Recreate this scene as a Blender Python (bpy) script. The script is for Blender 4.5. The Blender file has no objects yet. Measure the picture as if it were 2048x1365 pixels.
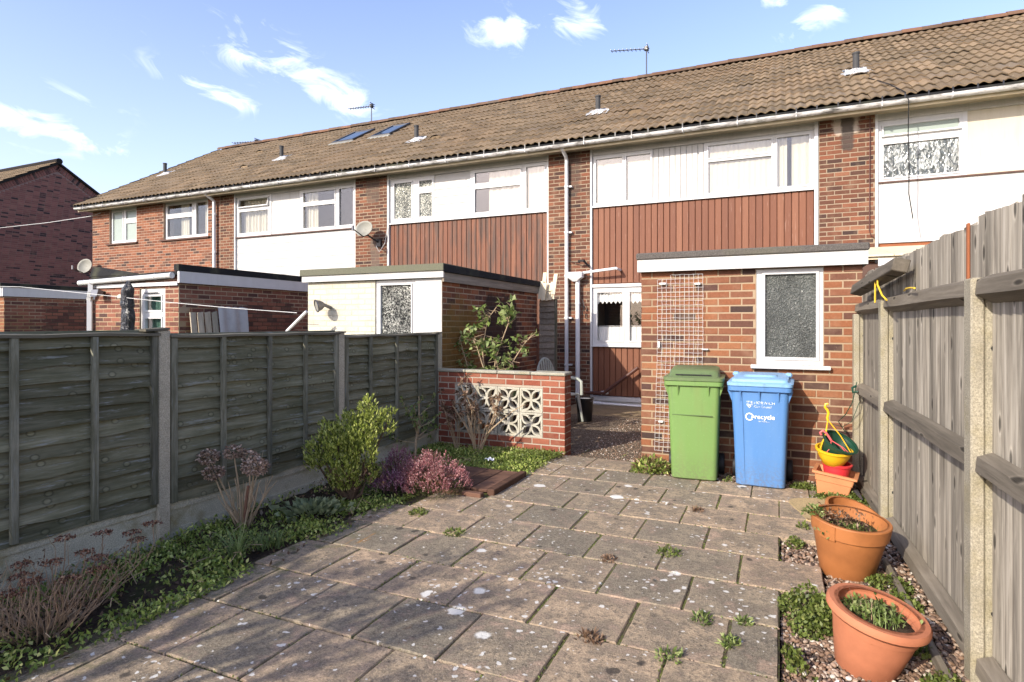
import bpy, math, random
import numpy as np
from mathutils import Vector, Matrix, Euler

R = random.Random(11)
RN = np.random.RandomState(5)
SC = bpy.context.scene
COL = SC.collection

# ------------------------------------------------------------------ camera
cam_d = bpy.data.cameras.new('camera')
cam_d.lens = 20.92
cam_d.sensor_width = 36
cam_d.shift_y = -0.0159
cam_d.clip_end = 600
cam = bpy.data.objects.new('camera', cam_d)
COL.objects.link(cam)
cam.location = (0, 0, 1.5)
cam.rotation_euler = (math.radians(90), 0, math.radians(24.2))
SC.camera = cam

# ------------------------------------------------------------------ exposure
SC.view_settings.view_transform = 'Standard'
SC.view_settings.look = 'None'
SC.view_settings.exposure = 0.95
SC.view_settings.gamma = 1
SC.view_settings.use_curve_mapping = False

# ------------------------------------------------------------------ sun
SUN_D = Vector((.225, .56, -.305)).normalized()
sun_d = bpy.data.lights.new('sun', 'SUN')
sun_d.energy = 3.3
sun_d.angle = math.radians(.53)
sun_d.color = (1, .92, .80)
sun = bpy.data.objects.new('sun', sun_d)
COL.objects.link(sun)
sun.rotation_euler = SUN_D.to_track_quat('-Z', 'Y').to_euler()
sun.location = (-8, -20, 12)

# ------------------------------------------------------------------ sky
W = bpy.data.worlds.new('World')
SC.world = W
W.use_nodes = True
wt = W.node_tree
wt.nodes.clear()


def wn(t, **k):
    n = wt.nodes.new(t)
    for a, b in k.items():
        setattr(n, a, b)
    return n


def wset(sock, v):
    if isinstance(v, bpy.types.NodeSocket):
        wt.links.new(v, sock)
    else:
        sock.default_value = v


def wm(op, a, b=None, clamp=False):
    n = wn('ShaderNodeMath', operation=op, use_clamp=clamp)
    wset(n.inputs[0], a)
    if b is not None:
        wset(n.inputs[1], b)
    return n.outputs[0]


sky = wn('ShaderNodeTexSky', sky_type='NISHITA')
sky.sun_disc = False
sky.sun_elevation = math.asin(-SUN_D.z)
sky.sun_rotation = math.atan2(-SUN_D.x, -SUN_D.y)
sky.altitude = 20
sky.air_density = 1.0
sky.dust_density = 1.6
sky.ozone_density = 1.5
tc = wn('ShaderNodeTexCoord')
sep = wn('ShaderNodeSeparateXYZ')
wt.links.new(tc.outputs['Generated'], sep.inputs[0])
AZ = wm('ARCTAN2', sep.outputs[0], sep.outputs[1])
EL = wm('ARCSINE', sep.outputs[2])
AZd = wm('MULTIPLY', AZ, 57.2958)
ELd = wm('MULTIPLY', EL, 57.2958)
cmb = wn('ShaderNodeCombineXYZ')
wset(cmb.inputs[0], wm('MULTIPLY', AZd, .22))
wset(cmb.inputs[1], wm('ADD', wm('MULTIPLY', ELd, .46), wm('MULTIPLY', AZd, .09)))
cn = wn('ShaderNodeTexNoise')
cn.inputs['Scale'].default_value = 1.0
cn.inputs['Detail'].default_value = 9
cn.inputs['Roughness'].default_value = .62
cn.inputs['Distortion'].default_value = .8
wt.links.new(cmb.outputs[0], cn.inputs['Vector'])
CN = cn.outputs[0]
# patches of cloud: azimuth, elevation, half-widths, slope (degrees), weight
clouds = [(-42.6, 21.2, 6.8, 1.6, -.36, 1.0), (-47.5, 22.2, 4.2, 1.5, -.2, .75), (-50.8, 19.4, 4.6, .9, -.24, .85),
          (-44.5, 23.4, 2.6, .9, -.2, .55), (-48.5, 25.0, 3.6, .7, -.1, .5), (-62.5, 14.6, 5.2, 1.4, -.12, .95),
          (-61, 17.0, 5.0, .8, -.1, .35), (-24.2, 26.2, 4.6, 1.3, -.05, 1.15), (-18.0, 26.6, 3.4, 1.3, -.25, 1.0),
          (-18.2, 28.2, 2.6, .9, -.2, .7), (-22.5, 28.4, 2.6, .5, 0, .5), (2.9, 24.6, 3.4, 1.1, .22, .75), (-.2, 26.4, 2.4, .7, -.2, .6),
          (-57, 23, 3, .7, -.1, .3), (-33, 20.5, 2, .5, 0, .35),
          (-110, 24, 30, 8, .1, .6), (80, 28, 40, 9, -.1, .6), (170, 40, 50, 14, .1, .5)]
tot = None
for a, e, wa, we, sl, wgt in clouds:
    da = wm('SUBTRACT', AZd, a)
    de = wm('SUBTRACT', wm('SUBTRACT', ELd, e), wm('MULTIPLY', da, sl))
    q = wm('ADD', wm('POWER', wm('DIVIDE', da, wa), 2.0), wm('POWER', wm('DIVIDE', de, we), 2.0))
    v = wm('MULTIPLY', wm('EXPONENT', wm('MULTIPLY', q, -1.0)), wgt)
    tot = v if tot is None else wm('MAXIMUM', tot, v)
dens = wm('MULTIPLY', wm('SUBTRACT', wm('ADD', wm('MULTIPLY', tot, .66), wm('MULTIPLY', wm('SUBTRACT', CN, .5), 2.3)), .30), 1.15, True)
dens = wm('MULTIPLY', dens, wm('MULTIPLY', tot, 1.6, True))
# thin veil of haze towards the horizon
hz = wm('MULTIPLY', wm('POWER', wm('SUBTRACT', 1.0, wm('ABSOLUTE', sep.outputs[2])), 3.2), .58)
mixh = wn('ShaderNodeMixRGB')
wset(mixh.inputs[0], hz)
wt.links.new(sky.outputs[0], mixh.inputs[1])
mixh.inputs[2].default_value = (4.1, 4.6, 5.4, 1)
tint = wn('ShaderNodeMixRGB', blend_type='MULTIPLY')
tint.inputs[0].default_value = 1
wt.links.new(mixh.outputs[0], tint.inputs[1])
tint.inputs[2].default_value = (1.30, 1.245, 1.40, 1)
mixc = wn('ShaderNodeMixRGB')
wset(mixc.inputs[0], wm('MULTIPLY', dens, .95))
wt.links.new(tint.outputs[0], mixc.inputs[1])
mixc.inputs[2].default_value = (9.2, 9.5, 9.9, 1)
bg = wn('ShaderNodeBackground')
wt.links.new(mixc.outputs[0], bg.inputs[0])
bg.inputs[1].default_value = .122
wo = wn('ShaderNodeOutputWorld')
wt.links.new(bg.outputs[0], wo.inputs[0])


# ================================================================== helpers
class Mt:
    """small helper that wires one procedural material"""

    def __init__(s, name, rough=.8, spec=.3):
        s.m = bpy.data.materials.new(name)
        s.m.use_nodes = True
        s.t = s.m.node_tree
        s.b = s.t.nodes['Principled BSDF']
        s.b.inputs['Roughness'].default_value = rough
        s.b.inputs['Specular IOR Level'].default_value = spec
        s.o = s.t.nodes['Material Output']

    def n(s, t, **k):
        n = s.t.nodes.new(t)
        for a, b in k.items():
            setattr(n, a, b)
        return n

    def set(s, sock, v):
        if isinstance(v, bpy.types.NodeSocket):
            s.t.links.new(v, sock)
        elif isinstance(v, tuple) and len(v) == 3 and sock.type == 'RGBA':
            sock.default_value = (*v, 1)
        else:
            sock.default_value = v

    def pos(s, sc=(1, 1, 1)):
        g = s.n('ShaderNodeNewGeometry')
        return s.map(g.outputs['Position'], sc)

    def objc(s, sc=(1, 1, 1)):
        g = s.n('ShaderNodeTexCoord')
        return s.map(g.outputs['Object'], sc)

    def gen(s):
        return s.n('ShaderNodeTexCoord').outputs['Generated']

    def map(s, v, sc):
        if sc == (1, 1, 1):
            return v
        m = s.n('ShaderNodeVectorMath', operation='MULTIPLY')
        s.t.links.new(v, m.inputs[0])
        m.inputs[1].default_value = sc
        return m.outputs[0]

    def addv(s, v, f, k):
        c = s.n('ShaderNodeCombineXYZ')
        for i in range(3):
            s.set(c.inputs[i], s.math('MULTIPLY', f, k[i]))
        m = s.n('ShaderNodeVectorMath', operation='ADD')
        s.t.links.new(v, m.inputs[0])
        s.t.links.new(c.outputs[0], m.inputs[1])
        return m.outputs[0]

    def rnd(s):
        a = s.n('ShaderNodeObjectInfo').outputs['Random']
        b = s.n('ShaderNodeNewGeometry').outputs['Random Per Island']
        return s.math('FRACT', s.math('ADD', s.math('MULTIPLY', a, 7.13), s.math('MULTIPLY', b, 3.7)))

    def noise(s, v, sc, det=4, ro=.55, dist=0.):
        n = s.n('ShaderNodeTexNoise')
        s.t.links.new(v, n.inputs['Vector'])
        n.inputs['Scale'].default_value = sc
        n.inputs['Detail'].default_value = det
        n.inputs['Roughness'].default_value = ro
        n.inputs['Distortion'].default_value = dist
        return n.outputs[0]

    def voro(s, v, sc, out='Distance', rand=1.):
        n = s.n('ShaderNodeTexVoronoi')
        s.t.links.new(v, n.inputs['Vector'])
        n.inputs['Scale'].default_value = sc
        n.inputs['Randomness'].default_value = rand
        return n.outputs[out]

    def math(s, op, a, b=None, clamp=False):
        n = s.n('ShaderNodeMath', operation=op, use_clamp=clamp)
        s.set(n.inputs[0], a)
        if b is not None:
            s.set(n.inputs[1], b)
        return n.outputs[0]

    def lin(s, v, a, b, c=0., d=1.):
        n = s.n('ShaderNodeMapRange')
        s.set(n.inputs[0], v)
        for i, q in enumerate((a, b, c, d)):
            n.inputs[i + 1].default_value = q
        return n.outputs[0]

    def ramp(s, f, st, mode='LINEAR'):
        n = s.n('ShaderNodeValToRGB')
        n.color_ramp.interpolation = mode
        el = n.color_ramp.elements
        while len(el) < len(st):
            el.new(.5)
        for e, (p, c) in zip(el, st):
            e.position = p
            e.color = (*c, 1)
        s.set(n.inputs[0], f)
        return n.outputs[0]

    def mix(s, f, a, b, mode='MIX'):
        n = s.n('ShaderNodeMixRGB', blend_type=mode)
        s.set(n.inputs[0], f)
        s.set(n.inputs[1], a)
        s.set(n.inputs[2], b)
        return n.outputs[0]

    def hue(s, c, v):
        n = s.n('ShaderNodeHueSaturation')
        s.set(n.inputs['Color'], c)
        s.set(n.inputs['Value'], v)
        return n.outputs[0]

    def col(s, c):
        s.set(s.b.inputs['Base Color'], c)
        return s

    def rough(s, v):
        s.set(s.b.inputs['Roughness'], v)

    def bump(s, h, st=.5, d=.01):
        n = s.n('ShaderNodeBump')
        n.inputs['Strength'].default_value = st
        n.inputs['Distance'].default_value = d
        s.set(n.inputs['Height'], h)
        s.t.links.new(n.outputs[0], s.b.inputs['Normal'])

    def sepz(s):
        g = s.n('ShaderNodeNewGeometry')
        x = s.n('ShaderNodeSeparateXYZ')
        s.t.links.new(g.outputs['Position'], x.inputs[0])
        return x.outputs


class MB:
    def __init__(s):
        s.v = []
        s.f = []

    def add(s, vs, fs):
        o = len(s.v)
        s.v += [tuple(p) for p in vs]
        s.f += [tuple(i + o for i in q) for q in fs]

    def hexa(s, p):
        s.add(p, [(0, 3, 2, 1), (4, 5, 6, 7), (0, 1, 5, 4), (1, 2, 6, 5), (2, 3, 7, 6), (3, 0, 4, 7)])

    def box(s, x0, x1, y0, y1, z0, z1):
        s.hexa([(x0, y0, z0), (x1, y0, z0), (x1, y1, z0), (x0, y1, z0), (x0, y0, z1), (x1, y0, z1), (x1, y1, z1), (x0, y1, z1)])
        return s

    def bbox(s, x0, x1, y0, y1, z0, z1, b=.004):
        """box with chamfered edges"""
        X, Y, Z = (x0, x1), (y0, y1), (z0, z1)
        vs, idx = [], {}
        for i in (0, 1):
            for j in (0, 1):
                for k in (0, 1):
                    p = [X[i], Y[j], Z[k]]
                    sg = [1 if i == 0 else -1, 1 if j == 0 else -1, 1 if k == 0 else -1]
                    for a in range(3):
                        q = [p[c] + (0 if c == a else sg[c] * b) for c in range(3)]
                        idx[(i, j, k, a)] = len(vs)
                        vs.append(q)
        fs = []
        for a in range(3):
            o = [c for c in range(3) if c != a]
            for e in (0, 1):
                q = []
                for u, w in ((0, 0), (1, 0), (1, 1), (0, 1)):
                    t = [0, 0, 0]
                    t[a] = e
                    t[o[0]] = u
                    t[o[1]] = w
                    q.append(idx[(*t, a)])
                fs.append(q)
        for a in range(3):
            o = [c for c in range(3) if c != a]
            for u in (0, 1):
                for w in (0, 1):
                    q = []
                    for e, g in ((0, 0), (1, 0), (1, 1), (0, 1)):
                        t = [0, 0, 0]
                        t[a] = e
                        t[o[0]] = u
                        t[o[1]] = w
                        q.append(idx[(*t, o[g])])
                    fs.append(q)
        for i in (0, 1):
            for j in (0, 1):
                for k in (0, 1):
                    fs.append([idx[(i, j, k, a)] for a in range(3)])
        s.add(vs, fs)
        return s

    def tube(s, pts, r, n=8, cap=True):
        pts = [Vector(p) for p in pts]
        rs = r if isinstance(r, (list, tuple)) else [r] * len(pts)
        vs, fs = [], []
        ref = None
        for i, p in enumerate(pts):
            d = (pts[min(i + 1, len(pts) - 1)] - pts[max(i - 1, 0)])
            if d.length < 1e-9:
                d = Vector((0, 0, 1))
            d.normalize()
            if ref is None:
                ref = Vector((0, 0, 1)) if abs(d.z) < .9 else Vector((1, 0, 0))
            a = d.cross(ref)
            if a.length < 1e-6:
                a = d.cross(Vector((.3, 1, .2)))
            a.normalize()
            b = d.cross(a)
            ref = a.cross(d)
            for k in range(n):
                t = 2 * math.pi * k / n
                vs.append(p + (a * math.cos(t) + b * math.sin(t)) * rs[i])
        for i in range(len(pts) - 1):
            for k in range(n):
                fs.append((i * n + k, i * n + (k + 1) % n, (i + 1) * n + (k + 1) % n, (i + 1) * n + k))
        if cap:
            fs.append(tuple(range(n - 1, -1, -1)))
            fs.append(tuple((len(pts) - 1) * n + k for k in range(n)))
        s.add(vs, fs)
        return s

    def rings(s, rings, close=True, cap0=True, cap1=True):
        n = len(rings[0])
        vs = [p for r in rings for p in r]
        fs = []
        for i in range(len(rings) - 1):
            for k in range(n if close else n - 1):
                fs.append((i * n + k, i * n + (k + 1) % n, (i + 1) * n + (k + 1) % n, (i + 1) * n + k))
        if cap0:
            fs.append(tuple(range(n - 1, -1, -1)))
        if cap1:
            fs.append(tuple((len(rings) - 1) * n + k for k in range(n)))
        s.add(vs, fs)
        return s

    def lathe(s, prof, c=(0, 0, 0), n=32, M=None, cap0=True, cap1=True):
        rr = []
        for r, z in prof:
            ring = []
            for k in range(n):
                t = 2 * math.pi * k / n
                p = Vector((r * math.cos(t), r * math.sin(t), z))
                if M is not None:
                    p = M @ p
                ring.append(p + Vector(c))
            rr.append(ring)
        return s.rings(rr, True, cap0, cap1)

    def plate(s, fr, u0, u1, z0, z1, holes, d0, d1):
        """a sheet in a wall frame from depth d0 (front) to d1 (back) with rectangular holes"""
        us = sorted({u0, u1, *[min(max(h[i], u0), u1) for h in holes for i in (0, 1)]})
        zs = sorted({z0, z1, *[min(max(h[i], z0), z1) for h in holes for i in (2, 3)]})
        nu, nz = len(us) - 1, len(zs) - 1
        sol = [[not any(h[0] <= (us[i] + us[i + 1]) / 2 <= h[1] and h[2] <= (zs[j] + zs[j + 1]) / 2 <= h[3] for h in holes)
                for j in range(nz)] for i in range(nu)]
        P = fr.pt
        for i in range(nu):
            for j in range(nz):
                if not sol[i][j]:
                    continue
                a, b, c, d = us[i], us[i + 1], zs[j], zs[j + 1]
                s.add([P(a, d0, c), P(b, d0, c), P(b, d0, d), P(a, d0, d)], [(0, 1, 2, 3)])
                s.add([P(a, d1, c), P(b, d1, c), P(b, d1, d), P(a, d1, d)], [(3, 2, 1, 0)])
                if i == 0 or not sol[i - 1][j]:
                    s.add([P(a, d0, c), P(a, d0, d), P(a, d1, d), P(a, d1, c)], [(0, 1, 2, 3)])
                if i == nu - 1 or not sol[i + 1][j]:
                    s.add([P(b, d0, c), P(b, d1, c), P(b, d1, d), P(b, d0, d)], [(0, 1, 2, 3)])
                if j == 0 or not sol[i][j - 1]:
                    s.add([P(a, d0, c), P(a, d1, c), P(b, d1, c), P(b, d0, c)], [(0, 1, 2, 3)])
                if j == nz - 1 or not sol[i][j + 1]:
                    s.add([P(a, d0, d), P(b, d0, d), P(b, d1, d), P(a, d1, d)], [(0, 1, 2, 3)])
        return s


class Fr:
    """wall frame: u along the wall, d into the wall (negative is proud of it), z up"""

    def __init__(s, o, eu, n):
        s.o, s.eu, s.nn = o, eu, n

    def pt(s, u, d, z):
        return (s.o[0] + s.eu[0] * u - s.nn[0] * d, s.o[1] + s.eu[1] * u - s.nn[1] * d, z)

    def M(s, u, d, z):
        p = s.pt(u, d, z)
        return Matrix(((s.eu[0], -s.nn[0], 0, p[0]), (s.eu[1], -s.nn[1], 0, p[1]), (0, 0, 1, p[2]), (0, 0, 0, 1)))


def FY(y):
    return Fr((0, y), (1, 0), (0, -1))       # faces the camera, u = X


def FX(x):
    return Fr((x, 0), (0, 1), (1, 0))        # faces +X, u = Y


WL = {None: Vector((0, 0, 0))}


def tag(o, label=None, cat=None, group=None, kind=None):
    for k, v in (('label', label), ('category', cat), ('group', group), ('kind', kind)):
        if v:
            o[k] = v
    return o


def thing(name, label, cat, loc, group=None):
    o = bpy.data.objects.new(name, None)
    o.empty_display_size = .1
    COL.objects.link(o)
    o.location = loc
    WL[o] = Vector(loc)
    return tag(o, label, cat, group)


def mk(name, me, loc, parent=None):
    o = bpy.data.objects.new(name, me)
    COL.objects.link(o)
    if parent is not None:
        o.parent = parent
    o.location = Vector(loc) - WL[parent]
    WL[o] = Vector(loc)
    return o


def obj(name, mb, mat, parent=None, smooth=False, base=False, kind=None, label=None):
    V = np.array(mb.v, dtype=float)
    lo, hi = V.min(0), V.max(0)
    c = (lo + hi) / 2
    if base or parent is None:
        c[2] = lo[2]
    me = bpy.data.meshes.new(name)
    me.from_pydata((V - c).tolist(), [], mb.f)
    me.materials.append(mat.m)
    if smooth:
        me.shade_smooth()
        if smooth != 'all':
            me.set_sharp_from_angle(angle=math.radians(40))
    o = mk(name, me, c, parent)
    if kind:
        o['kind'] = kind
    if label:
        o['label'] = label
    return o


def inst(name, me, M, parent):
    o = bpy.data.objects.new(name, me)
    COL.objects.link(o)
    if parent is not None:
        o.parent = parent
    o.matrix_basis = Matrix.Translation(-WL[parent]) @ M
    return o


def fast(name, V, F, mat, parent=None, smooth=False, kind=None):
    V = np.asarray(V, dtype=np.float32)
    c = (V.min(0) + V.max(0)) / 2
    c[2] = V[:, 2].min()
    me = bpy.data.meshes.new(name)
    F = np.asarray(F, dtype=np.int32)
    me.vertices.add(len(V))
    me.vertices.foreach_set('co', (V - c).ravel())
    k = F.shape[1]
    me.loops.add(F.size)
    me.loops.foreach_set('vertex_index', F.ravel())
    me.polygons.add(len(F))
    me.polygons.foreach_set('loop_start', np.arange(0, F.size, k, dtype=np.int32))
    me.update(calc_edges=True)
    me.validate()
    me.materials.append(mat.m)
    if smooth:
        me.shade_smooth()
    o = mk(name, me, Vector(c.tolist()), parent)
    if kind:
        o['kind'] = kind
    return o


def leaves(P, D, L, Wd, fold=.25, roll=None):
    """one folded diamond leaf per row: base P, direction D"""
    P = np.asarray(P, float)
    D = np.asarray(D, float)
    D = D / (np.linalg.norm(D, axis=1, keepdims=True) + 1e-9)
    n = len(P)
    L = np.broadcast_to(np.asarray(L, float), (n,))[:, None]
    Wd = np.broadcast_to(np.asarray(Wd, float), (n,))[:, None]
    q = RN.normal(size=(n, 3)) * (.9 if roll is None else roll) + np.array([0, 0, 1.])
    S_ = np.cross(D, q)
    S_ /= np.linalg.norm(S_, axis=1, keepdims=True) + 1e-9
    U = np.cross(S_, D)
    V = np.empty((n, 4, 3))
    V[:, 0] = P
    V[:, 1] = P + D * L * .5 + S_ * Wd * .5 + U * Wd * fold
    V[:, 2] = P + D * L
    V[:, 3] = P + D * L * .5 - S_ * Wd * .5 + U * Wd * fold
    F = np.arange(4 * n).reshape(n, 4)
    return V.reshape(-1, 3), F


def bricks_mesh_v(L, H, b=.004):
    a, h = L / 2, H / 2
    v = []
    for y, i in ((.02, 0), (b, 0), (0, b)):
        v += [(-a + i, y, -h + i), (a - i, y, -h + i), (a - i, y, h - i), (-a + i, y, h - i)]
    f = [(8, 9, 10, 11)]
    for k in range(4):
        j = (k + 1) % 4
        f += [(k, j, 4 + j, 4 + k), (4 + k, 4 + j, 8 + j, 8 + k)]
    return v, f


BM = {}


def brick_mesh(L, H, mat):
    k = (round(L, 3), round(H, 3), mat.m.name)
    if k not in BM:
        v, f = bricks_mesh_v(k[0], k[1])
        me = bpy.data.meshes.new('brick')
        me.from_pydata(v, [], f)
        me.materials.append(mat.m)
        BM[k] = me
    return BM[k]


def bricks(parent, fr, u0, u1, z0, z1, holes, mat, limit=300, key=None, vis=None, off=0., proud=.0035, ch=.075, name='brick', cl=.225):
    """lay stretcher bond; the largest-looking are single objects, the others one joined part"""
    out = []
    row = 0
    z = z0
    while z < z1 - .015:
        za, zb = z + .006, min(z + ch - .006, z1)
        st = u0 - cl + (off + (cl / 2 if row % 2 else 0)) % cl
        u = st
        while u < u1:
            a, b = max(u + .006, u0), min(u + cl - .006, u1)
            segs = [(a, b, za, zb)] if b - a > .025 else []
            for h in holes:
                ns = []
                for (p, q, c, d) in segs:
                    if q <= h[0] or p >= h[1] or d <= h[2] or c >= h[3]:
                        ns.append((p, q, c, d))
                        continue
                    if h[0] - p > .025:
                        ns.append((p, h[0] - .004, c, d))
                    if q - h[1] > .025:
                        ns.append((h[1] + .004, q, c, d))
                    m0, m1 = max(p, h[0]), min(q, h[1])
                    if h[2] - c > .02:
                        ns.append((m0, m1, c, h[2] - .003))
                    if d - h[3] > .02:
                        ns.append((m0, m1, h[3] + .003, d))
                segs = ns
            out += [q for q in segs if q[1] - q[0] > .02]
            u += cl
        z += ch
        row += 1
    def seen(q):
        return vis is None or vis((q[0] + q[1]) / 2, (q[2] + q[3]) / 2)
    one = [q for q in out if seen(q)]
    oth = [q for q in out if not seen(q)]
    if key:
        one.sort(key=lambda q: key((q[0] + q[1]) / 2, (q[2] + q[3]) / 2))
    oth += one[limit:]
    one = one[:limit]
    for q in one:
        L, H = round((q[1] - q[0]) / .005) * .005, round((q[3] - q[2]) / .0025) * .0025
        M = fr.M((q[0] + q[1]) / 2, -proud + R.uniform(-.0018, .0018), (q[2] + q[3]) / 2)
        M = M @ Euler((R.uniform(-.01, .01), R.uniform(-.004, .004), R.uniform(-.006, .006))).to_matrix().to_4x4()
        inst(name, brick_mesh(L, H, mat), M, parent)
    if oth:
        mb = MB()
        for q in oth:
            v, f = bricks_mesh_v(q[1] - q[0], q[3] - q[2])
            M = fr.M((q[0] + q[1]) / 2, -proud + R.uniform(-.0018, .0018), (q[2] + q[3]) / 2)
            mb.add([M @ Vector(p) for p in v], f)
        obj(name, mb, mat, parent, kind='stuff')


def sqring(cx, cy, hx, hy, r, z, n=5):
    """rounded rectangle ring"""
    out = []
    for qx, qy, t0 in ((1, 1, 0), (-1, 1, 90), (-1, -1, 180), (1, -1, 270)):
        for k in range(n):
            t = math.radians(t0 + 90 * k / (n - 1))
            out.append((cx + qx * (hx - r) + r * math.cos(t), cy + qy * (hy - r) + r * math.sin(t), z))
    return out


def text_mesh(txt, size, mat, name, bold=False):
    cu = bpy.data.curves.new('lettering', 'FONT')
    cu.body = txt
    cu.size = size
    cu.align_x = 'LEFT'
    cu.extrude = .0004
    cu.resolution_u = 3
    if bold:
        cu.offset = size * .018
    t = bpy.data.objects.new('lettering', cu)
    COL.objects.link(t)
    dg = bpy.context.evaluated_depsgraph_get()
    me = bpy.data.meshes.new_from_object(t.evaluated_get(dg))
    bpy.data.objects.remove(t)
    me.materials.clear()
    me.materials.append(mat.m)
    me.name = name
    return me


# ================================================================== materials
def m_brick(name, cols, mort=False, sc=1., stain=None, rough=.92):
    m = Mt(name, rough, .2)
    p = m.pos()
    r = m.rnd()
    c = m.ramp(r, cols)
    n1 = m.noise(p, 55 * sc, 5, .65)
    n2 = m.noise(p, 6, 3)
    c = m.mix(m.lin(n1, .35, .75, 0, .55), c, m.hue(c, .55))
    c = m.mix(m.lin(n2, .5, .8, 0, .35), c, (.30, .20, .13))
    w = m.noise(p, 16, 4, .7)
    c = m.mix(m.lin(w, .66, .82, 0, .45), c, (.48, .38, .29))
    if stain:
        c = stain(m, c)
    m.col(c)
    m.bump(n1, .55, .006)
    return m


def m_mortar(name, c, d=.8, stain=None):
    m = Mt(name, .95, .1)
    p = m.pos()
    n = m.noise(p, 120, 4, .7)
    n2 = m.noise(p, 3, 4)
    k = m.mix(m.lin(n, .3, .75), tuple(q * d for q in c), c)
    k = m.mix(m.lin(n2, .45, .75, 0, .5), k, tuple(q * .5 for q in c))
    if stain:
        k = stain(m, k)
    m.col(k)
    m.bump(n, .5, .004)
    return m


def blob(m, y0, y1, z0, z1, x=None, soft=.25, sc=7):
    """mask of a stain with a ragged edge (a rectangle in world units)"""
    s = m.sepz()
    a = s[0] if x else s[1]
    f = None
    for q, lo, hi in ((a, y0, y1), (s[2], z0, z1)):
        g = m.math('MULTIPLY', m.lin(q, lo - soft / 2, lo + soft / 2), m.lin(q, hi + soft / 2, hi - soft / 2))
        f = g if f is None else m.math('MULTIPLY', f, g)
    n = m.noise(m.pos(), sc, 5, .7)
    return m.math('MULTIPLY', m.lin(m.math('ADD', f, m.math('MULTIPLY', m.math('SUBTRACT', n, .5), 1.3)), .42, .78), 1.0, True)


# soot and efflorescence left on three particular walls
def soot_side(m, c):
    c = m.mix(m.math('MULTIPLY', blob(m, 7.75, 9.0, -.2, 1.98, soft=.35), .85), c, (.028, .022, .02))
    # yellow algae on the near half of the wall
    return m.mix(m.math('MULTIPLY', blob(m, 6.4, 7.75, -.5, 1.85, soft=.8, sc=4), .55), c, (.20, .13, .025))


def pier_stain(m, c):
    c = m.mix(m.math('MULTIPLY', blob(m, .80, 1.2, 4.62, 5.0, True, .12, 14), .75), c, (.50, .44, .36))
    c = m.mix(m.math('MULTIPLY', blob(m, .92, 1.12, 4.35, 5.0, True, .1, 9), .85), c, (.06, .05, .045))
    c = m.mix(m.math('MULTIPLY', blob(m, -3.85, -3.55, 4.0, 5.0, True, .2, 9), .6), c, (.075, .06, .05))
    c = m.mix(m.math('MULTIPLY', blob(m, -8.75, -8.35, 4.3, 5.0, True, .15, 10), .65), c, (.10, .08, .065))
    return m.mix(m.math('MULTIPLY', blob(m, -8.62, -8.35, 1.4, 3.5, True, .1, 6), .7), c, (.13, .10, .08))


HB = [(0, (0.047, 0.031, 0.028)), (.07, (0.073, 0.04, 0.032)), (.16, (0.107, 0.051, 0.035)), (.5, (0.138, 0.059, 0.037)), (.78, (0.172, 0.07, 0.042)),
      (.93, (0.215, 0.083, 0.048)), (1, (0.258, 0.129, 0.076))]
B_house = m_brick('house_brick', HB, stain=pier_stain)
B_end = m_brick('end_house_brick', [(0, (0.063, 0.04, 0.035)), (.10, (0.092, 0.049, 0.038)), (.22, (0.168, 0.068, 0.042)), (.6, (0.227, 0.086, 0.048)), (1, (0.286, 0.117, 0.065))])
B_shed = m_brick('shed_brick', [(0, (0.06, 0.038, 0.032)), (.07, (0.088, 0.047, 0.038)), (.16, (0.136, 0.063, 0.042)), (.45, (0.196, 0.083, 0.048)), (.8, (0.24, 0.094, 0.046)), (1, (0.28, 0.122, 0.059))])
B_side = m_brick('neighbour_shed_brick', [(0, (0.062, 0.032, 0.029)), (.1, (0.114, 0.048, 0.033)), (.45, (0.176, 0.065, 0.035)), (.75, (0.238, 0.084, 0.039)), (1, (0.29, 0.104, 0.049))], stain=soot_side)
B_far = m_brick('far_shed_brick', [(0, (.085, .046, .04)), (.25, (.15, .065, .048)), (.6, (.22, .088, .06)), (1, (.28, .115, .075))])
B_gable = m_brick('gable_brick', [(0, (.05, .034, .034)), (.12, (.085, .048, .044)), (.22, (.21, .088, .072)), (1, (.30, .125, .098))])
B_screen = m_brick('screen_wall_brick', [(0, (0.187, 0.059, 0.038)), (.4, (0.255, 0.076, 0.046)), (1, (0.323, 0.118, 0.07))])
B_paint = m_brick('painted_brick', [(0, (.54, .51, .41)), (1, (.60, .57, .46))])
MO_house = m_mortar('house_mortar', (0.333, 0.261, 0.182), stain=pier_stain)
MO_end = m_mortar('end_mortar', (0.405, 0.299, 0.22))
MO_shed = m_mortar('shed_mortar', (0.368, 0.275, 0.178))
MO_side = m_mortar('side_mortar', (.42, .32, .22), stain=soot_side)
MO_gable = m_mortar('gable_mortar', (.32, .21, .175))
MO_screen = m_mortar('screen_mortar', (0.44, 0.37, 0.29))
MO_paint = m_mortar('painted_mortar', (.50, .46, .36), .9)


def m_plain(name, c, rough=.5, spec=.4, dirt=.12, sc=5, bmp=0., metal=0., streak=0.):
    m = Mt(name, rough, spec)
    n = m.noise(m.pos(), sc, 5, .6)
    k = m.mix(m.lin(n, .42, .75, 0, dirt), c, tuple(q * .45 for q in c))
    if streak:
        s = m.noise(m.pos((11, 11, .7)), 1.6, 5, .7)
        k = m.mix(m.lin(s, .52, .74, 0, streak), k, (c[0] * .62, c[1] * .58, c[2] * .48))
    m.col(k)
    m.b.inputs['Metallic'].default_value = metal
    if bmp:
        m.bump(m.noise(m.pos(), sc * 14, 3), bmp, .004)
    return m


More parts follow.
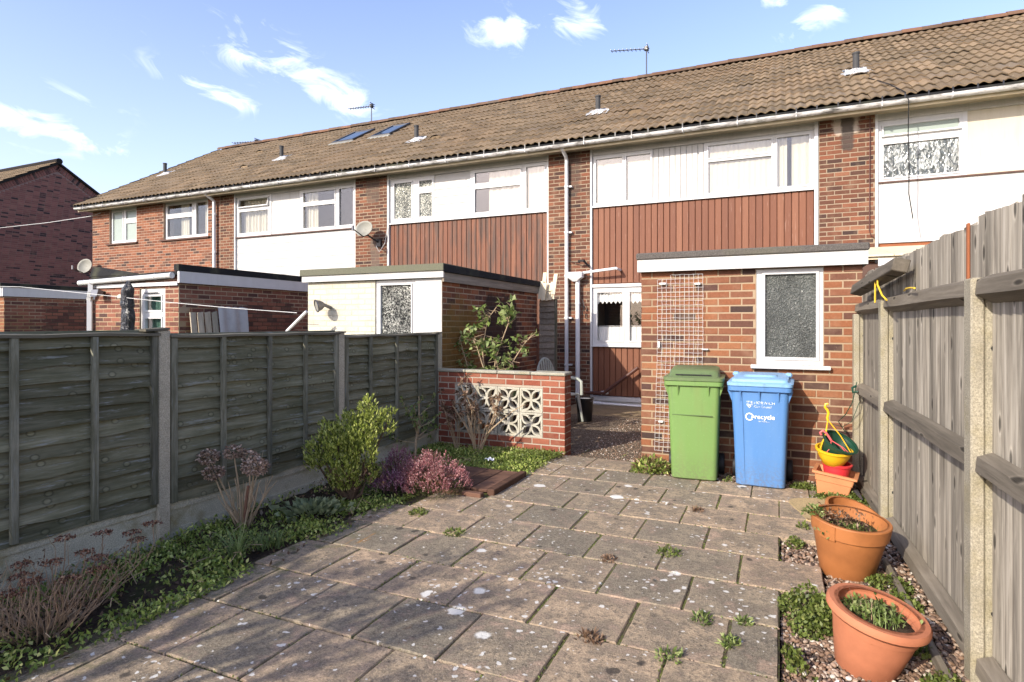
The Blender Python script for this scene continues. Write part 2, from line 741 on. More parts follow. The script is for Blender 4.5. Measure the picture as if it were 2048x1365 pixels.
UPVC = m_plain('white_plastic', (.58, .58, .57), .32, .5, .14, 6, streak=.2)
WPAINT = m_plain('white_paint', (.49, .485, .465), .5, .4, .16, 3, streak=.4)
CREAM = m_plain('cream_panel', (.55, .50, .39), .5, .4, .15, 2, streak=.35)
PIPE = m_plain('white_pipe', (.74, .74, .73), .35, .5, .25, 5)
BROWNP = m_plain('brown_pipe', (.085, .03, .02), .4, .5, .2, 9)
SOFFIT = m_plain('soffit', (.43, .37, .27), .8, .2, .6, 2.2)
DARKSILL = m_plain('dark_sill', (.10, .055, .04), .7, .3, .3)
DARK = m_plain('dark_room', (.05, .047, .043), .9, .1)
BLACK = m_plain('black_plastic', (.012, .012, .013), .35, .5, .3, 9)
PLASTIC = Mt('crumpled_black_plastic', .28, .6)
_q = PLASTIC.noise(PLASTIC.pos((1, 1, .35)), 16, 4, .6, 1.5)
PLASTIC.col((.014, .015, .02))
PLASTIC.bump(_q, 1., .05)
RUBBER = m_plain('black_rubber', (.015, .015, .016), .6, .4, .3, 9)
METAL = m_plain('dull_metal', (.18, .18, .19), .45, .5, .3, 12, 0, .8)
LEAD = m_plain('white_flashing', (.50, .50, .49), .7, .3, .5, 9)
VENT = m_plain('vent_pipe', (.055, .055, .055), .7, .3, .4, 8)
DISH = m_plain('dish_paint', (.27, .265, .225), .6, .3, .45, 5)
TERRA = m_plain('terracotta_orange', (0.378, 0.143, 0.046), .6, .35, .55, 6, .15)
TERRA2 = m_plain('terracotta_pale', (.44, .165, .085), .75, .25, .4, 7, .2)
TROUGH = m_plain('terracotta_trough', (.52, .225, .10), .6, .3, .25, 8)
RED = m_plain('red_plastic', (.62, .035, .045), .4, .5, .1)
YELLOW = m_plain('yellow_plastic', (.75, .44, .015), .4, .5, .1)
DGREEN = m_plain('dark_green_plastic', (.012, .052, .03), .35, .5, .1)
PINKP = m_plain('pink_plastic', (.62, .12, .12), .45, .4, .1)
ROPEY = m_plain('yellow_strap', (.70, .46, .04), .6, .3, .1)
CHAIRG = m_plain('grey_green_plastic', (.36, .38, .33), .5, .4, .35, 8)
CURT = m_plain('net_curtain', (.54, .51, .415), .9, .1, .05)
LACE = m_plain('lace', (.85, .85, .83), .9, .1, .05)
GREENC = m_plain('green_blind', (.10, .19, .155), .9, .1, .2, 20)
CREAMW = m_plain('cream_wood', (.66, .57, .40), .7, .2, .3, 9)
ORANGEW = m_plain('orange_board', (0.288, 0.102, 0.045), .8, .2, .3, 6)
CABLE = m_plain('cable_black', (.012, .012, .012), .6, .3)
CABLEW = m_plain('line_white', (.62, .62, .60), .7, .2)
GLASSSKY = m_plain('skylight_glass', (.035, .05, .075), .06, .8, .1)


def m_gutter():
    m = Mt('weathered_gutter', .5, .4)
    p = m.pos((2, 2, 9))
    n = m.noise(p, 2.2, 6, .7)
    c = m.ramp(n, [(.30, (.05, .048, .042)), (.42, (.28, .27, .25)), (.52, (.55, .54, .52)), (.7, (.76, .75, .73))])
    m.col(c)
    return m


GUT = m_gutter()


def m_bin(name, c, streak):
    m = Mt(name, .38, .45)
    p = m.objc()
    n = m.noise(m.map(p, (7, 7, 1.2)), 1.6, 5, .65)
    k = m.mix(m.lin(n, .5, .8, 0, .35), c, streak)
    n2 = m.noise(p, 45, 3, .7)
    k = m.mix(m.lin(n2, .60, .72, 0, .25), k, tuple(min(1, q * 1.5 + .05) for q in c))
    s = m.noise(m.map(p, (24, 24, 1)), 1, 3)
    k = m.mix(m.lin(s, .6, .75, 0, .18), k, tuple(q * .6 for q in c))
    sz = m.n('ShaderNodeSeparateXYZ')
    m.t.links.new(m.pos(), sz.inputs[0])
    foot = m.math('MULTIPLY', m.lin(sz.outputs[2], .30, .0), m.lin(n2, .40, .62))
    k = m.mix(m.math('MULTIPLY', foot, .55), k, (.12, .10, .07))
    run = m.math('MULTIPLY', m.lin(m.noise(m.map(p, (13, 13, .5)), 1, 3), .58, .70), m.lin(sz.outputs[2], .45, .9))
    k = m.mix(m.math('MULTIPLY', run, .5), k, tuple(q * .45 + .03 for q in c))
    rub = m.noise(m.map(p, (3, 3, 22)), 1.5, 4, .75)
    k = m.mix(m.lin(rub, .66, .74, 0, .4), k, tuple(min(1, q * 1.35 + .1) for q in c))
    m.col(k)
    m.rough(m.lin(n, .3, .7, .36, .6))
    return m


BINB = m_bin('blue_bin', (0.077, 0.198, 0.432), (0.117, 0.239, 0.432))
BINBL = m_bin('blue_bin_lid', (.20, .38, .60), (.32, .45, .6))
BING = m_bin('green_bin', (0.146, 0.255, 0.073), (0.182, 0.193, 0.058))
BINGL = m_bin('green_bin_lid', (.115, .17, .07), (.16, .16, .09))
WHITEP = m_plain('white_print', (.80, .82, .84), .6, .3, .05)


def m_worn():
    """print on the bin, partly rubbed away"""
    m = Mt('worn_print', .6, .3)
    p = m.pos()
    n = m.noise(p, 45, 4, .7)
    m.col(m.mix(m.lin(n, .42, .50), (.10, .23, .48), (.74, .78, .84)))
    return m


WORN = m_worn()


def m_tile():
    m = Mt('roof_tile_clay', .9, .2)
    p = m.pos()
    r = m.rnd()
    c = m.ramp(r, [(0, (.13, .098, .062)), (.3, (.165, .124, .078)), (.6, (.20, .148, .092)), (.9, (.25, .182, .112)), (1, (.165, .13, .092))])
    n = m.noise(p, 9, 5, .7)
    c = m.mix(m.lin(n, .5, .72, 0, .6), c, (.11, .085, .055))
    l = m.noise(p, 24, 4, .75)
    c = m.mix(m.lin(l, .63, .72, 0, .85), c, (.50, .46, .38))
    c = m.mix(m.lin(m.noise(p, 38, 4, .8), .60, .72, 0, .6), c, (.06, .05, .036))
    big = m.noise(p, .7, 3)
    c = m.mix(m.lin(big, .4, .7, 0, .3), c, (.23, .15, .085))
    m.col(c)
    m.bump(m.noise(p, 60, 4, .7), .5, .008)
    return m


TILE = m_tile()
RIDGE = m_brick('ridge_tile_clay', [(0, (0.092, 0.064, 0.045)), (.4, (0.153, 0.085, 0.055)), (.7, (0.191, 0.104, 0.065)), (1, (0.115, 0.09, 0.07))])
UNDER = m_plain('roof_underlay', (.025, .022, .02), .9, .1)


def m_felt(name, c):
    m = Mt(name, .95, .2)
    n = m.noise(m.pos(), 190, 2, .7)
    n2 = m.noise(m.pos(), 2.5, 4)
    k = m.mix(m.lin(n, .35, .7), tuple(q * .5 for q in c), tuple(q * 1.5 for q in c))
    k = m.mix(m.lin(n2, .5, .75, 0, .4), k, (.14, .14, .08))
    m.col(k)
    m.bump(n, .6, .004)
    return m


FELT = m_felt('mineral_felt', (.105, .095, .085))
FELTG = m_felt('green_grey_felt', (.14, .14, .10))
FELTB = m_felt('black_felt', (.022, .022, .023))


def m_cladding():
    """red-brown stained boards; some are bleached or blackened by water"""
    m = Mt('stained_cladding', .62, .3)
    r = m.rnd()
    p = m.addv(m.pos((16, 16, .9)), r, (7, 3, 9))
    g = m.noise(p, 2.2, 6, .65)
    c = m.ramp(r, [(0, (.15, .058, .031)), (.4, (.172, .067, .035)), (.75, (.187, .075, .039)), (1, (.215, .092, .05))])
    c = m.mix(m.lin(g, .45, .75, 0, .35), c, (.10, .034, .020))
    pale = m.noise(m.addv(m.pos((60, 60, 2.2)), r, (3, 5, 1)), 1.3, 4, .7)
    c = m.mix(m.lin(pale, .63, .72, 0, .55), c, (.45, .31, .24))
    sp = m.sepz()
    old = m.math('MULTIPLY', m.lin(sp[0], -3.9, -4.4), m.lin(sp[0], -9.2, -8.4))
    wet = m.noise(m.pos((5.5, 5.5, .55)), 1.5, 4, .7)
    c = m.mix(m.math('MULTIPLY', m.math('MULTIPLY', old, m.lin(wet, .42, .62)), .85), c, (.06, .04, .031))
    m.col(c)
    m.bump(g, .3, .004)
    return m


CLAD = m_cladding()


def m_glass(name, refl=.16, rough=.01):
    m = Mt(name)
    t = m.n('ShaderNodeBsdfTransparent')
    t.inputs[0].default_value = (.96, .96, .95, 1)
    g = m.n('ShaderNodeBsdfGlossy')
    g.inputs['Roughness'].default_value = rough
    f = m.n('ShaderNodeLayerWeight')
    f.inputs[0].default_value = .5
    x = m.n('ShaderNodeMixShader')
    m.set(x.inputs[0], m.math('ADD', m.math('MULTIPLY', m.math('POWER', f.outputs['Facing'], 4.), .8), refl, True))
    nz = m.noise(m.pos((1, 1, 1)), 1.4, 2)
    b = m.n('ShaderNodeBump')
    b.inputs['Strength'].default_value = .06
    b.inputs['Distance'].default_value = .05
    m.t.links.new(nz, b.inputs['Height'])
    m.t.links.new(b.outputs[0], g.inputs['Normal'])
    m.t.links.new(t.outputs[0], x.inputs[1])
    m.t.links.new(g.outputs[0], x.inputs[2])
    m.t.links.new(x.outputs[0], m.o.inputs[0])
    return m


GLASS = m_glass('window_glass', .07)


def m_obscure(name, dark, light, sc, st=1.):
    m = Mt(name, .12, .6)
    p = m.pos((1, 1, st))
    n = m.noise(p, sc, 3, .6, 1.2)
    v = m.voro(p, sc * 1.3)
    f = m.lin(n, .47, .60)
    c = m.mix(f, dark, light)
    c = m.hue(c, m.lin(m.noise(m.pos((2, 2, 1)), 2.2, 4), .3, .7, .6, 1.35))
    m.col(c)
    m.bump(m.math('ADD', n, v), .9, .02)
    return m


OBS_D = m_obscure('obscured_glass', (.085, .092, .084), (.15, .155, .14), 48)
OBS_C = m_obscure('patterned_glass', (.10, .11, .10), (.62, .61, .52), 34)
OBS_S = m_obscure('dark_patterned_glass', (.018, .018, .016), (.52, .52, .46), 48)
OBS_E = m_obscure('lace_glass', (.075, .085, .082), (.40, .42, .40), 17, .5)
FROST = m_plain('frosted_glass', (.30, .35, .31), .25, .5, .15, 3)


def m_concrete(name, c, moss=.0, sc=1.):
    m = Mt(name, .95, .2)
    p = m.pos()
    n = m.noise(p, 140 * sc, 3, .75)
    n2 = m.noise(p, 7 * sc, 5, .6)
    k = m.mix(m.lin(n, .35, .7), tuple(q * .6 for q in c), tuple(min(1, q * 1.25) for q in c))
    k = m.mix(m.lin(n2, .45, .75, 0, .45), k, tuple(q * .45 for q in c))
    if moss:
        n3 = m.noise(p, 4, 4, .65)
        k = m.mix(m.lin(n3, .5, .7, 0, moss), k, (.20, .16, .045))
    m.col(k)
    m.bump(n, .6, .005)
    return m


CONC = m_concrete('concrete_post', (.52, .46, .34))
CONCR = m_concrete('concrete_post_speckled', (.36, .325, .245), .35)
CONCY = m_concrete('concrete_post_yellowed', (0.35, 0.318, 0.236), .5)
CONCG = m_concrete('gravel_board_concrete', (.58, .54, .41), .7)
COPE = m_concrete('coping_stone', (.40, .38, .30), .35)
BLOCK = m_concrete('screen_block_concrete', (.52, .49, .40), .3)
APRON = m_concrete('passage_concrete', (.27, .20, .12), .4, .6)
CEMENT = m_concrete('cement_smear', (.48, .36, .19), 0)


def m_slab():
    m = Mt('paving_slab', .93, .25)
    p = m.pos()
    r = m.rnd()
    gen = m.gen()
    s = m.n('ShaderNodeSeparateXYZ')
    m.t.links.new(gen, s.inputs[0])
    def edge(q):
        return m.math('MINIMUM', q, m.math('SUBTRACT', 1., q))
    d = m.math('MINIMUM', edge(s.outputs[0]), edge(s.outputs[1]))
    n1 = m.noise(p, 5.5, 5, .62)
    n2 = m.noise(p, 85, 5, .85)
    n3 = m.noise(p, 24, 5, .75)
    base = m.ramp(r, [(0, (.27, .23, .165)), (.3, (.37, .30, .205)), (.65, (.46, .35, .23)), (1, (.58, .42, .275))])
    dark = m.mix(m.lin(n1, .40, .60, 0, .85), base, (.185, .158, .118))
    dark = m.mix(m.lin(n3, .48, .64, 0, .7), dark, (.095, .085, .073))
    blk = m.noise(m.addv(p, 1., (9, 4, 0)), 13, 4, .8)
    dark = m.mix(m.lin(blk, .60, .70, 0, .75), dark, (.055, .05, .045))
    # rubbed edges show the pinkish body of the slab
    e = m.math('ADD', m.lin(d, .0, .24, .36, 0), m.math('MULTIPLY', m.math('SUBTRACT', n1, .54), 3.2))
    e = m.math('MULTIPLY', m.lin(m.math('ADD', e, m.math('MULTIPLY', m.math('SUBTRACT', n3, .5), 1.6)), .1, .8), .72)
    c = m.mix(e, dark, (.60, .42, .295))
    c = m.mix(m.lin(n2, .46, .60, 0, .68), c, m.hue(c, .40))
    c = m.mix(m.lin(n2, .44, .34, 0, .5), c, m.hue(c, 1.6))
    sp = m.noise(m.addv(p, 1., (3, 1, 0)), 210, 2, .6)
    c = m.mix(m.lin(sp, .60, .68, 0, .6), c, (.52, .43, .33))
    # lichen: pale spots of several sizes, some dark ones
    wob = m.n('ShaderNodeVectorMath', operation='ADD')
    nn = m.n('ShaderNodeTexNoise')
    m.t.links.new(p, nn.inputs['Vector'])
    nn.inputs['Scale'].default_value = 24
    nn.inputs['Detail'].default_value = 3
    ms = m.n('ShaderNodeVectorMath', operation='MULTIPLY')
    m.t.links.new(nn.outputs['Color'], ms.inputs[0])
    ms.inputs[1].default_value = (.055, .055, 0)
    m.t.links.new(p, wob.inputs[0])
    m.t.links.new(ms.outputs[0], wob.inputs[1])
    q = m.map(wob.outputs[0], (1, 1, 0))
    patch = m.noise(p, 1.1, 3, .5)
    for sc, th, lo, hi, sh in ((4.0, .17, .28, .9, -.0), (12., .18, .40, .85, -.07), (30., .26, .52, .8, -.01)):
        vo = m.n('ShaderNodeTexVoronoi')
        m.t.links.new(q, vo.inputs['Vector'])
        vo.inputs['Scale'].default_value = sc
        sc2 = m.n('ShaderNodeSeparateColor')
        m.t.links.new(vo.outputs['Color'], sc2.inputs[0])
        on = m.math('MULTIPLY', sc2.outputs[0], m.lin(patch, .34, .62, .90, 1.25))
        size = m.math('MULTIPLY', m.lin(m.math('ADD', on, sh), .74, 1.1), th * 1.5)
        f = m.lin(m.math('SUBTRACT', size, vo.outputs['Distance']), 0., .05)
        inner = m.mix(m.lin(n3, .55, .7, 0, .5), (.74, .72, .66), (.42, .41, .38))
        c = m.mix(m.math('MULTIPLY', f, hi), c, inner)
    vo = m.n('ShaderNodeTexVoronoi')
    m.t.links.new(m.addv(q, 1., (5.3, 2.1, 0)), vo.inputs['Vector'])
    vo.inputs['Scale'].default_value = 9
    sc2 = m.n('ShaderNodeSeparateColor')
    m.t.links.new(vo.outputs['Color'], sc2.inputs[0])
    f = m.lin(m.math('SUBTRACT', m.math('MULTIPLY', m.lin(sc2.outputs[1], .72, 1.), .3), vo.outputs['Distance']), 0, .07)
    c = m.mix(m.math('MULTIPLY', f, .75), c, (.035, .032, .03))
    # rust-coloured lichen streaks and green film by the bed
    sx = m.sepz()
    rust = m.noise(m.addv(m.map(p, (2.6, .7, 1)), 1., (1.7, .4, 0)), 1.6, 4, .7)
    c = m.mix(m.math('MULTIPLY', m.lin(rust, .67, .74, 0, .6), m.lin(sx[0], -1.2, -1.6)), c, (.42, .19, .035))
    grn = m.noise(p, 9, 5, .75)
    c = m.mix(m.math('MULTIPLY', m.lin(grn, .5, .62, 0, .8), m.lin(sx[0], -2.55, -2.95)), c, (.085, .095, .028))
    m.col(c)
    hgt = m.math('ADD', m.math('MULTIPLY', n2, .5), m.math('MULTIPLY', n3, .6))
    m.bump(hgt, 1., .011)
    return m


SLAB = m_slab()


def m_joint():
    m = Mt('joint_soil', .97, .1)
    p = m.pos()
    n = m.noise(p, 11, 5, .7)
    n2 = m.noise(p, 90, 3, .7)
    c = m.ramp(n, [(.3, (.06, .048, .034)), (.46, (.12, .095, .062)), (.56, (.115, .125, .04)), (.72, (.20, .20, .06))])
    c = m.mix(m.lin(n2, .62, .72, 0, .8), c, (.36, .32, .26))
    m.col(c)
    m.bump(n2, .9, .012)
    return m


JOINT = m_joint()


def m_soil():
    m = Mt('garden_soil', .98, .1)
    p = m.pos()
    n = m.noise(p, 30, 5, .75)
    n2 = m.noise(p, 5, 4)
    c = m.mix(m.lin(n, .3, .7), (.03, .021, .015), (.105, .074, .052))
    c = m.mix(m.lin(n2, .52, .66, 0, .6), c, (.05, .065, .022))
    m.col(c)
    m.bump(n, 1., .03)
    return m


SOIL = m_soil()


def m_aggregate():
    m = Mt('aggregate_concrete', .95, .2)
    p = m.pos()
    v = m.voro(p, 62, 'Color')
    s = m.n('ShaderNodeSeparateColor')
    m.t.links.new(v, s.inputs[0])
    d = m.voro(p, 62)
    c = m.ramp(s.outputs[0], [(0, (.06, .045, .035)), (.3, (.15, .11, .075)), (.7, (.26, .20, .14)), (1, (.42, .35, .26))])
    c = m.mix(m.lin(d, .35, .7, 0, .8), c, (.07, .052, .036))
    n = m.noise(p, 2.2, 4)
    c = m.mix(m.lin(n, .5, .7, 0, .4), c, (.10, .07, .05))
    m.col(c)
    m.bump(m.math('SUBTRACT', 1., d), .9, .012)
    return m


AGG = m_aggregate()


def m_pebble():
    m = Mt('pebble_stone', .75, .3)
    r = m.n('ShaderNodeNewGeometry').outputs['Random Per Island']
    c = m.ramp(r, [(0, (.055, .042, .035)), (.2, (.13, .085, .06)), (.4, (.22, .135, .085)), (.6, (.30, .20, .14)), (.8, (.36, .27, .20)), (.95, (.50, .43, .35)), (1, (.62, .58, .52))])
    n = m.noise(m.pos(), 130, 3, .6)
    c = m.mix(m.lin(n, .4, .7, 0, .4), c, m.hue(c, .5))
    m.col(c)
    return m


PEB = m_pebble()


def m_grassground():
    m = Mt('lawn_ground', .97, .1)
    n = m.noise(m.pos(), 1.5, 6, .7)
    m.col(m.mix(m.lin(n, .35, .7), (.035, .045, .018), (.075, .085, .035)))
    m.bump(m.noise(m.pos(), 30, 4), .8, .05)
    return m


LAWN = m_grassground()


def m_wood(name, cols, sc, tone=1., knots=None, kv=(.2, 1.35), green=0., pale=.0, rough=.9):
    """weathered timber: the grain runs along the long way given by sc (small number = along)"""
    m = Mt(name, rough, .2)
    r = m.rnd()
    p = m.addv(m.objc(sc), r, (31, 17, 23))
    g = m.noise(p, 1., 6, .68, .6)
    g2 = m.noise(m.map(p, (3.5, 3.5, 3.5)), 1., 3, .7)
    c = m.ramp(m.math('ADD', m.math('MULTIPLY', g, .75), m.math('MULTIPLY', g2, .25)), cols)
    c = m.hue(c, m.lin(m.math('FRACT', m.math('MULTIPLY', r, 13.7)), 0, 1, .62 * tone, 1.22 * tone))
    big = m.noise(m.map(p, (.25, .25, .8)), 1., 3)
    c = m.mix(m.lin(big, .5, .72, 0, .5), c, m.hue(c, .55))
    if knots:
        sx = m.n('ShaderNodeSeparateXYZ')
        m.t.links.new(m.objc(), sx.inputs[0])
        cc = m.n('ShaderNodeCombineXYZ')
        m.set(cc.inputs[0], m.math('ADD', m.math('MULTIPLY', sx.outputs[1], knots[0]), m.math('MULTIPLY', r, 37.)))
        m.set(cc.inputs[1], m.math('ADD', m.math('MULTIPLY', sx.outputs[2], knots[1]), m.math('MULTIPLY', r, 113.)))
        vn = m.n('ShaderNodeTexVoronoi', voronoi_dimensions='2D')
        m.t.links.new(cc.outputs[0], vn.inputs['Vector'])
        vn.inputs['Scale'].default_value = 1.
        v = vn.outputs['Distance']
        c = m.mix(m.lin(v, .11, .05, 0, .85), c, m.hue(c, kv[0]))
        c = m.mix(m.math('MULTIPLY', m.lin(v, .16, .10, 0, 1.), m.lin(v, .08, .11)), c, m.hue(c, kv[1]))
    if green:
        n = m.noise(m.pos(), 2.2, 4, .7)
        c = m.mix(m.lin(n, .46, .66, 0, green), c, (.055, .060, .026))
    if pale:
        n = m.noise(m.map(p, (1.6, 1.6, 1.3)), 1.3, 4, .8)
        c = m.mix(m.lin(n, .57, .68, 0, pale), c, (.30, .31, .29))
    m.col(c)
    m.bump(g, .55, .006)
    return m


WOODR = m_wood('silvered_boards', [(.22, (0.044, 0.037, 0.029)), (.40, (0.132, 0.116, 0.092)), (.53, (0.247, 0.221, 0.177)), (.75, (0.383, 0.348, 0.292))], (20.748, 20.124, 0.959), 1.3, (8., 2.6))
WOODRAIL = m_wood('silvered_rails', [(.2, (0.065, 0.056, 0.043)), (.5, (0.15, 0.129, 0.099)), (.8, (0.253, 0.221, 0.171))], (18.768, 1.083, 17.072), 1.2, (2.2, 9.))
WOODL = m_wood('green_black_slats', [(.2, (.042, .039, .022)), (.45, (.118, .112, .068)), (.62, (.19, .178, .118)), (.85, (.34, .32, .24))], (24, 1.6, 24), 1.3, (5., 7.), (1.4, .5), .3, .7)
WOODB = m_wood('green_black_battens', [(.2, (.045, .043, .028)), (.45, (.13, .124, .086)), (.62, (.22, .21, .16)), (.85, (.40, .385, .31))], (28, 28, 2.2), 1.2, None, (.2, 1.35), .35, .6)
WOODCAP = m_wood('fence_cap', [(.2, (.06, .055, .04)), (.5, (.17, .155, .115)), (.85, (.32, .29, .22))], (24, 1.6, 24), 1., None)
WOODF = m_wood('fascia_timber', [(.2, (.10, .082, .06)), (.5, (.24, .20, .155)), (.85, (.38, .34, .28))], (24, 1.6, 24), 1., None)
WOODP = m_wood('pallet_timber', [(.2, (.18, .15, .11)), (.5, (.38, .33, .25)), (.85, (.55, .49, .39))], (24, 24, 1.6), 1., None)
WOODM = m_wood('board_cover', [(.2, (.05, .026, .018)), (.5, (.14, .075, .05)), (.85, (.26, .14, .085))], (3, 14, 14), 1., None)
SHEET = m_plain('corrugated_sheet', (.42, .42, .42), .6, .3, .5, 6)


def m_leaf(name, cols, tr=.3, rough=.5):
    m = Mt(name, rough, .35)
    r = m.rnd()
    c = m.ramp(r, cols)
    n = m.noise(m.pos(), 9, 3)
    c = m.hue(c, m.lin(n, .3, .7, .75, 1.2))
    m.col(c)
    t = m.n('ShaderNodeBsdfTranslucent')
    m.set(t.inputs[0], c)
    x = m.n('ShaderNodeMixShader')
    x.inputs[0].default_value = tr
    m.t.links.new(m.b.outputs[0], x.inputs[1])
    m.t.links.new(t.outputs[0], x.inputs[2])
    m.t.links.new(x.outputs[0], m.o.inputs[0])
    return m


L_cover = m_leaf('groundcover_leaf', [(0, (0.098, 0.14, 0.03)), (.4, (0.227, 0.312, 0.062)), (.8, (0.406, 0.484, 0.117)), (1, (0.65, 0.64, 0.235))])
L_weed = m_leaf('bright_weed_leaf', [(0, (.07, .10, .02)), (.5, (.15, .20, .04)), (1, (.27, .30, .09))], .35)
L_hebe = m_leaf('hebe_leaf', [(0, (0.073, 0.1, 0.018)), (.3, (0.229, 0.283, 0.049)), (.7, (0.437, 0.494, 0.108)), (1, (0.645, 0.671, 0.238))])
L_heath = m_leaf('heather_flower', [(0, (.13, .06, .045)), (.3, (.36, .13, .14)), (.7, (.52, .25, .25)), (1, (.66, .45, .42))])
L_heathp = m_leaf('purple_heather_flower', [(0, (0.2, 0.057, 0.115)), (.5, (0.425, 0.171, 0.253)), (1, (0.625, 0.418, 0.414))])
L_heathg = m_leaf('heather_green', [(0, (.05, .055, .02)), (1, (.15, .15, .055))])
L_dead = m_leaf('dead_leaf', [(0, (.10, .055, .03)), (.5, (.20, .12, .07)), (1, (.34, .23, .15))], .2)
L_hyd = m_leaf('dead_hydrangea', [(0, (0.175, 0.106, 0.075)), (.5, (0.425, 0.294, 0.213)), (1, (0.725, 0.55, 0.425))], .2)
L_sed = m_leaf('dead_sedum', [(0, (0.092, 0.037, 0.029)), (.5, (0.218, 0.1, 0.06)), (1, (0.437, 0.237, 0.138))], .1)
L_rose = m_leaf('rose_leaf', [(0, (0.063, 0.104, 0.024)), (.4, (0.171, 0.237, 0.057)), (1, (0.378, 0.427, 0.18))], .35)
L_prim = m_leaf('primrose_leaf', [(0, (0.144, 0.18, 0.084)), (1, (0.36, 0.408, 0.216))])
L_grass = m_leaf('grass_blade', [(0, (.10, .15, .04)), (1, (.30, .38, .14))])
L_litter = m_leaf('leaf_litter', [(0, (.07, .04, .025)), (.6, (.20, .13, .08)), (1, (.36, .28, .19))], .1)
TWIG = m_plain('dead_twig', (.36, .25, .16), .85, .2, .5, 30)
TWIGG = m_plain('pale_twig', (.44, .33, .21), .85, .2, .5, 30)
TWIGR = m_plain('red_twig', (.24, .125, .08), .85, .2, .5, 30)
BARK = m_plain('bark', (.11, .075, .05), .95, .1, .5, 25)


# ================================================================== ground
mb = MB()
mb.box(-160, 160, -120, 200, -1.0, -.11)
g = obj('ground', mb, LAWN, kind='structure')

# ================================================================== terrace of five houses
F, Wp = 11.2, 11.25          # face of the brick piers / of the infill between them
EY, EZ, RY, RZ = 10.8, 5.03, 15.8, 8.0
SL = math.hypot(RY - EY, RZ - EZ)
PITCH = math.atan2(RZ - EZ, RY - EY)


def tile_mesh(w=.30, L=.46, rolls=2, seg=12, amp=.029, th=.017):
    v, f = [], []
    for yy in (0, 1):
        for i in range(seg + 1):
            x = w * i / seg
            ph = 2 * math.pi * rolls * i / seg
            z = amp * .5 * (1 - math.cos(ph)) + .006 * math.sin(ph)
            v.append((x, yy * L, z + (.030 if yy == 0 else 0)))
    for i in range(seg + 1):
        v.append((v[i][0], 0, v[i][2] - th))
    n = seg + 1
    for i in range(seg):
        f.append((i, i + 1, n + i + 1, n + i))
        f.append((2 * n + i, 2 * n + i + 1, i + 1, i))
    me = bpy.data.meshes.new('roof_tile')
    me.from_pydata(v, [], f)
    me.materials.append(TILE.m)
    me.shade_smooth()
    me.set_sharp_from_angle(angle=math.radians(50))
    return me


TM = tile_mesh()
RMB = MB()
for k in (0, 1):
    pass
rt = []
for e, rr in ((0, .125), (.40, .115)):
    rt.append([(e, rr * math.cos(math.radians(t)) * 1.0, rr * .8 * math.sin(math.radians(t))) for t in range(-10, 191, 20)])
RMB.rings(rt, False, False, False)
rim = [[(0, p[1], p[2]) for p in rt[0]], [(0, p[1] * .85, p[2] * .85) for p in rt[0]]]
RMB.rings(rim, False, False, False)
RM = bpy.data.meshes.new('ridge_tile')
RM.from_pydata(RMB.v, [], RMB.f)
RM.materials.append(RIDGE.m)
RM.shade_smooth()
RM.set_sharp_from_angle(angle=math.radians(50))


def roof(house, x0, x1, rows=15, vx0=None):
    mb = MB()
    t = .10
    def q(y, z):
        return [(x0, y, z), (x1, y, z)]
    a, b, c = (EY, EZ), (RY, RZ), (2 * RY - EY, EZ)
    dz = -.03
    mb.add([(x0, a[0], a[1] + dz), (x1, a[0], a[1] + dz), (x1, b[0], b[1] + dz), (x0, b[0], b[1] + dz), (x1, c[0], c[1] + dz), (x0, c[0], c[1] + dz),
            (x0, a[0] + .1, a[1] - t), (x1, a[0] + .1, a[1] - t), (x1, c[0] - .1, a[1] - t), (x0, c[0] - .1, a[1] - t)],
           [(0, 1, 2, 3), (3, 2, 4, 5), (0, 6, 7, 1), (5, 4, 8, 9), (6, 9, 8, 7), (0, 3, 5, 9, 6), (1, 7, 8, 4, 2)])
    rf = obj('roof', mb, UNDER, house)
    gauge = SL / rows
    R3 = Matrix.Rotation(PITCH, 4, 'X')
    n = int(round((x1 - x0) / .30))
    w = (x1 - x0) / n
    count = 0
    rest = MB()
    for r in range(rows):
        for i in range(n):
            s = r * gauge - .05
            y = EY + s * math.cos(PITCH)
            z = EZ + s * math.sin(PITCH)
            M = Matrix.Translation((x0 + i * w, y + R.uniform(-.006, .006), z + R.uniform(-.004, .006))) @ R3 @ \
                Euler((R.uniform(-.012, .008), R.uniform(-.012, .012), R.uniform(-.01, .01))).to_matrix().to_4x4()
            if abs(w - .3) > .001:
                M = M @ Matrix.Diagonal((w / .3, 1, 1, 1))
            if count < 298:
                inst('roof_tile', TM, M, rf)
                count += 1
            else:
                rest.add([M @ v.co for v in TM.vertices], [tuple(p.vertices) for p in TM.polygons])
    if rest.v:
        obj('roof_tile', rest, TILE, rf, smooth=True, kind='stuff')
    x = x0
    while x < x1 - .05:
        k = min(.40, x1 - x)
        M = Matrix.Translation((x, RY, RZ + .025 + R.uniform(-.008, .008))) @ Euler((0, R.uniform(-.012, .012), R.uniform(-.012, .012))).to_matrix().to_4x4() @ Matrix.Diagonal((k / .40, 1, 1, 1))
        inst('ridge_tile', RM, M, rf)
        x += .375
    return rf


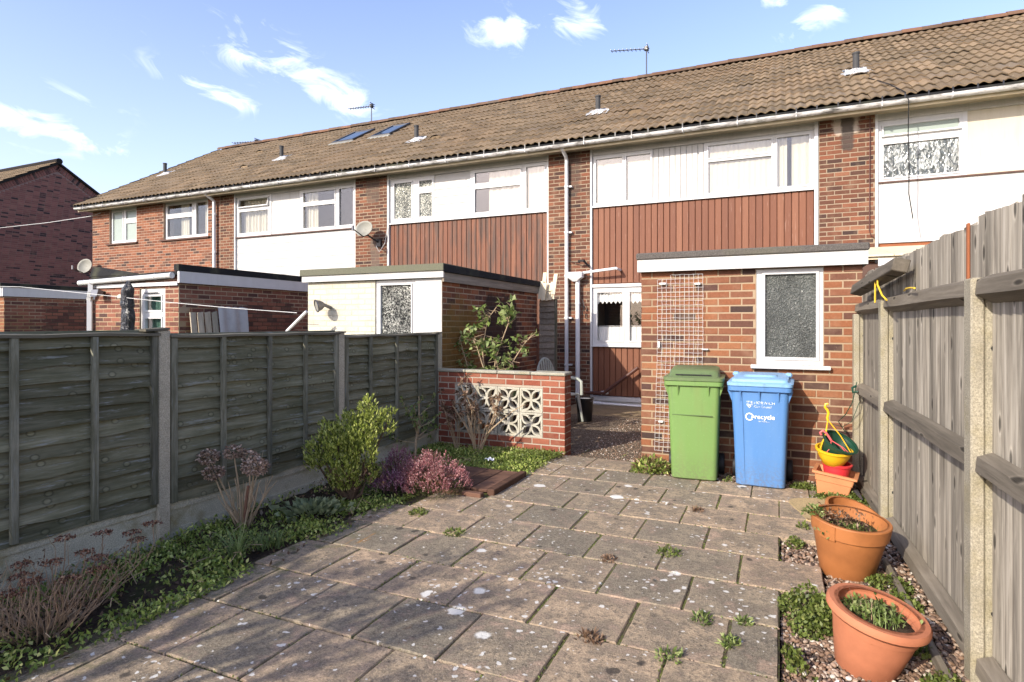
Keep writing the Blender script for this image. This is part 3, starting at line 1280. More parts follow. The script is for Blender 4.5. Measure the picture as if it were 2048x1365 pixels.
def vent_pipe(house, x, y, z, h=.36):
    o = MB()
    o.tube([(x, y, z - .1), (x, y, z + h)], .055, 12)
    o.tube([(x, y, z + h), (x, y, z + h + .03)], .064, 12)
    p = obj('vent_pipe', o, VENT, house, smooth=True)
    f = MB()
    k = math.tan(PITCH)
    pts = []
    for i in range(29):
        pts.append([])
        for j in range(7):
            dx = (i / 28 - .5) * (.50 - .10 * abs(j - 2) / 4) + .02 * math.sin(j * 2.1)
            dy = (j / 6 - .5) * .44 + (.03 * math.sin(i * 2.4))
            r = math.hypot(dx, dy)
            zz = z + k * dy + .050 + .008 * math.cos(dx * 2 * math.pi / .15) + .09 * max(0, 1 - r / .17)
            pts[-1].append((x + dx, y + dy, zz))
    f.rings(pts, False, False, False)
    obj('flashing', f, LEAD, p, smooth='all')


def hood_vent(house, x, y, z):
    """small roof ventilator tile"""
    o = MB()
    k = math.tan(PITCH)
    rg = []
    for s, wv, hv in ((-.17, .16, .10), (-.05, .16, .085), (.15, .14, .03)):
        rg.append([(x + wv * math.cos(math.radians(t)), y + s, z + k * s + .03 + hv * math.sin(math.radians(t))) for t in range(0, 181, 20)])
    o.rings(rg, False, False, False)
    o.box(x - .15, x + .15, y - .15, y - .13, z - .12, z - .0)
    obj('roof_ventilator', o, TILE, house, smooth=True)


def gutter(house, x0, x1):
    mb = MB()
    prof = []
    for t in range(180, 361, 20):
        prof.append((10.80 + .062 * math.cos(math.radians(t)), 4.952 + .062 * math.sin(math.radians(t)) + .0))
    ring = prof + [(p[0] * 1 + (10.80 - p[0]) * .12, 4.952 + (p[1] - 4.952) * .88) for p in reversed(prof)]
    mb.rings([[(x, y, z) for y, z in ring] for x in (x0, x1)], True)
    gt = obj('gutter', mb, GUT, house, smooth=True)
    x = x0 + .45
    br = MB()
    while x < x1:
        br.box(x - .008, x + .008, 10.733, 10.868, 4.885, 4.965)
        x += .9
    obj('bracket', br, GUT, gt)
    mb = MB()
    mb.box(x0, x1, 10.87, 10.895, 4.855, 5.02)
    obj('fascia_board', mb, CREAMW, house)
    mb = MB()
    mb.box(x0, x1, 10.897, 11.6, 4.905, 4.925)
    obj('soffit', mb, SOFFIT, house)
    e = MB()
    n = int((x1 - x0) / .30)
    for i in range(n):
        xx = x0 + (i + .5) * (x1 - x0) / n
        e.box(xx - .010, xx + .010, 10.735, 10.741, 4.96, 5.035)
    obj('eaves_comb', e, BLACK, house)
    e = MB()
    e.box(x0, x1, 10.742, 10.80, 4.945, 4.990)  # black strip drawn in for the dark gap between tiles and gutter
    obj('black_edge_strip', e, FELTB, house)


def window(parent, fr, u0, u1, z0, z1, cols, glass=GLASS, frame=UPVC, fd=.0, depth=.06, sash=.028, name='window', sub=True, label=None):
    """cols: glass rectangles (u0, u1, z0, z1[, glass material[, open angle]])"""
    holes = [(a[0] - sash, a[1] + sash, a[2] - sash, a[3] + sash) for a in cols]
    mb = MB()
    mb.plate(fr, u0, u1, z0, z1, holes, fd, fd + depth)
    w = obj(name, mb, frame, parent, label=label)
    for a, h in zip(cols, holes):
        gm = a[4] if len(a) > 4 and a[4] else glass
        op = a[5] if len(a) > 5 else 0
        mb = MB()
        mb.plate(fr, h[0] + .002, h[1] - .002, h[2] + .002, h[3] - .002, [(a[0], a[1], a[2], a[3])], fd - .014, fd + .04)
        pb = MB()
        pb.plate(fr, a[0] - .004, a[1] + .004, a[2] - .004, a[3] + .004, [], fd + .018, fd + .024)
        if op:
            for q in (mb, pb):
                top = Vector(fr.pt((a[0] + a[1]) / 2, fd, h[3]))
                Rm = Matrix.Translation(top) @ Matrix.Rotation(op, 4, Vector((fr.eu[0], fr.eu[1], 0))) @ Matrix.Translation(-top)
                q.v = [tuple(Rm @ Vector(p)) for p in q.v]
        obj('sash', mb, frame, w)
        obj('pane', pb, gm, w)
    return w


def curtain(parent, fr, u0, u1, z0, z1, d, mat=CURT, amp=.02, per=.11, name='curtain', scallop=0.):
    n = max(8, int((u1 - u0) / per * 7))
    rg = []
    ph = R.uniform(0, 6)
    for i in range(n + 1):
        u = u0 + (u1 - u0) * i / n
        dd = d + amp * math.sin(2 * math.pi * u / per + ph) + amp * .5 * math.sin(2 * math.pi * u / per * .43 + 1)
        zl = z0 + (scallop * abs(math.sin(math.pi * u / .085)) if scallop else 0)
        rg.append([fr.pt(u, dd, zl), fr.pt(u, dd * .985 + d * .015, (z0 + z1) / 2), fr.pt(u, dd, z1)])
    mb = MB()
    mb.rings(rg, False, False, False)
    return obj(name, mb, mat, parent, smooth='all')


def boards_v(parent, fr, u0, u1, z0, z1, w, mat, name='cladding_board', gap=.010, dep=.018, base=None):
    n = max(1, round((u1 - u0) / w))
    w = (u1 - u0) / n
    for i in range(n):
        mb = MB()
        a, b = u0 + i * w + gap / 2, u0 + (i + 1) * w - gap / 2
        pts = [fr.pt(u, d, z) for u, d, z in ((a, 0, z0), (b, 0, z0), (b, dep, z0), (a, dep, z0), (a, 0, z1), (b, 0, z1), (b, dep, z1), (a, dep, z1))]
        c = .005
        f1 = [(a, .006, z0), (a + c, 0, z0), (b - c, 0, z0), (b, .006, z0), (b, dep, z0), (a, dep, z0)]
        j = R.uniform(-.0025, .0025)
        mb.rings([[fr.pt(u, d + j, zz) for u, d, _ in f1] for zz in (z0 + R.uniform(0, .004), z1)], True)
        obj(name, mb, mat, parent)


def boards_h(parent, fr, u0, u1, z0, z1, h, mat, name='weatherboard'):
    n = max(1, round((z1 - z0) / h))
    h = (z1 - z0) / n
    for i in range(n):
        a, b = z0 + i * h, z0 + (i + 1) * h
        mb = MB()
        p = [(0, a + .003), (0, a + .012), (.006, b - .003), (.016, b), (.018, a + .003)]
        mb.rings([[fr.pt(u, d, z) for d, z in p] for u in (u0, u1)], True)
        obj(name, mb, mat, parent)


def body(house, x0, x1):
    mb = MB()
    mb.box(x0, x1, 12.25, 20.3, -.1, 4.93)
    mb.box(x0, x1, 11.32, 12.25, 2.42, 2.6)
    mb.box(x0, x1, 11.32, 12.25, -.1, .02)
    obj('wall', mb, DARK, house)


def pier(house, x0, x1, z0=-.1, right=False, left=False):
    """brick pier with a bare mortar core; its bricks are single objects"""
    mb = MB()
    mb.box(x0, x1, F, 12.25, z0, 4.905)
    p = obj('brick_pier', mb, MO_house, house)
    bricks(p, FY(F), x0 + .004, x1 - .004, z0, 4.90, [], B_house, limit=290, key=lambda u, z: -z, vis=lambda u, z: z > 1.2 if house.name.endswith('_d') else True)
    return p


def trims(house, *xs):
    for a, b in xs:
        mb = MB()
        mb.box(a, b, 11.20, 11.32, -.02, 4.905)
        obj('jamb_trim', mb, UPVC, house)


HT = {}
for key, lab, x in (('a', 'brick end house of the terrace with two white windows and no cladding', -16.2),
                    ('b', 'terraced house with white weatherboard below its upper windows', -11.0),
                    ('c', 'terraced house with dark streaked red-brown cladding and white boards between its windows', -6.2),
                    ('d', 'terraced house behind the wheelie bins with red-brown boarded front and kitchen window', -1.4),
                    ('e', 'terraced house at the right edge with smooth cream and white panels', 3.4)):
    HT[key] = thing('terraced_house', lab, 'house', (x, 11.2, 0), 'terraced houses in one row')
FW = FY(Wp)

# ---- house D (own house)
h = HT['d']
body(h, -4.23, .60)
roof(h, -3.80, 1.0)
gutter(h, -3.80, 1.0)
pier_d = pier(h, -4.23, -3.367)
# trims: jamb strips, head rail
trims(h, (-3.362, -3.33), (.535, .594))
mb = MB()
mb.box(-3.328, .533, 11.225, 11.32, 4.79, 4.905)
obj('head_rail', mb, WPAINT, h)
w = window(h, FW, -3.328, -2.165, 3.80, 4.788, [(-3.262, -2.735, 3.865, 4.715), (-2.665, -2.205, 3.865, 4.715)], OBS_D and GLASS)
curtain(w, FW, -3.30, -2.18, 3.83, 4.77, .05, CURT, .004, .2)
# ribbed white panel
pn = MB()
pn.plate(FW, -2.163, -1.250, 3.80, 4.788, [], .03, .06)
p = obj('ribbed_panel', pn, WPAINT, h)
boards_v(p, Fr((0, Wp + .008), (1, 0), (0, -1)), -2.160, -1.253, 3.802, 4.786, .101, WPAINT, 'panel_board', .004)
w = window(h, FW, -1.248, .533, 3.80, 4.788,
           [(-1.170, -.125, 3.875, 4.430), (-1.170, -.125, 4.505, 4.725), (-.035, .460, 3.875, 4.725)])
curtain(w, FW, -1.22, -.10, 3.84, 4.77, .055, CURT, .006, .09)
curtain(w, FW, -.06, .12, 3.84, 4.77, .07, CURT, .012, .07)
curtain(w, FW, .19, .49, 3.84, 4.77, .06, CURT, .010, .11)
mb = MB()
mb.box(-3.34, .545, 11.205, 11.25, 3.775, 3.80)
obj('window_board', mb, UPVC, h)
# red-brown cladding
mb = MB()
mb.box(-3.328, .533, 11.272, 11.32, 2.285, 3.773)
c = obj('cladding', mb, CLAD, h)
boards_v(c, FW, -3.326, .531, 2.30, 3.765, .114, CLAD)
mb = MB()
mb.box(-3.328, .533, 11.21, 11.32, 2.225, 2.284)
obj('head_rail', mb, UPVC, h)
w = window(h, FW, -3.328, -1.05, 1.095, 2.223, [(-3.235, -2.735, 1.195, 2.125), (-2.600, -2.05, 1.195, 2.125), (-1.93, -1.15, 1.195, 2.125)])
for a, b in ((-3.25, -2.72), (-2.62, -2.04), (-1.95, -1.13)):
    curtain(w, FW, a, b, 1.90, 2.14, .06, LACE, .012, .065, 'lace_valance', .05)
    curtain(w, FW, a, b, 1.19, 1.46, .06, LACE, .012, .075, 'lace_cafe_curtain')
    mb = MB()
    mb.tube([FW.pt(a, .06, 1.475), FW.pt(b, .06, 1.475)], .006, 6)
    obj('curtain_rod', mb, UPVC, w)
mb = MB()
mb.box(-3.345, -1.03, 11.185, 11.25, 1.075, 1.094)
obj('window_sill', mb, UPVC, h)
mb = MB()
mb.box(-3.328, .533, 11.272, 11.32, .12, 1.074)
mb.box(-1.05, .533, 11.272, 11.32, 1.075, 2.223)
c = obj('cladding', mb, CLAD, h)
boards_v(c, FW, -3.326, .531, .135, 1.072, .114, CLAD)
mb = MB()
mb.box(-3.36, .533, 11.19, 11.32, .035, .118)
mb.box(-3.36, .533, 11.225, 11.32, -.10, .033)
obj('plinth_strip', mb, UPVC, h)
# downpipes
mb = MB()
mb.tube([(-3.82, 10.83, 4.93), (-3.82, 10.9, 4.87), (-3.82, 11.06, 4.80), (-3.82, 11.12, 4.72), (-3.82, 11.12, .1)], .038, 10)
for z in (4.2, 3.3, 2.45, 1.62, .7):
    mb.tube([(-3.82, 11.12, z), (-3.82, 11.12, z + .03)], .048, 10)
    mb.box(-3.77, -3.72, 11.12, 11.2, z, z + .03)
obj('downpipe', mb, PIPE, h, smooth=True)
mb = MB()
mb.tube([(-3.585, 11.10, 2.36), (-3.585, 11.10, .05)], .044, 10)
for z in (1.9, .42):
    mb.tube([(-3.585, 11.10, z), (-3.585, 11.10, z + .03)], .052, 10)
# hopper head
hp = [sqring(-3.62, 11.07, a, b, .015, z, 3) for z, a, b in ((2.34, .05, .05), (2.40, .12, .085), (2.415, .15, .09), (2.50, .15, .09), (2.505, .155, .095), (2.52, .155, .095))]
mb.rings(hp, True)
obj('waste_pipe', mb, PIPE, h, smooth=True)
mb = MB()
mb.tube([(-3.5, 11.07, 2.50), (-3.2, 11.02, 2.525), (-2.80, 11.0, 2.56)], .026, 8)
mb.tube([(-2.80, 11.0, 2.56), (-2.79, 11.05, 2.555), (-2.78, 11.24, 2.55)], .026, 8)
obj('overflow_pipe', mb, PIPE, h, smooth=True)
mb = MB()
mb.tube([(-3.42, 11.10, .185), (-3.05, 11.06, .195), (-2.40, 11.06, .70)], .034, 8)
obj('sink_pipe', mb, BROWNP, h, smooth=True)
mb = MB()
mb.tube([(-3.12, 11.09, .19), (-2.98, 11.09, .215)], .036, 8)
obj('pipe_joint', mb, PIPE, h, smooth=True)
mb = MB()
mb.tube([(-3.40, 11.10, .0), (-2.0, 11.10, -.03)], .024, 8)
mb.tube([(-3.36, 11.10, .0), (-3.12, 11.10, -.005)], .032, 8)
obj('ground_pipe', mb, PIPE, h, smooth=True)
vent_pipe(h, -3.608, 12.60, 6.10)
hood_vent(h, -2.68, 12.22, 5.874)
# bird and wires on the pier
mb = MB()
mb.tube([(-3.52, 11.05, 2.70), (-3.60, 11.1, 2.72), (-3.74, 11.16, 2.735)], .01, 6)
mb.tube([(-3.36, 11.12, 2.62), (-3.45, 11.05, 2.74), (-3.56, 11.05, 2.735)], [.012, .03, .02], 6)
mb.tube([(-3.50, 11.15, 1.98), (-3.45, 11.1, 1.85), (-3.49, 11.1, 1.7), (-3.43, 11.14, 1.62), (-3.47, 11.12, 1.9), (-3.41, 11.14, 1.75)], .008, 5)
obj('pier_bracket', mb, BLACK, h)

# ---- house C
h = HT['c']
body(h, -9.03, -4.232)
roof(h, -8.60, -3.80)
gutter(h, -8.60, -3.80)
pier(h, -9.05, -8.157)
trims(h, (-8.152, -8.11), (-4.262, -4.234))
mb = MB()
mb.box(-8.108, -4.264, 11.225, 11.32, 4.80, 4.905)
obj('head_rail', mb, WPAINT, h)
window(h, FW, -8.108, -6.93, 3.80, 4.798, [(-7.985, -7.52, 3.90, 4.70), (-7.315, -6.985, 4.56, 4.70), (-7.315, -6.985, 3.90, 4.42)], OBS_C)
mb = MB()
mb.plate(FW, -6.928, -6.035, 3.80, 4.798, [], .03, .06)
p = obj('weatherboard_panel', mb, WPAINT, h)
boards_h(p, Fr((0, Wp + .006), (1, 0), (0, -1)), -6.926, -6.037, 3.802, 4.796, .165, WPAINT)
w = window(h, FW, -6.033, -4.264, 3.80, 4.798, [(-5.92, -4.86, 3.885, 4.385), (-5.92, -4.86, 4.50, 4.73), (-4.73, -4.33, 3.885, 4.73)])
curtain(w, FW, -5.62, -4.83, 3.84, 4.77, .07, CURT, .014, .13)
curtain(w, FW, -4.75, -4.29, 3.84, 4.77, .06, CURT, .008, .10)
mb = MB()
mb.box(-8.12, -4.255, 11.20, 11.25, 3.775, 3.80)
obj('window_board', mb, UPVC, h)
mb = MB()
mb.box(-8.108, -4.264, 11.272, 11.32, -.05, 3.773)
c = obj('cladding', mb, CLAD, h)
boards_v(c, FW, -8.106, -4.266, 1.4, 3.765, .116, CLAD)
vent_pipe(h, -8.26, 12.566, 6.079)
hood_vent(h, -7.62, 12.57, 6.08)
for (xa, xb) in ((-11.86, -11.10), (-10.47, -9.83)):
    o = MB()
    Y0, Y1 = 13.6, 14.65
    zz = lambda y: EZ + (y - EY) * math.tan(PITCH)
    fr_ = []
    for (a, b, c_, d, t) in ((xa, xb, Y0, Y1, .10),):
        k = .07
        for (p, q, r_, s_) in ((a, b, c_, c_ + k), (a, b, d - k, d), (a, a + k, c_ + k, d - k), (b - k, b, c_ + k, d - k)):
            o.hexa([(p, r_, zz(r_) + .0), (q, r_, zz(r_) + .0), (q, s_, zz(s_) + .0), (p, s_, zz(s_) + .0),
                    (p, r_, zz(r_) + t), (q, r_, zz(r_) + t), (q, s_, zz(s_) + t), (p, s_, zz(s_) + t)])
    hh = HT['b']
    sk = obj('skylight', o, BLACK, hh)
    o = MB()
    k = .07
    o.add([(xa + k, Y0 + k, zz(Y0 + k) + .085), (xb - k, Y0 + k, zz(Y0 + k) + .085), (xb - k, Y1 - k, zz(Y1 - k) + .085), (xa + k, Y1 - k, zz(Y1 - k) + .085)], [(0, 1, 2, 3)])
    obj('pane', o, GLASSSKY, sk)
    o = MB()
    o.hexa([(xa - .05, Y0 - .12, zz(Y0 - .12) + .04), (xb + .05, Y0 - .12, zz(Y0 - .12) + .04), (xb + .05, Y0 - .003, zz(Y0) + .05), (xa - .05, Y0 - .003, zz(Y0) + .05),
            (xa - .05, Y0 - .12, zz(Y0 - .12) + .06), (xb + .05, Y0 - .12, zz(Y0 - .12) + .06), (xb + .05, Y0 - .003, zz(Y0) + .07), (xa - .05, Y0 - .003, zz(Y0) + .07)])
    obj('flashing', o, DISH, sk)

# ---- house B
h = HT['b']
body(h, -13.50, -9.052)
roof(h, -13.26, -8.60)
gutter(h, -13.26, -8.60)
pier(h, -13.50, -12.995)
trims(h, (-12.990, -12.955), (-9.09, -9.054))
mb = MB()
mb.box(-12.953, -9.092, 11.225, 11.32, 4.81, 4.905)
obj('head_rail', mb, WPAINT, h)
w = window(h, FW, -12.953, -11.74, 3.78, 4.808, [(-12.85, -11.845, 3.875, 4.43), (-12.85, -11.845, 4.55, 4.74, None, -.20)])
curtain(w, FW, -12.88, -11.80, 3.82, 4.78, .16, CURT, .03, .12)
mb = MB()
mb.plate(FW, -11.738, -10.802, 3.78, 4.808, [], .012, .06)
obj('white_panel', mb, WPAINT, h)
w = window(h, FW, -10.80, -9.092, 3.78, 4.808, [(-10.68, -9.70, 3.865, 4.40), (-10.68, -9.70, 4.50, 4.735), (-9.565, -9.15, 3.865, 4.735)])
curtain(w, FW, -10.70, -10.30, 3.82, 4.78, .12, CURT, .025, .1)
mb = MB()
mb.box(-12.96, -9.085, 11.21, 11.25, 3.752, 3.78)
obj('window_board', mb, DARKSILL, h)
mb = MB()
mb.box(-12.953, -9.092, 11.272, 11.32, -.05, 3.75)
c = obj('weatherboarding', mb, WPAINT, h)
boards_h(c, FW, -12.951, -9.094, .8, 3.748, .20, WPAINT)
vent_pipe(h, -13.187 + .25, 12.771, 6.201)

# ---- house A (end house)
h = HT['a']
WH = [(-18.12, -16.89, 3.885, 4.91), (-15.735, -13.96, 3.87, 4.91)]
mb = MB()
mb.plate(FY(F), -18.92, -13.505, -.1, 4.905, WH, 0, .32)
mb.box(-18.92, -13.505, 12.25, 20.3, -.1, 4.93)
mb.box(-18.92, -13.505, 11.521, 12.25, 2.42, 2.6)
mb.box(-18.92, -18.6, 11.521, 12.25, -.1, 4.93)
w = obj('brick_wall', mb, MO_end, h)
bricks(w, FY(F), -18.916, -13.51, -.1, 4.90, WH, B_end, limit=290, key=lambda u, z: u, vis=lambda u, z: z > 2.3)
roof(h, -19.06, -13.26)
gutter(h, -19.06, -13.26)
FA = FY(11.26)
w = window(h, FA, -18.115, -16.895, 3.89, 4.905, [(-18.03, -17.60, 3.97, 4.83), (-17.43, -16.97, 4.60, 4.83), (-17.43, -16.97, 3.97, 4.46)], FROST)
w = window(h, FA, -15.73, -13.965, 3.875, 4.905, [(-15.64, -14.64, 3.955, 4.46), (-15.64, -14.64, 4.585, 4.83), (-14.48, -14.04, 3.955, 4.83)])
curtain(w, FA, -15.2, -14.9, 3.9, 4.86, .12, CURT, .02, .1)
curtain(w, FA, -14.28, -14.0, 3.9, 4.86, .12, CURT, .02, .1)
mb = MB()
mb.box(-18.20, -16.82, 11.14, 11.255, 3.845, 3.884)
mb.box(-15.82, -13.88, 11.14, 11.255, 3.83, 3.869)
obj('window_sill', mb, DARKSILL, h)
mb = MB()
mb.tube([(-13.62, 10.83, 4.93), (-13.62, 10.95, 4.85), (-13.62, 11.11, 4.76), (-13.62, 11.12, .1)], .045, 10)
for z in (4.4, 3.4, 2.6):
    mb.tube([(-13.62, 11.12, z), (-13.62, 11.12, z + .04)], .056, 10)
obj('downpipe', mb, PIPE, h, smooth=True)
# stepped verge tiles at the gable end
mb = MB()
gz = SL / 15
for r in range(15):
    s0 = r * gz - .04
    y0_, y1_ = EY + s0 * math.cos(PITCH), EY + (s0 + gz + .04) * math.cos(PITCH)
    z0_, z1_ = EZ + s0 * math.sin(PITCH), EZ + (s0 + gz + .04) * math.sin(PITCH)
    mb.hexa([(-19.10, y0_, z0_ - .05), (-19.062, y0_, z0_ - .05), (-19.062, y1_, z1_ - .05), (-19.10, y1_, z1_ - .05),
             (-19.10, y0_, z0_ + .075), (-19.062, y0_, z0_ + .075), (-19.062, y1_, z1_ + .05), (-19.10, y1_, z1_ + .05)])
obj('verge', mb, UNDER, h)
mb = MB()
mb.add([(-18.93, 11.2, 4.9), (-18.93, 20.3, 4.9), (-18.93, RY, 7.85), (-18.7, 11.2, 4.9), (-18.7, 20.3, 4.9), (-18.7, RY, 7.85)],
       [(0, 1, 2), (5, 4, 3), (0, 2, 5, 3), (1, 4, 5, 2)])
obj('gable', mb, B_end, h)
vent_pipe(h, -18.3, 13.079, 6.384)
hood_vent(h, -13.873, 12.453, 6.012)
hood_vent(h, -15.193, 14.233, 7.069)

# ---- house E
h = HT['e']
body(h, .602, 5.8)
roof(h, 1.0, 5.8)
gutter(h, 1.0, 5.8)
pier(h, .604, 1.412)
mb = MB()
mb.box(1.416, 1.455, 11.20, 11.32, -.02, 4.905)
obj('jamb_trim', mb, UPVC, h)
mb = MB()
mb.box(1.457, 5.8, 11.225, 11.32, 4.80, 4.905)
obj('head_rail', mb, WPAINT, h)
w = window(h, FW, 1.457, 2.645, 3.81, 4.798, [(1.535, 2.535, 3.875, 4.41), (1.535, 2.535, 4.555, 4.70, FROST, -.16)], OBS_E)
mb = MB()
mb.plate(FW, 2.647, 5.8, 3.81, 4.798, [], .012, .06)
obj('cream_panel', mb, CREAM, h)
mb = MB()
mb.box(1.45, 5.8, 11.225, 11.30, 3.785, 3.81)
obj('panel_joint', mb, DARKSILL, h)
mb = MB()
mb.box(1.457, 5.8, 11.25, 11.32, 2.82, 3.783)
obj('white_panel', mb, WPAINT, h)
mb = MB()
mb.box(1.416, 5.8, 11.28, 11.32, 2.3, 2.818)
mb.box(1.416, 5.8, 11.28, 11.32, -.05, 2.298)
obj('orange_board', mb, ORANGEW, h)
vent_pipe(h, 1.30, 12.725, 6.173)
hood_vent(h, .95 + .35, 12.35, 5.95)
# cable hanging from the eaves
mb = MB()
mb.tube([(1.35, 12.4, 6.0), (1.62, 11.3, 5.4), (1.76, 10.78, 5.06), (1.79, 10.70, 4.9), (1.785, 10.72, 4.4), (1.80, 10.74, 3.9), (1.80, 10.76, 3.5), (1.86, 10.8, 3.12)], .008, 6)
c = obj('hanging_cable', mb, CABLE)
tag(c, 'black cable hanging from the eaves in front of the right-hand upper window', 'cable')
mb = MB()
mb.tube([(1.34, 11.17, 4.88), (1.335, 11.17, 3.9), (1.33, 11.17, 3.02), (1.35, 11.17, 2.95), (1.40, 11.17, 2.9)], .008, 6)
c = obj('wall_cable', mb, BROWNP)
tag(c, 'thin brown cable running down the brick pier beside the white panel', 'cable')

# ---- lean-to of the right-hand neighbour
t = thing('lean_to', 'low lean-to roof of pale tiles behind the right fence', 'lean-to', (1.6, 9.8, 0))
mb = MB()
mb.hexa([(.95, 8.9, 2.34), (3.6, 8.9, 2.34), (3.6, 11.15, 2.72), (.95, 11.15, 2.72), (.95, 8.9, 2.37), (3.6, 8.9, 2.37), (3.6, 11.15, 2.75), (.95, 11.15, 2.75)])
rf = obj('roof', mb, CREAMW, t)
for i in range(7):
    mb = MB()
    xa = .95 + i * .38
    mb.hexa([(xa, 8.86, 2.375), (xa + .374, 8.86, 2.375), (xa + .374, 9.6, 2.50), (xa, 9.6, 2.50), (xa, 8.86, 2.40), (xa + .374, 8.86, 2.40), (xa + .374, 9.6, 2.52), (xa, 9.6, 2.52)])
    obj('roof_sheet', mb, CREAMW, rf)
mb = MB()
mb.box(1.15, 3.6, 8.84, 8.86, 2.25, 2.345)
obj('fascia_board', mb, UPVC, t)
mb = MB()
mb.box(.98, 3.55, 9.0, 9.1, -.1, 2.3)
obj('wall', mb, DARKSILL, t)

# ================================================================== detached house beyond the terrace on the left
t = thing('gabled_house', 'dark brick gable end of a separate house at the left edge', 'house', (-29.5, 14.2, 0))
GX = -26.3
gy0, gy1, gry, grz = 8.0, 20.5, 14.25, 7.93
gk = .61
mb = MB()
ez = grz - gk * (gry - gy0)
mb.add([(GX, gy0, -.1), (GX, gy1, -.1), (GX, gy1, grz - gk * (gy1 - gry)), (GX, gry, grz), (GX, gy0, ez),
        (-36, gy0, -.1), (-36, gy1, -.1), (-36, gy1, grz - gk * (gy1 - gry)), (-36, gry, grz), (-36, gy0, ez)],
       [(0, 1, 2, 3, 4), (9, 8, 7, 6, 5), (0, 4, 9, 5), (1, 6, 7, 2), (2, 7, 8, 3), (3, 8, 9, 4)])
w = obj('wall', mb, MO_gable, t)
FG = FX(GX)
mbs = MB()
for r in range(108):
    z = .0 + r * .075
    lim = (grz - .32 - z - .075) / gk
    if lim <= 0.1:
        break
    a, b = max(gy0, gry - lim), min(gy1, gry + lim)
    u = a - (.1125 if r % 2 else 0)
    while u < b:
        p, q = max(u + .004, a), min(u + .221, b)
        if q - p > .04:
            v, f = bricks_mesh_v(q - p, .066)
            M = FG.M((p + q) / 2, -.005, z + .0375)
            mbs.add([M @ Vector(x) for x in v], f)
        u += .225
obj('brick', mbs, B_gable, w, kind='stuff')
mbs = MB()
n = 70
for sgn in (-1, 1):
    for i in range(n):
        s = .05 + i * .077 / math.cos(math.atan(gk))
        y = gry + sgn * i * .083
        z = grz - gk * abs(y - gry) - .17
        if y < gy0 or y > gy1:
            continue
        M = Matrix.Translation((GX + .012, y, z)) @ Matrix.Rotation(-sgn * math.atan(gk), 4, 'X')
        mbs.add([M @ Vector(p) for p in [(-.02, -.034, -.11), (.012, -.034, -.11), (.012, .034, -.11), (-.02, .034, -.11), (-.02, -.034, .11), (.012, -.034, .11), (.012, .034, .11), (-.02, .034, .11)]],
                [(0, 3, 2, 1), (4, 5, 6, 7), (0, 1, 5, 4), (1, 2, 6, 5), (2, 3, 7, 6), (3, 0, 4, 7)])
obj('verge_brick', mbs, B_gable, w, kind='stuff')
mb = MB()
for sgn, ye in ((-1, gy0 - .3), (1, gy1 + .3)):
    zz = grz - gk * abs(ye - gry)
    mb.hexa([(GX + .10, ye, zz - .03), (GX + .10, gry, grz - .03), (-36, gry, grz - .03), (-36, ye, zz - .03),
             (GX + .10, ye, zz + .06), (GX + .10, gry, grz + .06), (-36, gry, grz + .06), (-36, ye, zz + .06)])
rf = obj('roof', mb, UNDER, t)
mbs = MB()
for r in range(17):
    for i in range(32):
        yb = gy0 - .3 + r * .39
        if yb > gry - .2:
            continue
        zb = grz - gk * (gry - yb) + .065
        M = Matrix.Translation((GX + .08 - (i + 1) * .30, yb, zb)) @ Matrix.Rotation(math.atan(gk), 4, 'X')
        mbs.add([M @ v.co for v in TM.vertices], [tuple(p.vertices) for p in TM.polygons])
obj('roof_tile', mbs, TILE, rf, smooth=True, kind='stuff')
mb = MB()
mb.tube([(GX + .12, gry, grz + .09), (-36, gry, grz + .09)], .12, 10)
obj('ridge', mb, UNDER, rf, smooth=True)


# ================================================================== own brick shed
t = thing('brick_shed', 'orange brick shed with white fascia and obscured window behind the wheelie bins', 'shed', (-.33, 6.45, 0), 'flat-roofed garden sheds')
SY = 6.45
sh = [(-.214, .387, 1.10, 2.055)]
mb = MB()
mb.plate(FY(SY), -1.362, .712, -.12, 2.07, sh, 0, .20)
mb.box(-1.362, -1.16, SY + .202, 9.9, -.12, 2.07)
mb.box(.51, .712, SY + .202, 9.9, -.12, 2.07)
mb.box(-1.158, .508, 9.7, 9.9, -.12, 2.07)
w = obj('wall', mb, MO_shed, t)
bricks(w, FY(SY), -1.362, .712, -.105, 2.07, sh, B_shed, limit=300, off=.1125)
bricks(w, Fr((-1.362, 9.9), (0, -1), (-1, 0)), 0, 9.9 - SY, -.105, 2.07, [], B_shed, limit=0)
FS = FY(SY + .012)
wd = window(t, FS, -.212, .385, 1.105, 2.052, [(-.131, .323, 1.180, 2.000)], OBS_D, sash=.03, depth=.07)
mb = MB()
mb.bbox(-.262, .447, 6.385, 6.46, 1.065, 1.103, .006)
obj('window_sill', mb, UPVC, t)
mb = MB()
mb.box(-1.388, .748, 6.36, 6.385, 2.062, 2.188)
mb.box(.724, .748, 6.387, 9.95, 2.062, 2.188)
mb.box(-1.388, -1.364, 6.387, 9.95, 2.062, 2.188)
obj('fascia_board', mb, WPAINT, t)
mb = MB()
mb.box(-1.362, .722, 6.39, 9.95, 2.072, 2.18)
mb.bbox(-1.40, .760, 6.345, 9.97, 2.190, 2.262, .012)
obj('flat_roof', mb, FELT, t)

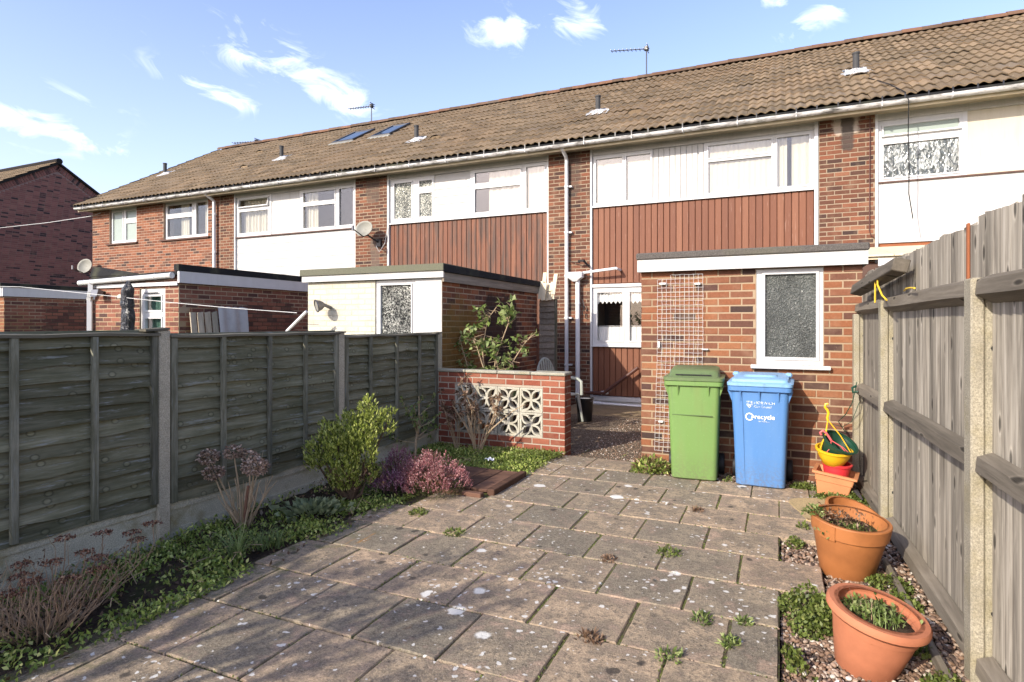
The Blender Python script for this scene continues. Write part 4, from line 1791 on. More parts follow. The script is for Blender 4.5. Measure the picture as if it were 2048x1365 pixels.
# white wire trellis on its left half
t = thing('wire_trellis', 'white plastic mesh trellis fixed to the shed wall behind the green bin', 'trellis', (-.95, 6.42, .15))
mb = MB()
ty = 6.428
nx = 11
xl = lambda z: -1.185 - .028 * max(0, 1.3 - z)
xr = lambda z: -.722 if z > .75 else -.722
zr = [.16 + i * .0455 for i in range(42)]
wob = lambda a, b: .0022 * math.sin(a * 3.1 + b * 1.7) + .0014 * math.sin(a * 7 + b)
for j, z in enumerate(zr):
    a, b = xl(z), (-.722 if z > .6 else -1.00)
    if z > 2.0:
        a = -1.04
    pts = [(a + (b - a) * i / 10, ty - .006 + wob(i, j) * .6, z + wob(j, i)) for i in range(11)]
    mb.tube(pts, .0019, 4, False)
obj('horizontal_wire', mb, UPVC, t)
mb = MB()
for i in range(nx):
    pts = []
    for j, z in enumerate(zr):
        x = xl(z) + (-.722 - xl(1.6)) * i / (nx - 1)
        if i < 3 and z > 2.0:
            break
        if z < .6 and x > -1.0:
            continue
        pts.append((x + wob(j, i * 2), ty - .010, z))
    if len(pts) > 2:
        mb.tube(pts, .0019, 4, False)
obj('vertical_wire', mb, UPVC, t)
for x, z, a, b in ((-1.13, 1.935, .07, .022), (-.775, 1.925, .06, .022), (-1.17, 1.29, .022, .07), (-.70, 1.245, .065, .014), (-1.15, .47, .05, .02)):
    mb = MB()
    mb.bbox(x - a / 2, x + a / 2, ty - .022, ty + .012, z - b / 2, z + b / 2, .003)
    obj('clip', mb, UPVC, t)

# ================================================================== neighbour shed (painted front)
t = thing('painted_shed', 'flat-roofed shed with cream painted front and bare brick side next to the left fence', 'shed', (-5.0, 6.6, 0), 'flat-roofed garden sheds')
CY, CX = 6.60, -3.95
ch = [(-5.0, -4.355, 0.9, 2.101)]
mb = MB()
mb.plate(FY(CY), -6.18, -4.37, -.1, 2.10, ch, 0, .20)
w = obj('front_wall', mb, MO_paint, t)
bricks(w, FY(CY), -6.18, -5.0, -.1, 2.10, ch, B_paint, limit=300, vis=lambda u, z: z > 1.4, proud=.0025)
mb = MB()
mb.box(-4.354, CX - .004, CY - .004, CY + .2, -.1, 2.10)
obj('white_panel', mb, WPAINT, t)
mb = MB()
mb.plate(FX(CX), CY + .002, 9.85, -.1, 2.16, [], 0, .2)
mb.box(-6.18, -5.98, CY + .202, 9.85, -.1, 2.1)
mb.box(-5.97, CX - .21, 9.65, 9.85, -.1, 2.1)
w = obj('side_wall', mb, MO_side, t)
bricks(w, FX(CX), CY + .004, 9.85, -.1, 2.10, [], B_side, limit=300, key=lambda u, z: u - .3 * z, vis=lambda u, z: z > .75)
wd = window(t, FY(CY + .02), -4.998, -4.362, .95, 2.098, [(-4.92, -4.43, 1.0, 2.03)], OBS_S, sash=.02)
mb = MB()
mb.box(-6.235, CX + .055, 6.535, 6.56, 2.105, 2.192)
obj('front_fascia', mb, WPAINT, t)
mb = MB()
mb.box(CX + .02, CX + .05, 6.562, 9.86, 2.052, 2.17)
obj('timber_fascia', mb, WOODF, t)
mb = MB()
mb.box(-6.20, CX + .015, 6.565, 9.9, 2.115, 2.185)
mb.hexa([(-6.25, 6.51, 2.194), (CX + .07, 6.51, 2.194), (CX + .07, 9.9, 2.174), (-6.25, 9.9, 2.174), (-6.25, 6.51, 2.282), (CX + .07, 6.51, 2.282), (CX + .07, 9.9, 2.25), (-6.25, 9.9, 2.25)])
x = -6.25
obj('flat_roof', mb, FELTG, t)
mb = MB()
mb.box(CX + .0705, CX + .078, 6.505, 9.9, 2.176, 2.268)
obj('black_edge_strip', mb, FELTB, t)

# timber strip fence between that shed and the house
t = thing('strip_fence', 'short weathered board fence between the neighbour shed and the house wall', 'fence', (-3.77, 9.9, 0))
for i in range(13):
    z = .55 + i * .107
    mb = MB()
    wv = [R.uniform(-.012, .012) for _ in range(4)]
    mb.rings([[(-3.93 + .1 * k, 9.93 - .004 * k, z + wv[k]), (-3.93 + .1 * k, 9.955, z + .118), (-3.93 + .1 * k, 9.965, z + .118), (-3.93 + .1 * k, 9.945, z + wv[k])] for k in range(4)], True)
    obj('slat', mb, WOODF, t)
mb = MB()
mb.box(-3.632, -3.60, 9.91, 9.98, -.1, 1.95)
obj('post', mb, WOODB, t)

# stack of cream slats leaning at its top
t = thing('trellis_stack', 'bundle of cream wooden trellis slats standing on the short board fence', 'trellis', (-3.74, 9.85, 1.93))
for i, (x, y, zt, zb, tl) in enumerate(((-3.87, 9.80, 2.27, 1.96, .02), (-3.84, 9.86, 2.43, 1.95, .03), (-3.76, 9.86, 2.24, 1.93, .035), (-3.71, 9.85, 2.26, 1.94, .05), (-3.655, 9.86, 2.40, 1.95, .05), (-3.80, 9.78, 2.24, 1.93, .02))):
    mb = MB()
    q = .034
    mb.hexa([(x - q, y, zb), (x + q, y, zb), (x + q, y + .03, zb), (x - q, y + .03, zb), (x - q + tl, y + .05, zt), (x + q + tl, y + .05, zt), (x + q + tl, y + .08, zt), (x - q + tl, y + .08, zt)])
    obj('slat', mb, CREAMW, t)
mb = MB()
mb.tube([(-3.70, 9.77, 1.96), (-3.69, 9.77, 2.06), (-3.66, 9.77, 2.08), (-3.65, 9.77, 2.0)], .006, 5)
mb.tube([(-3.72, 9.77, 2.08), (-3.62, 9.77, 2.09)], .006, 5)
obj('wire_tie', mb, BLACK, t)

# ================================================================== shed of the next garden (left)
t = thing('gutter_shed', 'brick outbuilding with white gutter and black roof edge behind the left fence', 'shed', (-9.8, 6.5, 0), 'flat-roofed garden sheds')
BY, BX = 6.50, -8.77
bh = [(-9.72, -9.09, .9, 2.10)]
mb = MB()
mb.plate(FY(BY), -10.91, BX, -.1, 2.30, bh, 0, .2)
mb.plate(FX(BX - .002), BY + .201, 9.4, -.1, 2.30, [], 0, .2)
mb.box(-10.91, -10.7, BY + .202, 9.4, -.1, 2.2)
mb.box(-10.69, BX - .21, 9.2, 9.4, -.1, 2.2)
w = obj('wall', mb, MO_side, t)
bricks(w, FY(BY), -10.91, BX - .002, -.1, 2.28, bh, B_far, limit=150, vis=lambda u, z: z > 1.4)
bricks(w, FX(BX - .002), BY + .01, 9.4, -.1, 2.26, [], B_far, limit=150, vis=lambda u, z: z > 1.4)
wd = window(t, FY(BY + .02), -9.715, -9.095, .95, 2.095, [(-9.60, -9.20, 1.74, 1.965), (-9.60, -9.20, 1.05, 1.60)], GLASS, sash=.03)
curtain(wd, FY(BY + .02), -9.64, -9.15, 1.0, 2.0, .09, GREENC, .008, .04)
mb = MB()
mb.box(-9.58, -9.26, 6.485, 6.50, 2.015, 2.03)
obj('vent_slot', mb, BLACK, wd)
mb = MB()
mb.hexa([(-10.98, 6.47, 2.20), (-8.72, 6.47, 2.29), (-8.72, 9.45, 2.29), (-10.98, 9.45, 2.20), (-10.98, 6.47, 2.335), (-8.72, 6.47, 2.36), (-8.72, 9.45, 2.36), (-10.98, 9.45, 2.335)])
mb.hexa([(-8.80, 6.44, 2.362), (-8.69, 6.44, 2.362), (-8.69, 9.46, 2.362), (-8.80, 9.46, 2.362), (-8.80, 6.44, 2.465), (-8.69, 6.44, 2.465), (-8.69, 9.46, 2.465), (-8.80, 9.46, 2.465)])
mb.hexa([(-11.0, 6.46, 2.34), (-10.3, 6.46, 2.34), (-9.9, 6.6, 2.36), (-11.0, 7.0, 2.34), (-10.95, 6.48, 2.50), (-10.75, 6.48, 2.50), (-9.9, 6.61, 2.37), (-10.9, 6.9, 2.46)])
obj('flat_roof', mb, FELTB, t)
mb = MB()
mb.box(-8.745, -8.70, 6.46, 9.45, 2.17, 2.355)
obj('side_fascia', mb, UPVC, t)
mb = MB()
mb.box(-10.95, -8.75, 6.455, 6.475, 2.13, 2.19)
obj('front_fascia', mb, UPVC, t)
mb = MB()
mb.tube([(-11.18, 6.40, 2.228), (-8.79, 6.40, 2.285)], .043, 10)
for x in (-11.17, -11.05, -10.86, -10.0, -9.2, -8.82):
    mb.tube([(x, 6.40, 2.225 + (x + 11.28) * .0241), (x + .03, 6.40, 2.226 + (x + 11.28) * .0241)], .049, 10)
obj('gutter', mb, UPVC, t, smooth=True)
mb = MB()
for a, b in (((-10.86, 6.40, 2.20), (-10.86, 6.40, 2.06)), ((-10.86, 6.40, 2.07), (-10.96, 6.44, 1.93)), ((-10.96, 6.44, 1.94), (-10.96, 6.44, 0))):
    mb.tube([a, b], .05, 4)
obj('downpipe', mb, UPVC, t)
t2 = thing('security_lamp', 'small security floodlight under the white gutter of the left outbuilding', 'lamp', (-10.62, 6.42, 2.03))
mb = MB()
mb.hexa([(-10.72, 6.30, 1.98), (-10.54, 6.30, 1.98), (-10.54, 6.40, 2.0), (-10.72, 6.40, 2.0), (-10.72, 6.33, 2.10), (-10.54, 6.33, 2.10), (-10.54, 6.42, 2.08), (-10.72, 6.42, 2.08)])
obj('housing', mb, METAL, t2)
mb = MB()
mb.tube([(-10.63, 6.41, 2.04), (-10.63, 6.50, 2.06)], .02, 8)
obj('bracket', mb, BLACK, t2)
t2 = thing('outside_light', 'small round outside lamp with pale shade beside the wrapped parasol', 'lamp', (-10.0, 6.42, 1.93))
mb = MB()
mb.lathe([(.0, .04), (.05, .035), (.07, .01), (.07, -.03)], (-10.02, 6.40, 1.97), 14)
obj('lamp_shade', mb, CREAM, t2, smooth=True)
mb = MB()
mb.tube([(-10.02, 6.40, 1.96), (-10.02, 6.44, 1.90), (-9.99, 6.49, 1.88)], .035, 8)
obj('bracket', mb, BLACK, t2, smooth=True)

# wrapped parasol
t = thing('wrapped_parasol', 'closed garden parasol wrapped in shiny black plastic beside the outbuilding window', 'parasol', (-9.70, 6.28, 0))
mb = MB()
rg = []
for i in range(30):
    z = .9 + i * .0455
    rr = .092 + .004 * math.sin(i * 1.3) + (.010 if i < 9 else 0) - (.012 if i == 10 or i == 19 else 0) - max(0, i - 26) * .024
    rg.append([(-9.69 + .012 * math.sin(i * .5) + rr * math.cos(a) * (1 + .10 * math.sin(4 * a + i * .25)), 6.28 + rr * math.sin(a) * (1 + .10 * math.sin(4 * a + i * .25)), z) for a in [2 * math.pi * k / 16 for k in range(16)]])
mb.rings(rg)
obj('plastic_cover', mb, PLASTIC, t, smooth='all')
mb = MB()
mb.tube([(-9.69, 6.28, 0), (-9.69, 6.28, .95)], .025, 8)
mb.lathe([(.22, 0), (.22, .06), (.04, .09)], (-9.69, 6.28, -.02), 16)
obj('stand', mb, METAL, t)

# pallet and sheet leaning on the outbuilding side
t = thing('wooden_pallet', 'weathered pallet boards leaning on the brick outbuilding behind the left fence', 'pallet', (-8.55, 6.85, 0))
for i in range(4):
    y = 6.62 + i * .135
    mb = MB()
    mb.hexa([(-8.50, y, .5), (-8.50, y + .10, .5), (-8.52, y + .10, .5), (-8.52, y, .5), (-8.66, y, 1.70), (-8.66, y + .10, 1.70 + .01 * i), (-8.68, y + .10, 1.70 + .01 * i), (-8.68, y, 1.70)])
    obj('pallet_board', mb, WOODP, t)
mb = MB()
mb.hexa([(-8.54, 6.60, 1.2), (-8.54, 7.15, 1.2), (-8.64, 7.15, 1.2), (-8.64, 6.60, 1.2), (-8.56, 6.60, 1.32), (-8.56, 7.15, 1.32), (-8.66, 7.15, 1.32), (-8.66, 6.60, 1.32)])
mb.hexa([(-8.48, 6.60, .5), (-8.48, 7.15, .5), (-8.60, 7.15, .5), (-8.60, 6.60, .5), (-8.5, 6.60, .62), (-8.5, 7.15, .62), (-8.62, 7.15, .62), (-8.62, 6.60, .62)])
obj('bearer', mb, WOODP, t)
mb = MB()
rg = []
for j, (x, z) in enumerate(((-8.42, .5), (-8.52, 1.2), (-8.60, 1.81))):
    rg.append([(x + .018 * math.sin(k * 1.15), 7.10 + k * .045 + (.02 * j if k == 12 else 0), z - (.02 * (k % 3 == 0))) for k in range(13)])
mb.rings(rg, False, False, False)
rg = [[(p[0] - .012, p[1], p[2]) for p in r] for r in rg]
mb.rings(rg, False, False, False)
o = obj('corrugated_sheet', mb, SHEET, smooth='all')
tag(o, 'grey corrugated sheet standing beside the pallet boards behind the left fence', 'sheet')

# ---- outbuilding farther left
t = thing('white_fascia_shed', 'low brick outbuilding with a long white fascia at the far left edge', 'shed', (-16, 8.5, 0), 'flat-roofed garden sheds')
OX = -14.9
mb = MB()
mb.box(-17.2, OX, 7.05, 10.9, -.1, 2.16)
w = obj('wall', mb, MO_side, t)
bricks(w, FX(OX), 7.06, 10.9, -.1, 2.14, [], B_far, limit=200, vis=lambda u, z: z > 1.4)
bricks(w, FY(7.05), -17.2, OX, -.1, 2.14, [], B_shed, limit=60, vis=lambda u, z: z > 1.4 and u > -16)
mb = MB()
mb.box(OX + .01, OX + .05, 7.0, 10.95, 2.10, 2.29)
obj('side_fascia', mb, UPVC, t)
mb = MB()
mb.box(-17.2, OX + .008, 6.99, 7.03, 2.10, 2.29)
obj('front_fascia', mb, UPVC, t)
mb = MB()
mb.box(-17.2, OX + .04, 7.04, 10.95, 2.165, 2.28)
mb.bbox(-17.25, OX + .07, 6.95, 11.0, 2.292, 2.38, .01)
obj('flat_roof', mb, FELTB, t)

# ================================================================== floodlight and dishes
t = thing('flood_lamp', 'round grey floodlight on the cream painted shed wall', 'lamp', (-5.78, 6.45, 1.74))
mb = MB()
Mx = Matrix.Rotation(math.radians(-32), 3, 'Z') @ Matrix.Rotation(math.radians(104), 3, 'X')
lens = MB()
lens.lathe([(.0, .03), (.074, .028), (.074, .02)], (-5.80, 6.40, 1.765), 20, Mx)
obj('lamp_glass', lens, DISH, t, smooth=True)
mb.lathe([(.0, -.07), (.04, -.065), (.065, -.03), (.082, .02), (.09, .025), (.09, .038), (.076, .038), (.07, .015), (.0, .0)], (-5.80, 6.40, 1.765), 20, Mx)
obj('lamp_shade', mb, METAL, t, smooth=True)
mb = MB()
mb.tube([(-5.78, 6.47, 1.78), (-5.76, 6.59, 1.74)], .025, 8)
obj('bracket', mb, METAL, t)


def dish(t, c, rx, rz, yaw, tilt, foot, mat):
    Mr = Matrix.Rotation(yaw, 3, 'Z') @ Matrix.Rotation(tilt, 3, 'X')
    rg = []
    for k in range(7):
        r = k / 6
        rg.append([Vector(c) + Mr @ Vector((rx * r * math.cos(a), .09 * (1 - r * r) * 1.0, rz * r * math.sin(a))) for a in [2 * math.pi * i / 24 for i in range(24)]])
    rg.append([Vector(c) + Mr @ Vector((rx * 1.03 * math.cos(a), .012, rz * 1.03 * math.sin(a))) for a in [2 * math.pi * i / 24 for i in range(24)]])
    rg += [[p + Mr @ Vector((0, .012, 0)) for p in r] for r in reversed(rg[1:7])]
    mb = MB()
    mb.rings(rg, True, True, False)
    obj('reflector', mb, mat, t, smooth='all')
    low = Vector(c) + Mr @ Vector((0, .02, -rz))
    tip = Vector(c) + Mr @ Vector((-.02, -.36, -rz * .95))
    mb = MB()
    mb.tube([low, tip], .013, 6)
    mb.tube([low, Vector(c) + Mr @ Vector((.02, .16, -rz * .5)), foot], .02, 8)
    mb.bbox(foot[0] - .06, foot[0] + .06, foot[1] - .03, foot[1] + .02, foot[2] - .09, foot[2] + .09, .005)
    obj('arm', mb, BLACK, t)
    mb = MB()
    mb.tube([tip + Vector((0, 0, -.04)), tip + Vector((0, 0, .07))], .03, 8)
    obj('receiver', mb, METAL, t)


t = thing('satellite_dish', 'oval satellite dish on the brick pier between the weatherboard and red-brown fronts', 'satellite dish', (-8.45, 11.1, 3.4))
dish(t, (-8.50, 10.80, 3.66), .215, .185, math.radians(6), math.radians(-16), (-8.35, 11.17, 3.37), DISH)
mb = MB()
mb.tube([(-8.40, 11.12, 3.30), (-8.30, 11.1, 3.15), (-8.18, 11.15, 3.35), (-8.12, 11.17, 3.7), (-8.1, 11.18, 3.95)], .006, 5)
obj('cable', mb, CABLEW, t)
t = thing('satellite_dish', 'white satellite dish low on the end house above the outbuilding roof', 'satellite dish', (-18.75, 11.1, 3.0))
dish(t, (-18.72, 10.85, 3.24), .22, .22, math.radians(20), math.radians(-16), (-18.62, 11.17, 2.96), DISH)


def aerial(label, x, z0, z1, xb, zb, mat=METAL, n=9, rake=.0):
    t = thing('tv_aerial', label, 'aerial', (x, RY, z0), 'television aerials on the ridge')
    mb = MB()
    mb.tube([(x, RY, z0 - .1), (x, RY, z1)], .018, 6)
    obj('mast', mb, mat, t)
    mb = MB()
    mb.tube([(x + .08, RY, z1 - .02), (xb, RY - .1, zb)], .012, 6)
    obj('boom', mb, mat, t)
    mb = MB()
    for i in range(n):
        f = .08 + .92 * i / (n - 1)
        p = Vector((x, RY, z1 - .02)).lerp(Vector((xb, RY - .1, zb)), f)
        mb.tube([p + Vector((0, -.09, 0)), p + Vector((0, .09, 0))], .010, 4)
    p = Vector((x, RY, z1))
    for dz in (-.07, .0, .07):
        mb.tube([p + Vector((.03, -.14, dz)), p + Vector((.03, .14, dz))], .012, 4)
    obj('element', mb, mat, t)
    mb = MB()
    mb.bbox(x - .05, x + .05, RY - .06, RY + .06, z1 - .05, z1 + .05, .01)
    obj('clamp', mb, BLACK, t)


aerial('tall television aerial with long boom on the ridge above our house', -3.204, 8.0, 8.80, -4.12, 8.86)
aerial('television aerial on the ridge above the two skylights', -12.118, 8.0, 8.63, -12.93, 8.62)
aerial('low television aerial at the left end of the long ridge', -17.20, 8.0, 8.12, -18.23, 8.15)

# ---- washing line and prop
mb = MB()
mb.tube([(-14.9, 6.6, 2.29), (-12.8, 6.3, 2.20), (-10.6, 6.25, 2.02), (-8.64, 6.2, 1.85), (-7.3, 6.2, 1.745), (-6.1, 6.3, 1.665)], .0045, 5)
tag(obj('washing_line', mb, CABLEW), 'white washing line stretched above the left fence past the wrapped parasol', 'washing line')
mb = MB()
mb.tube([(-6.55, 6.2, .9), (-6.17, 6.2, 1.42), (-5.83, 6.2, 1.68)], .022, 8)
tag(obj('line_prop', mb, UPVC, smooth=True), 'slanting white pole by the left corner of the cream painted shed', 'pole')
mb = MB()
mb.tube([(-30, 12.2, 5.15), (-25.6, 12, 4.99), (-22, 11.6, 4.86), (-18.9, 11.18, 4.78), (-18.5, 11.18, 4.84)], .008, 5)
tag(obj('telephone_wire', mb, CABLEW), 'thin pale wire running from the left edge to the end house', 'wire')


# ================================================================== screen wall
t = thing('screen_wall', 'low red brick wall with pierced concrete blocks and stone coping', 'wall', (-3.05, 6.5, 0))
hs = [(-3.672, -2.508, .18, .76)]
mb = MB()
mb.plate(FY(6.45), -3.93, -2.24, -.12, .908, hs, 0, .10)
mb.box(-2.50, -2.24, 6.552, 6.665, -.12, .908)
w = obj('brickwork', mb, MO_screen, t)
bricks(w, FY(6.45), -3.93, -2.236, -.12, .91, hs, B_screen, limit=300, off=.05, proud=.004)
bricks(w, Fr((-2.24, 6.45), (0, 1), (1, 0)), .0, .215, -.12, .91, [], B_screen, limit=300, proud=.004)
mb = MB()
for i in range(4):
    a, b = -3.95 + i * .4325, -3.95 + (i + 1) * .4325 - .006
    m2 = MB()
    m2.bbox(a, b, 6.425, 6.69 if i == 3 else 6.57, .912, .948 + R.uniform(-.002, .002), .009)
    obj('coping_stone', m2, COPE, t)


def screen_block():
    mb = MB()
    S_ = .1425
    fr = FY(0)
    mb.plate(fr, -S_, S_, -S_, S_, [(-S_ + .021, S_ - .021, -S_ + .021, S_ - .021)], 0, .09)
    for sx in (-1, 1):
        for sz in (-1, 1):
            L = (S_ - .02) * math.sqrt(2)
            d = Vector((sx, 0, sz)).normalized()
            n = Vector((-sz, 0, sx)).normalized()
            for side in (-1, 1):
                o, i_ = [], []
                for k in range(9):
                    s = k / 8
                    wo = .052 * math.sin(math.pi * s) ** .8 if 0 < s < 1 else 0
                    wi = max(0, wo - .019)
                    o.append(d * L * s + n * side * (wo + .003))
                    i_.append(d * L * (.04 + .92 * s) + n * side * wi)
                rg = []
                for a, b in zip(o, i_):
                    rg.append([a, b, b + Vector((0, .085, 0)), a + Vector((0, .085, 0))])
                mb.rings([[p + Vector((0, .003, 0)) for p in r] for r in rg], True)
    mb.box(-.016, .016, .001, .08, -.016, .016)
    me = bpy.data.meshes.new('screen_block')
    me.from_pydata(mb.v, [], mb.f)
    me.materials.append(BLOCK.m)
    return me


SBM = screen_block()
for i in range(4):
    for j in range(2):
        inst('screen_block', SBM, Matrix.Translation((-3.672 + .1455 + i * .291, 6.447 + R.uniform(-.002, .002), .18 + .145 + j * .29)), w)

# ================================================================== left fence (dark overlap panels)
LF = thing('panel_fence', 'dark green-black overlap panel fence with concrete posts along the left side', 'fence', (-3.92, 3, 0))


def slat_mesh(L, seed):
    rr = random.Random(seed)
    n = 16
    ph = [rr.uniform(0, 6.28) for _ in range(4)]
    am = rr.uniform(.4, 1.2)
    v = []
    bump = rr.uniform(.1, .9)
    for i in range(n + 1):
        s = i / n
        y = (s - .5) * L
        w = am * (.006 * math.sin(s * 7 + ph[0]) + .005 * math.sin(s * 17 + ph[1]) + .003 * math.sin(s * 41 + ph[2])) + .010 * math.exp(-((s - bump) / .05) ** 2)
        b = .004 * math.sin(s * 9 + ph[3])
        v += [(.036 + b, y, -.066 + w), (.002 + b * .5, y, .066), (-.008 + b * .5, y, .066), (.022 + b, y, -.068 + w)]
    f = []
    for i in range(n):
        for k in range(4):
            f.append((4 * i + k, 4 * i + (k + 1) % 4, 4 * i + 4 + (k + 1) % 4, 4 * i + 4 + k))
    f += [(3, 2, 1, 0), (4 * n, 4 * n + 1, 4 * n + 2, 4 * n + 3)]
    me = bpy.data.meshes.new('slat')
    me.from_pydata(v, [], f)
    me.materials.append(WOODL.m)
    return me


SLM = [slat_mesh(1.80, 40 + i) for i in range(14)]
spans = [(-1.02, .86, 1.46, .27), (.96, 2.74, 1.450, .262), (2.84, 4.58, 1.432, .235), (4.68, 6.42, 1.398, .20)]
for k, (ya, yb, zt, zb) in enumerate(spans):
    fx = -3.94
    # the capping carries the panel; frame uprights, slats and battens hang on it
    mb = MB()
    q = []
    nn = 10
    for i in range(nn + 1):
        y = ya - .01 + (yb - ya + .02) * i / nn
        dz = .004 * math.sin(i * 1.7 + k)
        q.append([(fx - .032, y, zt - .022 + dz), (fx + .052, y, zt - .024 + dz), (fx + .054, y, zt - .006 + dz), (fx - .034, y, zt + dz)])
    mb.rings(q, True)
    P = obj('fence_panel', mb, WOODCAP, LF)
    for y in (ya + .022, yb - .022):
        mb = MB()
        mb.box(fx - .012, fx + .040, y - .022, y + .022, zb + .005, zt - .025)
        obj('frame_upright', mb, WOODB, P)
    n = 13
    st = (zt - .03 - zb) / (n - .25)
    order = list(range(14))
    R.shuffle(order)
    for i in range(n):
        z = zb + .055 + i * st
        M = Matrix.Translation((fx - .010, (ya + yb) / 2, z + R.uniform(-.006, .006))) @ Euler((R.uniform(-.005, .005), 0, 0)).to_matrix().to_4x4() @ Matrix.Diagonal((1, (yb - ya) / 1.80, 1 if i < n - 1 else .8, 1))
        inst('slat', SLM[order[i % 14]], M, P)
    bt = {1: (1.37, 1.895, 2.325), 2: (3.27, 3.725, 4.14), 3: (5.08, 5.55, 6.01)}.get(k, (-.5, 0, .45))
    for y in bt:
        mb = MB()
        mb.bbox(fx + .020, fx + .048, y - .019, y + .019, zb + .01, zt - .025, .003)
        obj('batten', mb, WOODB, P)
    mb = MB()
    mb.box(-3.985, -3.935, ya - .02, yb + .02, -.15, zb)
    mb.box(-3.934, -3.925, ya - .02, yb + .02, zb - .05, zb)
    mb.box(-3.934, -3.925, ya - .02, yb + .02, -.15, .05)
    obj('gravel_board', mb, CONCG, LF)
for y, z in ((.91, 1.45), (2.79, 1.462), (4.63, 1.425), (6.475, 1.40)):
    mb = MB()
    mb.bbox(-4.0, -3.905, y - .048, y + .046, -.2, z, .008)
    obj('post', mb, CONC, LF)
# splintered capping ends at the posts
for y, z in ((2.74, 1.468), (4.60, 1.425), (6.44, 1.40)):
    mb = MB()
    mb.hexa([(-3.985, y - .11, z - .012), (-3.885, y - .10, z - .014), (-3.90, y + .085, z - .004), (-3.975, y + .07, z + .002),
             (-3.985, y - .11, z + .002), (-3.885, y - .10, z), (-3.90, y + .085, z + .010), (-3.975, y + .07, z + .014)])
    obj('capping_end', mb, WOODCAP, LF)

# ================================================================== right fence (silvered feather-edge boards)
RF = thing('board_fence', 'tall silver-grey closeboard fence with concrete posts along the right side', 'fence', (.72, 4, 0))
XF = lambda y: .742 - .0345 * (y - 3.16)       # face of the posts


def rbox(y0, y1, dx0, dx1, z0, z1, c=.004):
    mb = MB()
    mb.bbox(dx0, dx1, y0, y1, z0, z1, c)
    mb.v = [(p[0] + XF(p[1]), p[1], p[2]) for p in mb.v]
    return mb


y = -.6
k = 0
while y < 6.42:
    wv = R.uniform(.088, .108)
    mb = MB()
    zt = 1.965 + R.uniform(-.012, .012) + (.012 if y < 3.2 else 0)
    new = 3.36 < y < 3.46
    pts = [(.088, y), (.080, y + wv * .5), (.076, y + wv + .012), (.096, y + wv + .012), (.100, y)]
    if y > 6.15:
        zt = 1.80
    rg = []
    for z in (.02, zt):
        rg.append([(XF(b) + a + R.uniform(-.002, .002), b, z + (R.uniform(-.006, .006) if z > 1 else 0)) for a, b in pts])
    mb.rings(rg, True)
    obj('feather_board', mb, WOODR, RF)
    y += wv
    k += 1
obj('feather_board', rbox(3.40, 3.425, .066, .078, 1.70, 1.975), ORANGEW, RF, label='narrow strip of fresh orange wood between the grey boards')
for (ya, yb) in ((-.6, 1.0), (1.1, 3.105), (3.22, 5.06), (5.19, 6.40)):
    for zc, hh in ((1.655, .062), (.905, .058), (.055, .07)):
        mb = MB()
        d0, d1 = .012, .074
        # arris rail: sloped top, sloped underside
        rg = []
        nseg = 6
        for i in range(nseg + 1):
            yy = ya + (yb - ya) * i / nseg
            o = XF(yy)
            j = R.uniform(-.003, .003)
            rg.append([(o + d0, yy, zc - .028 + j), (o + d1, yy, zc - .064 + j), (o + d1, yy, zc + .056 + j), (o + d0 + .006, yy, zc + .034 + j)])
        mb.rings(rg, True)
        obj('rail', mb, WOODRAIL, RF)
    mb = rbox(ya, yb, .052, .078, -.15, .018)
    obj('gravel_board', mb, WOODRAIL, RF)
for y, z in ((1.05, 1.72), (3.16, 1.70), (5.125, 1.675), (6.405, 1.60)):
    obj('post', rbox(y - .048, y + .048, 0, .050, -.2, z, .007), CONCR if y < 4 else CONCY, RF)
    obj('post', rbox(y - .042, y + .044, .053, .112, -.2, z + .004, .007), CONCY, RF)
    for zz in (1.40, .28):
        mb = MB()
        mb.tube([(XF(y) + .083, y - .046, zz), (XF(y) + .083, y - .038, zz)], .012, 8)
        obj('bolt_hole', mb, BLACK, RF)

t = thing('timber_beam', 'loose squared timber lying along the top of the right fence by the shed', 'timber', (.67, 5.2, 1.75))
mb = MB()
mb.bbox(-.045, .045, 0, 1.62, -.042, .042, .005)
Mx = Matrix.Translation((.690, 4.36, 1.872)) @ Matrix.Rotation(math.radians(2.6), 4, 'Z') @ Matrix.Rotation(math.radians(-2.6), 4, 'X') @ Matrix.Rotation(math.radians(14), 4, 'Y')
mb.v = [tuple(Mx @ Vector(p)) for p in mb.v]
obj('beam', mb, WOODRAIL, t)
mb = MB()
mb.tube([(.63, 5.0, 1.66), (.63, 4.98, 1.86), (.66, 4.97, 1.90), (.635, 4.9, 1.86), (.625, 4.84, 1.78), (.64, 4.74, 1.70), (.655, 4.66, 1.665)], .006, 6)
tag(obj('yellow_strap', mb, ROPEY, smooth=True), 'yellow cord looped over the loose timber on the right fence', 'cord')
mb = MB()
mb.tube([(.715, 4.42, 1.714), (.705, 4.30, 1.720), (.70, 4.12, 1.715), (.70, 4.02, 1.708)], .006, 5)
tag(obj('cord_end', mb, ROPEY, smooth=True), 'short end of yellow cord lying on the top rail of the right fence', 'cord')

# edging plank between gravel and fence
mb = MB()
mb.v, mb.f = [], []
mb.bbox(-.015, .015, 1.2, 4.4, -.1, .022, .006)
mb.v = [(p[0] + XF(p[1]) - .095 + .01 * math.sin(p[1] * 3), p[1], p[2]) for p in mb.v]
tag(obj('edging_plank', mb, WOODRAIL), 'thin timber edging half buried between the pebbles and right fence', 'edging')

# ================================================================== patio
PT = bpy.data.objects.new('patio', None)
COL.objects.link(PT)
WL[PT] = Vector((0, 0, 0))
PT['kind'] = 'structure'
mb = MB()
mb.box(-3.05, .0, -2.2, 4.63, -.10, -.0085)
mb.box(-2.42, .22, 4.632, 6.05, -.10, -.0085)
mb.box(-2.42, -1.25, 6.102, 6.50, -.10, -.0085)
obj('joint_bed', mb, JOINT, PT)
SP = .467


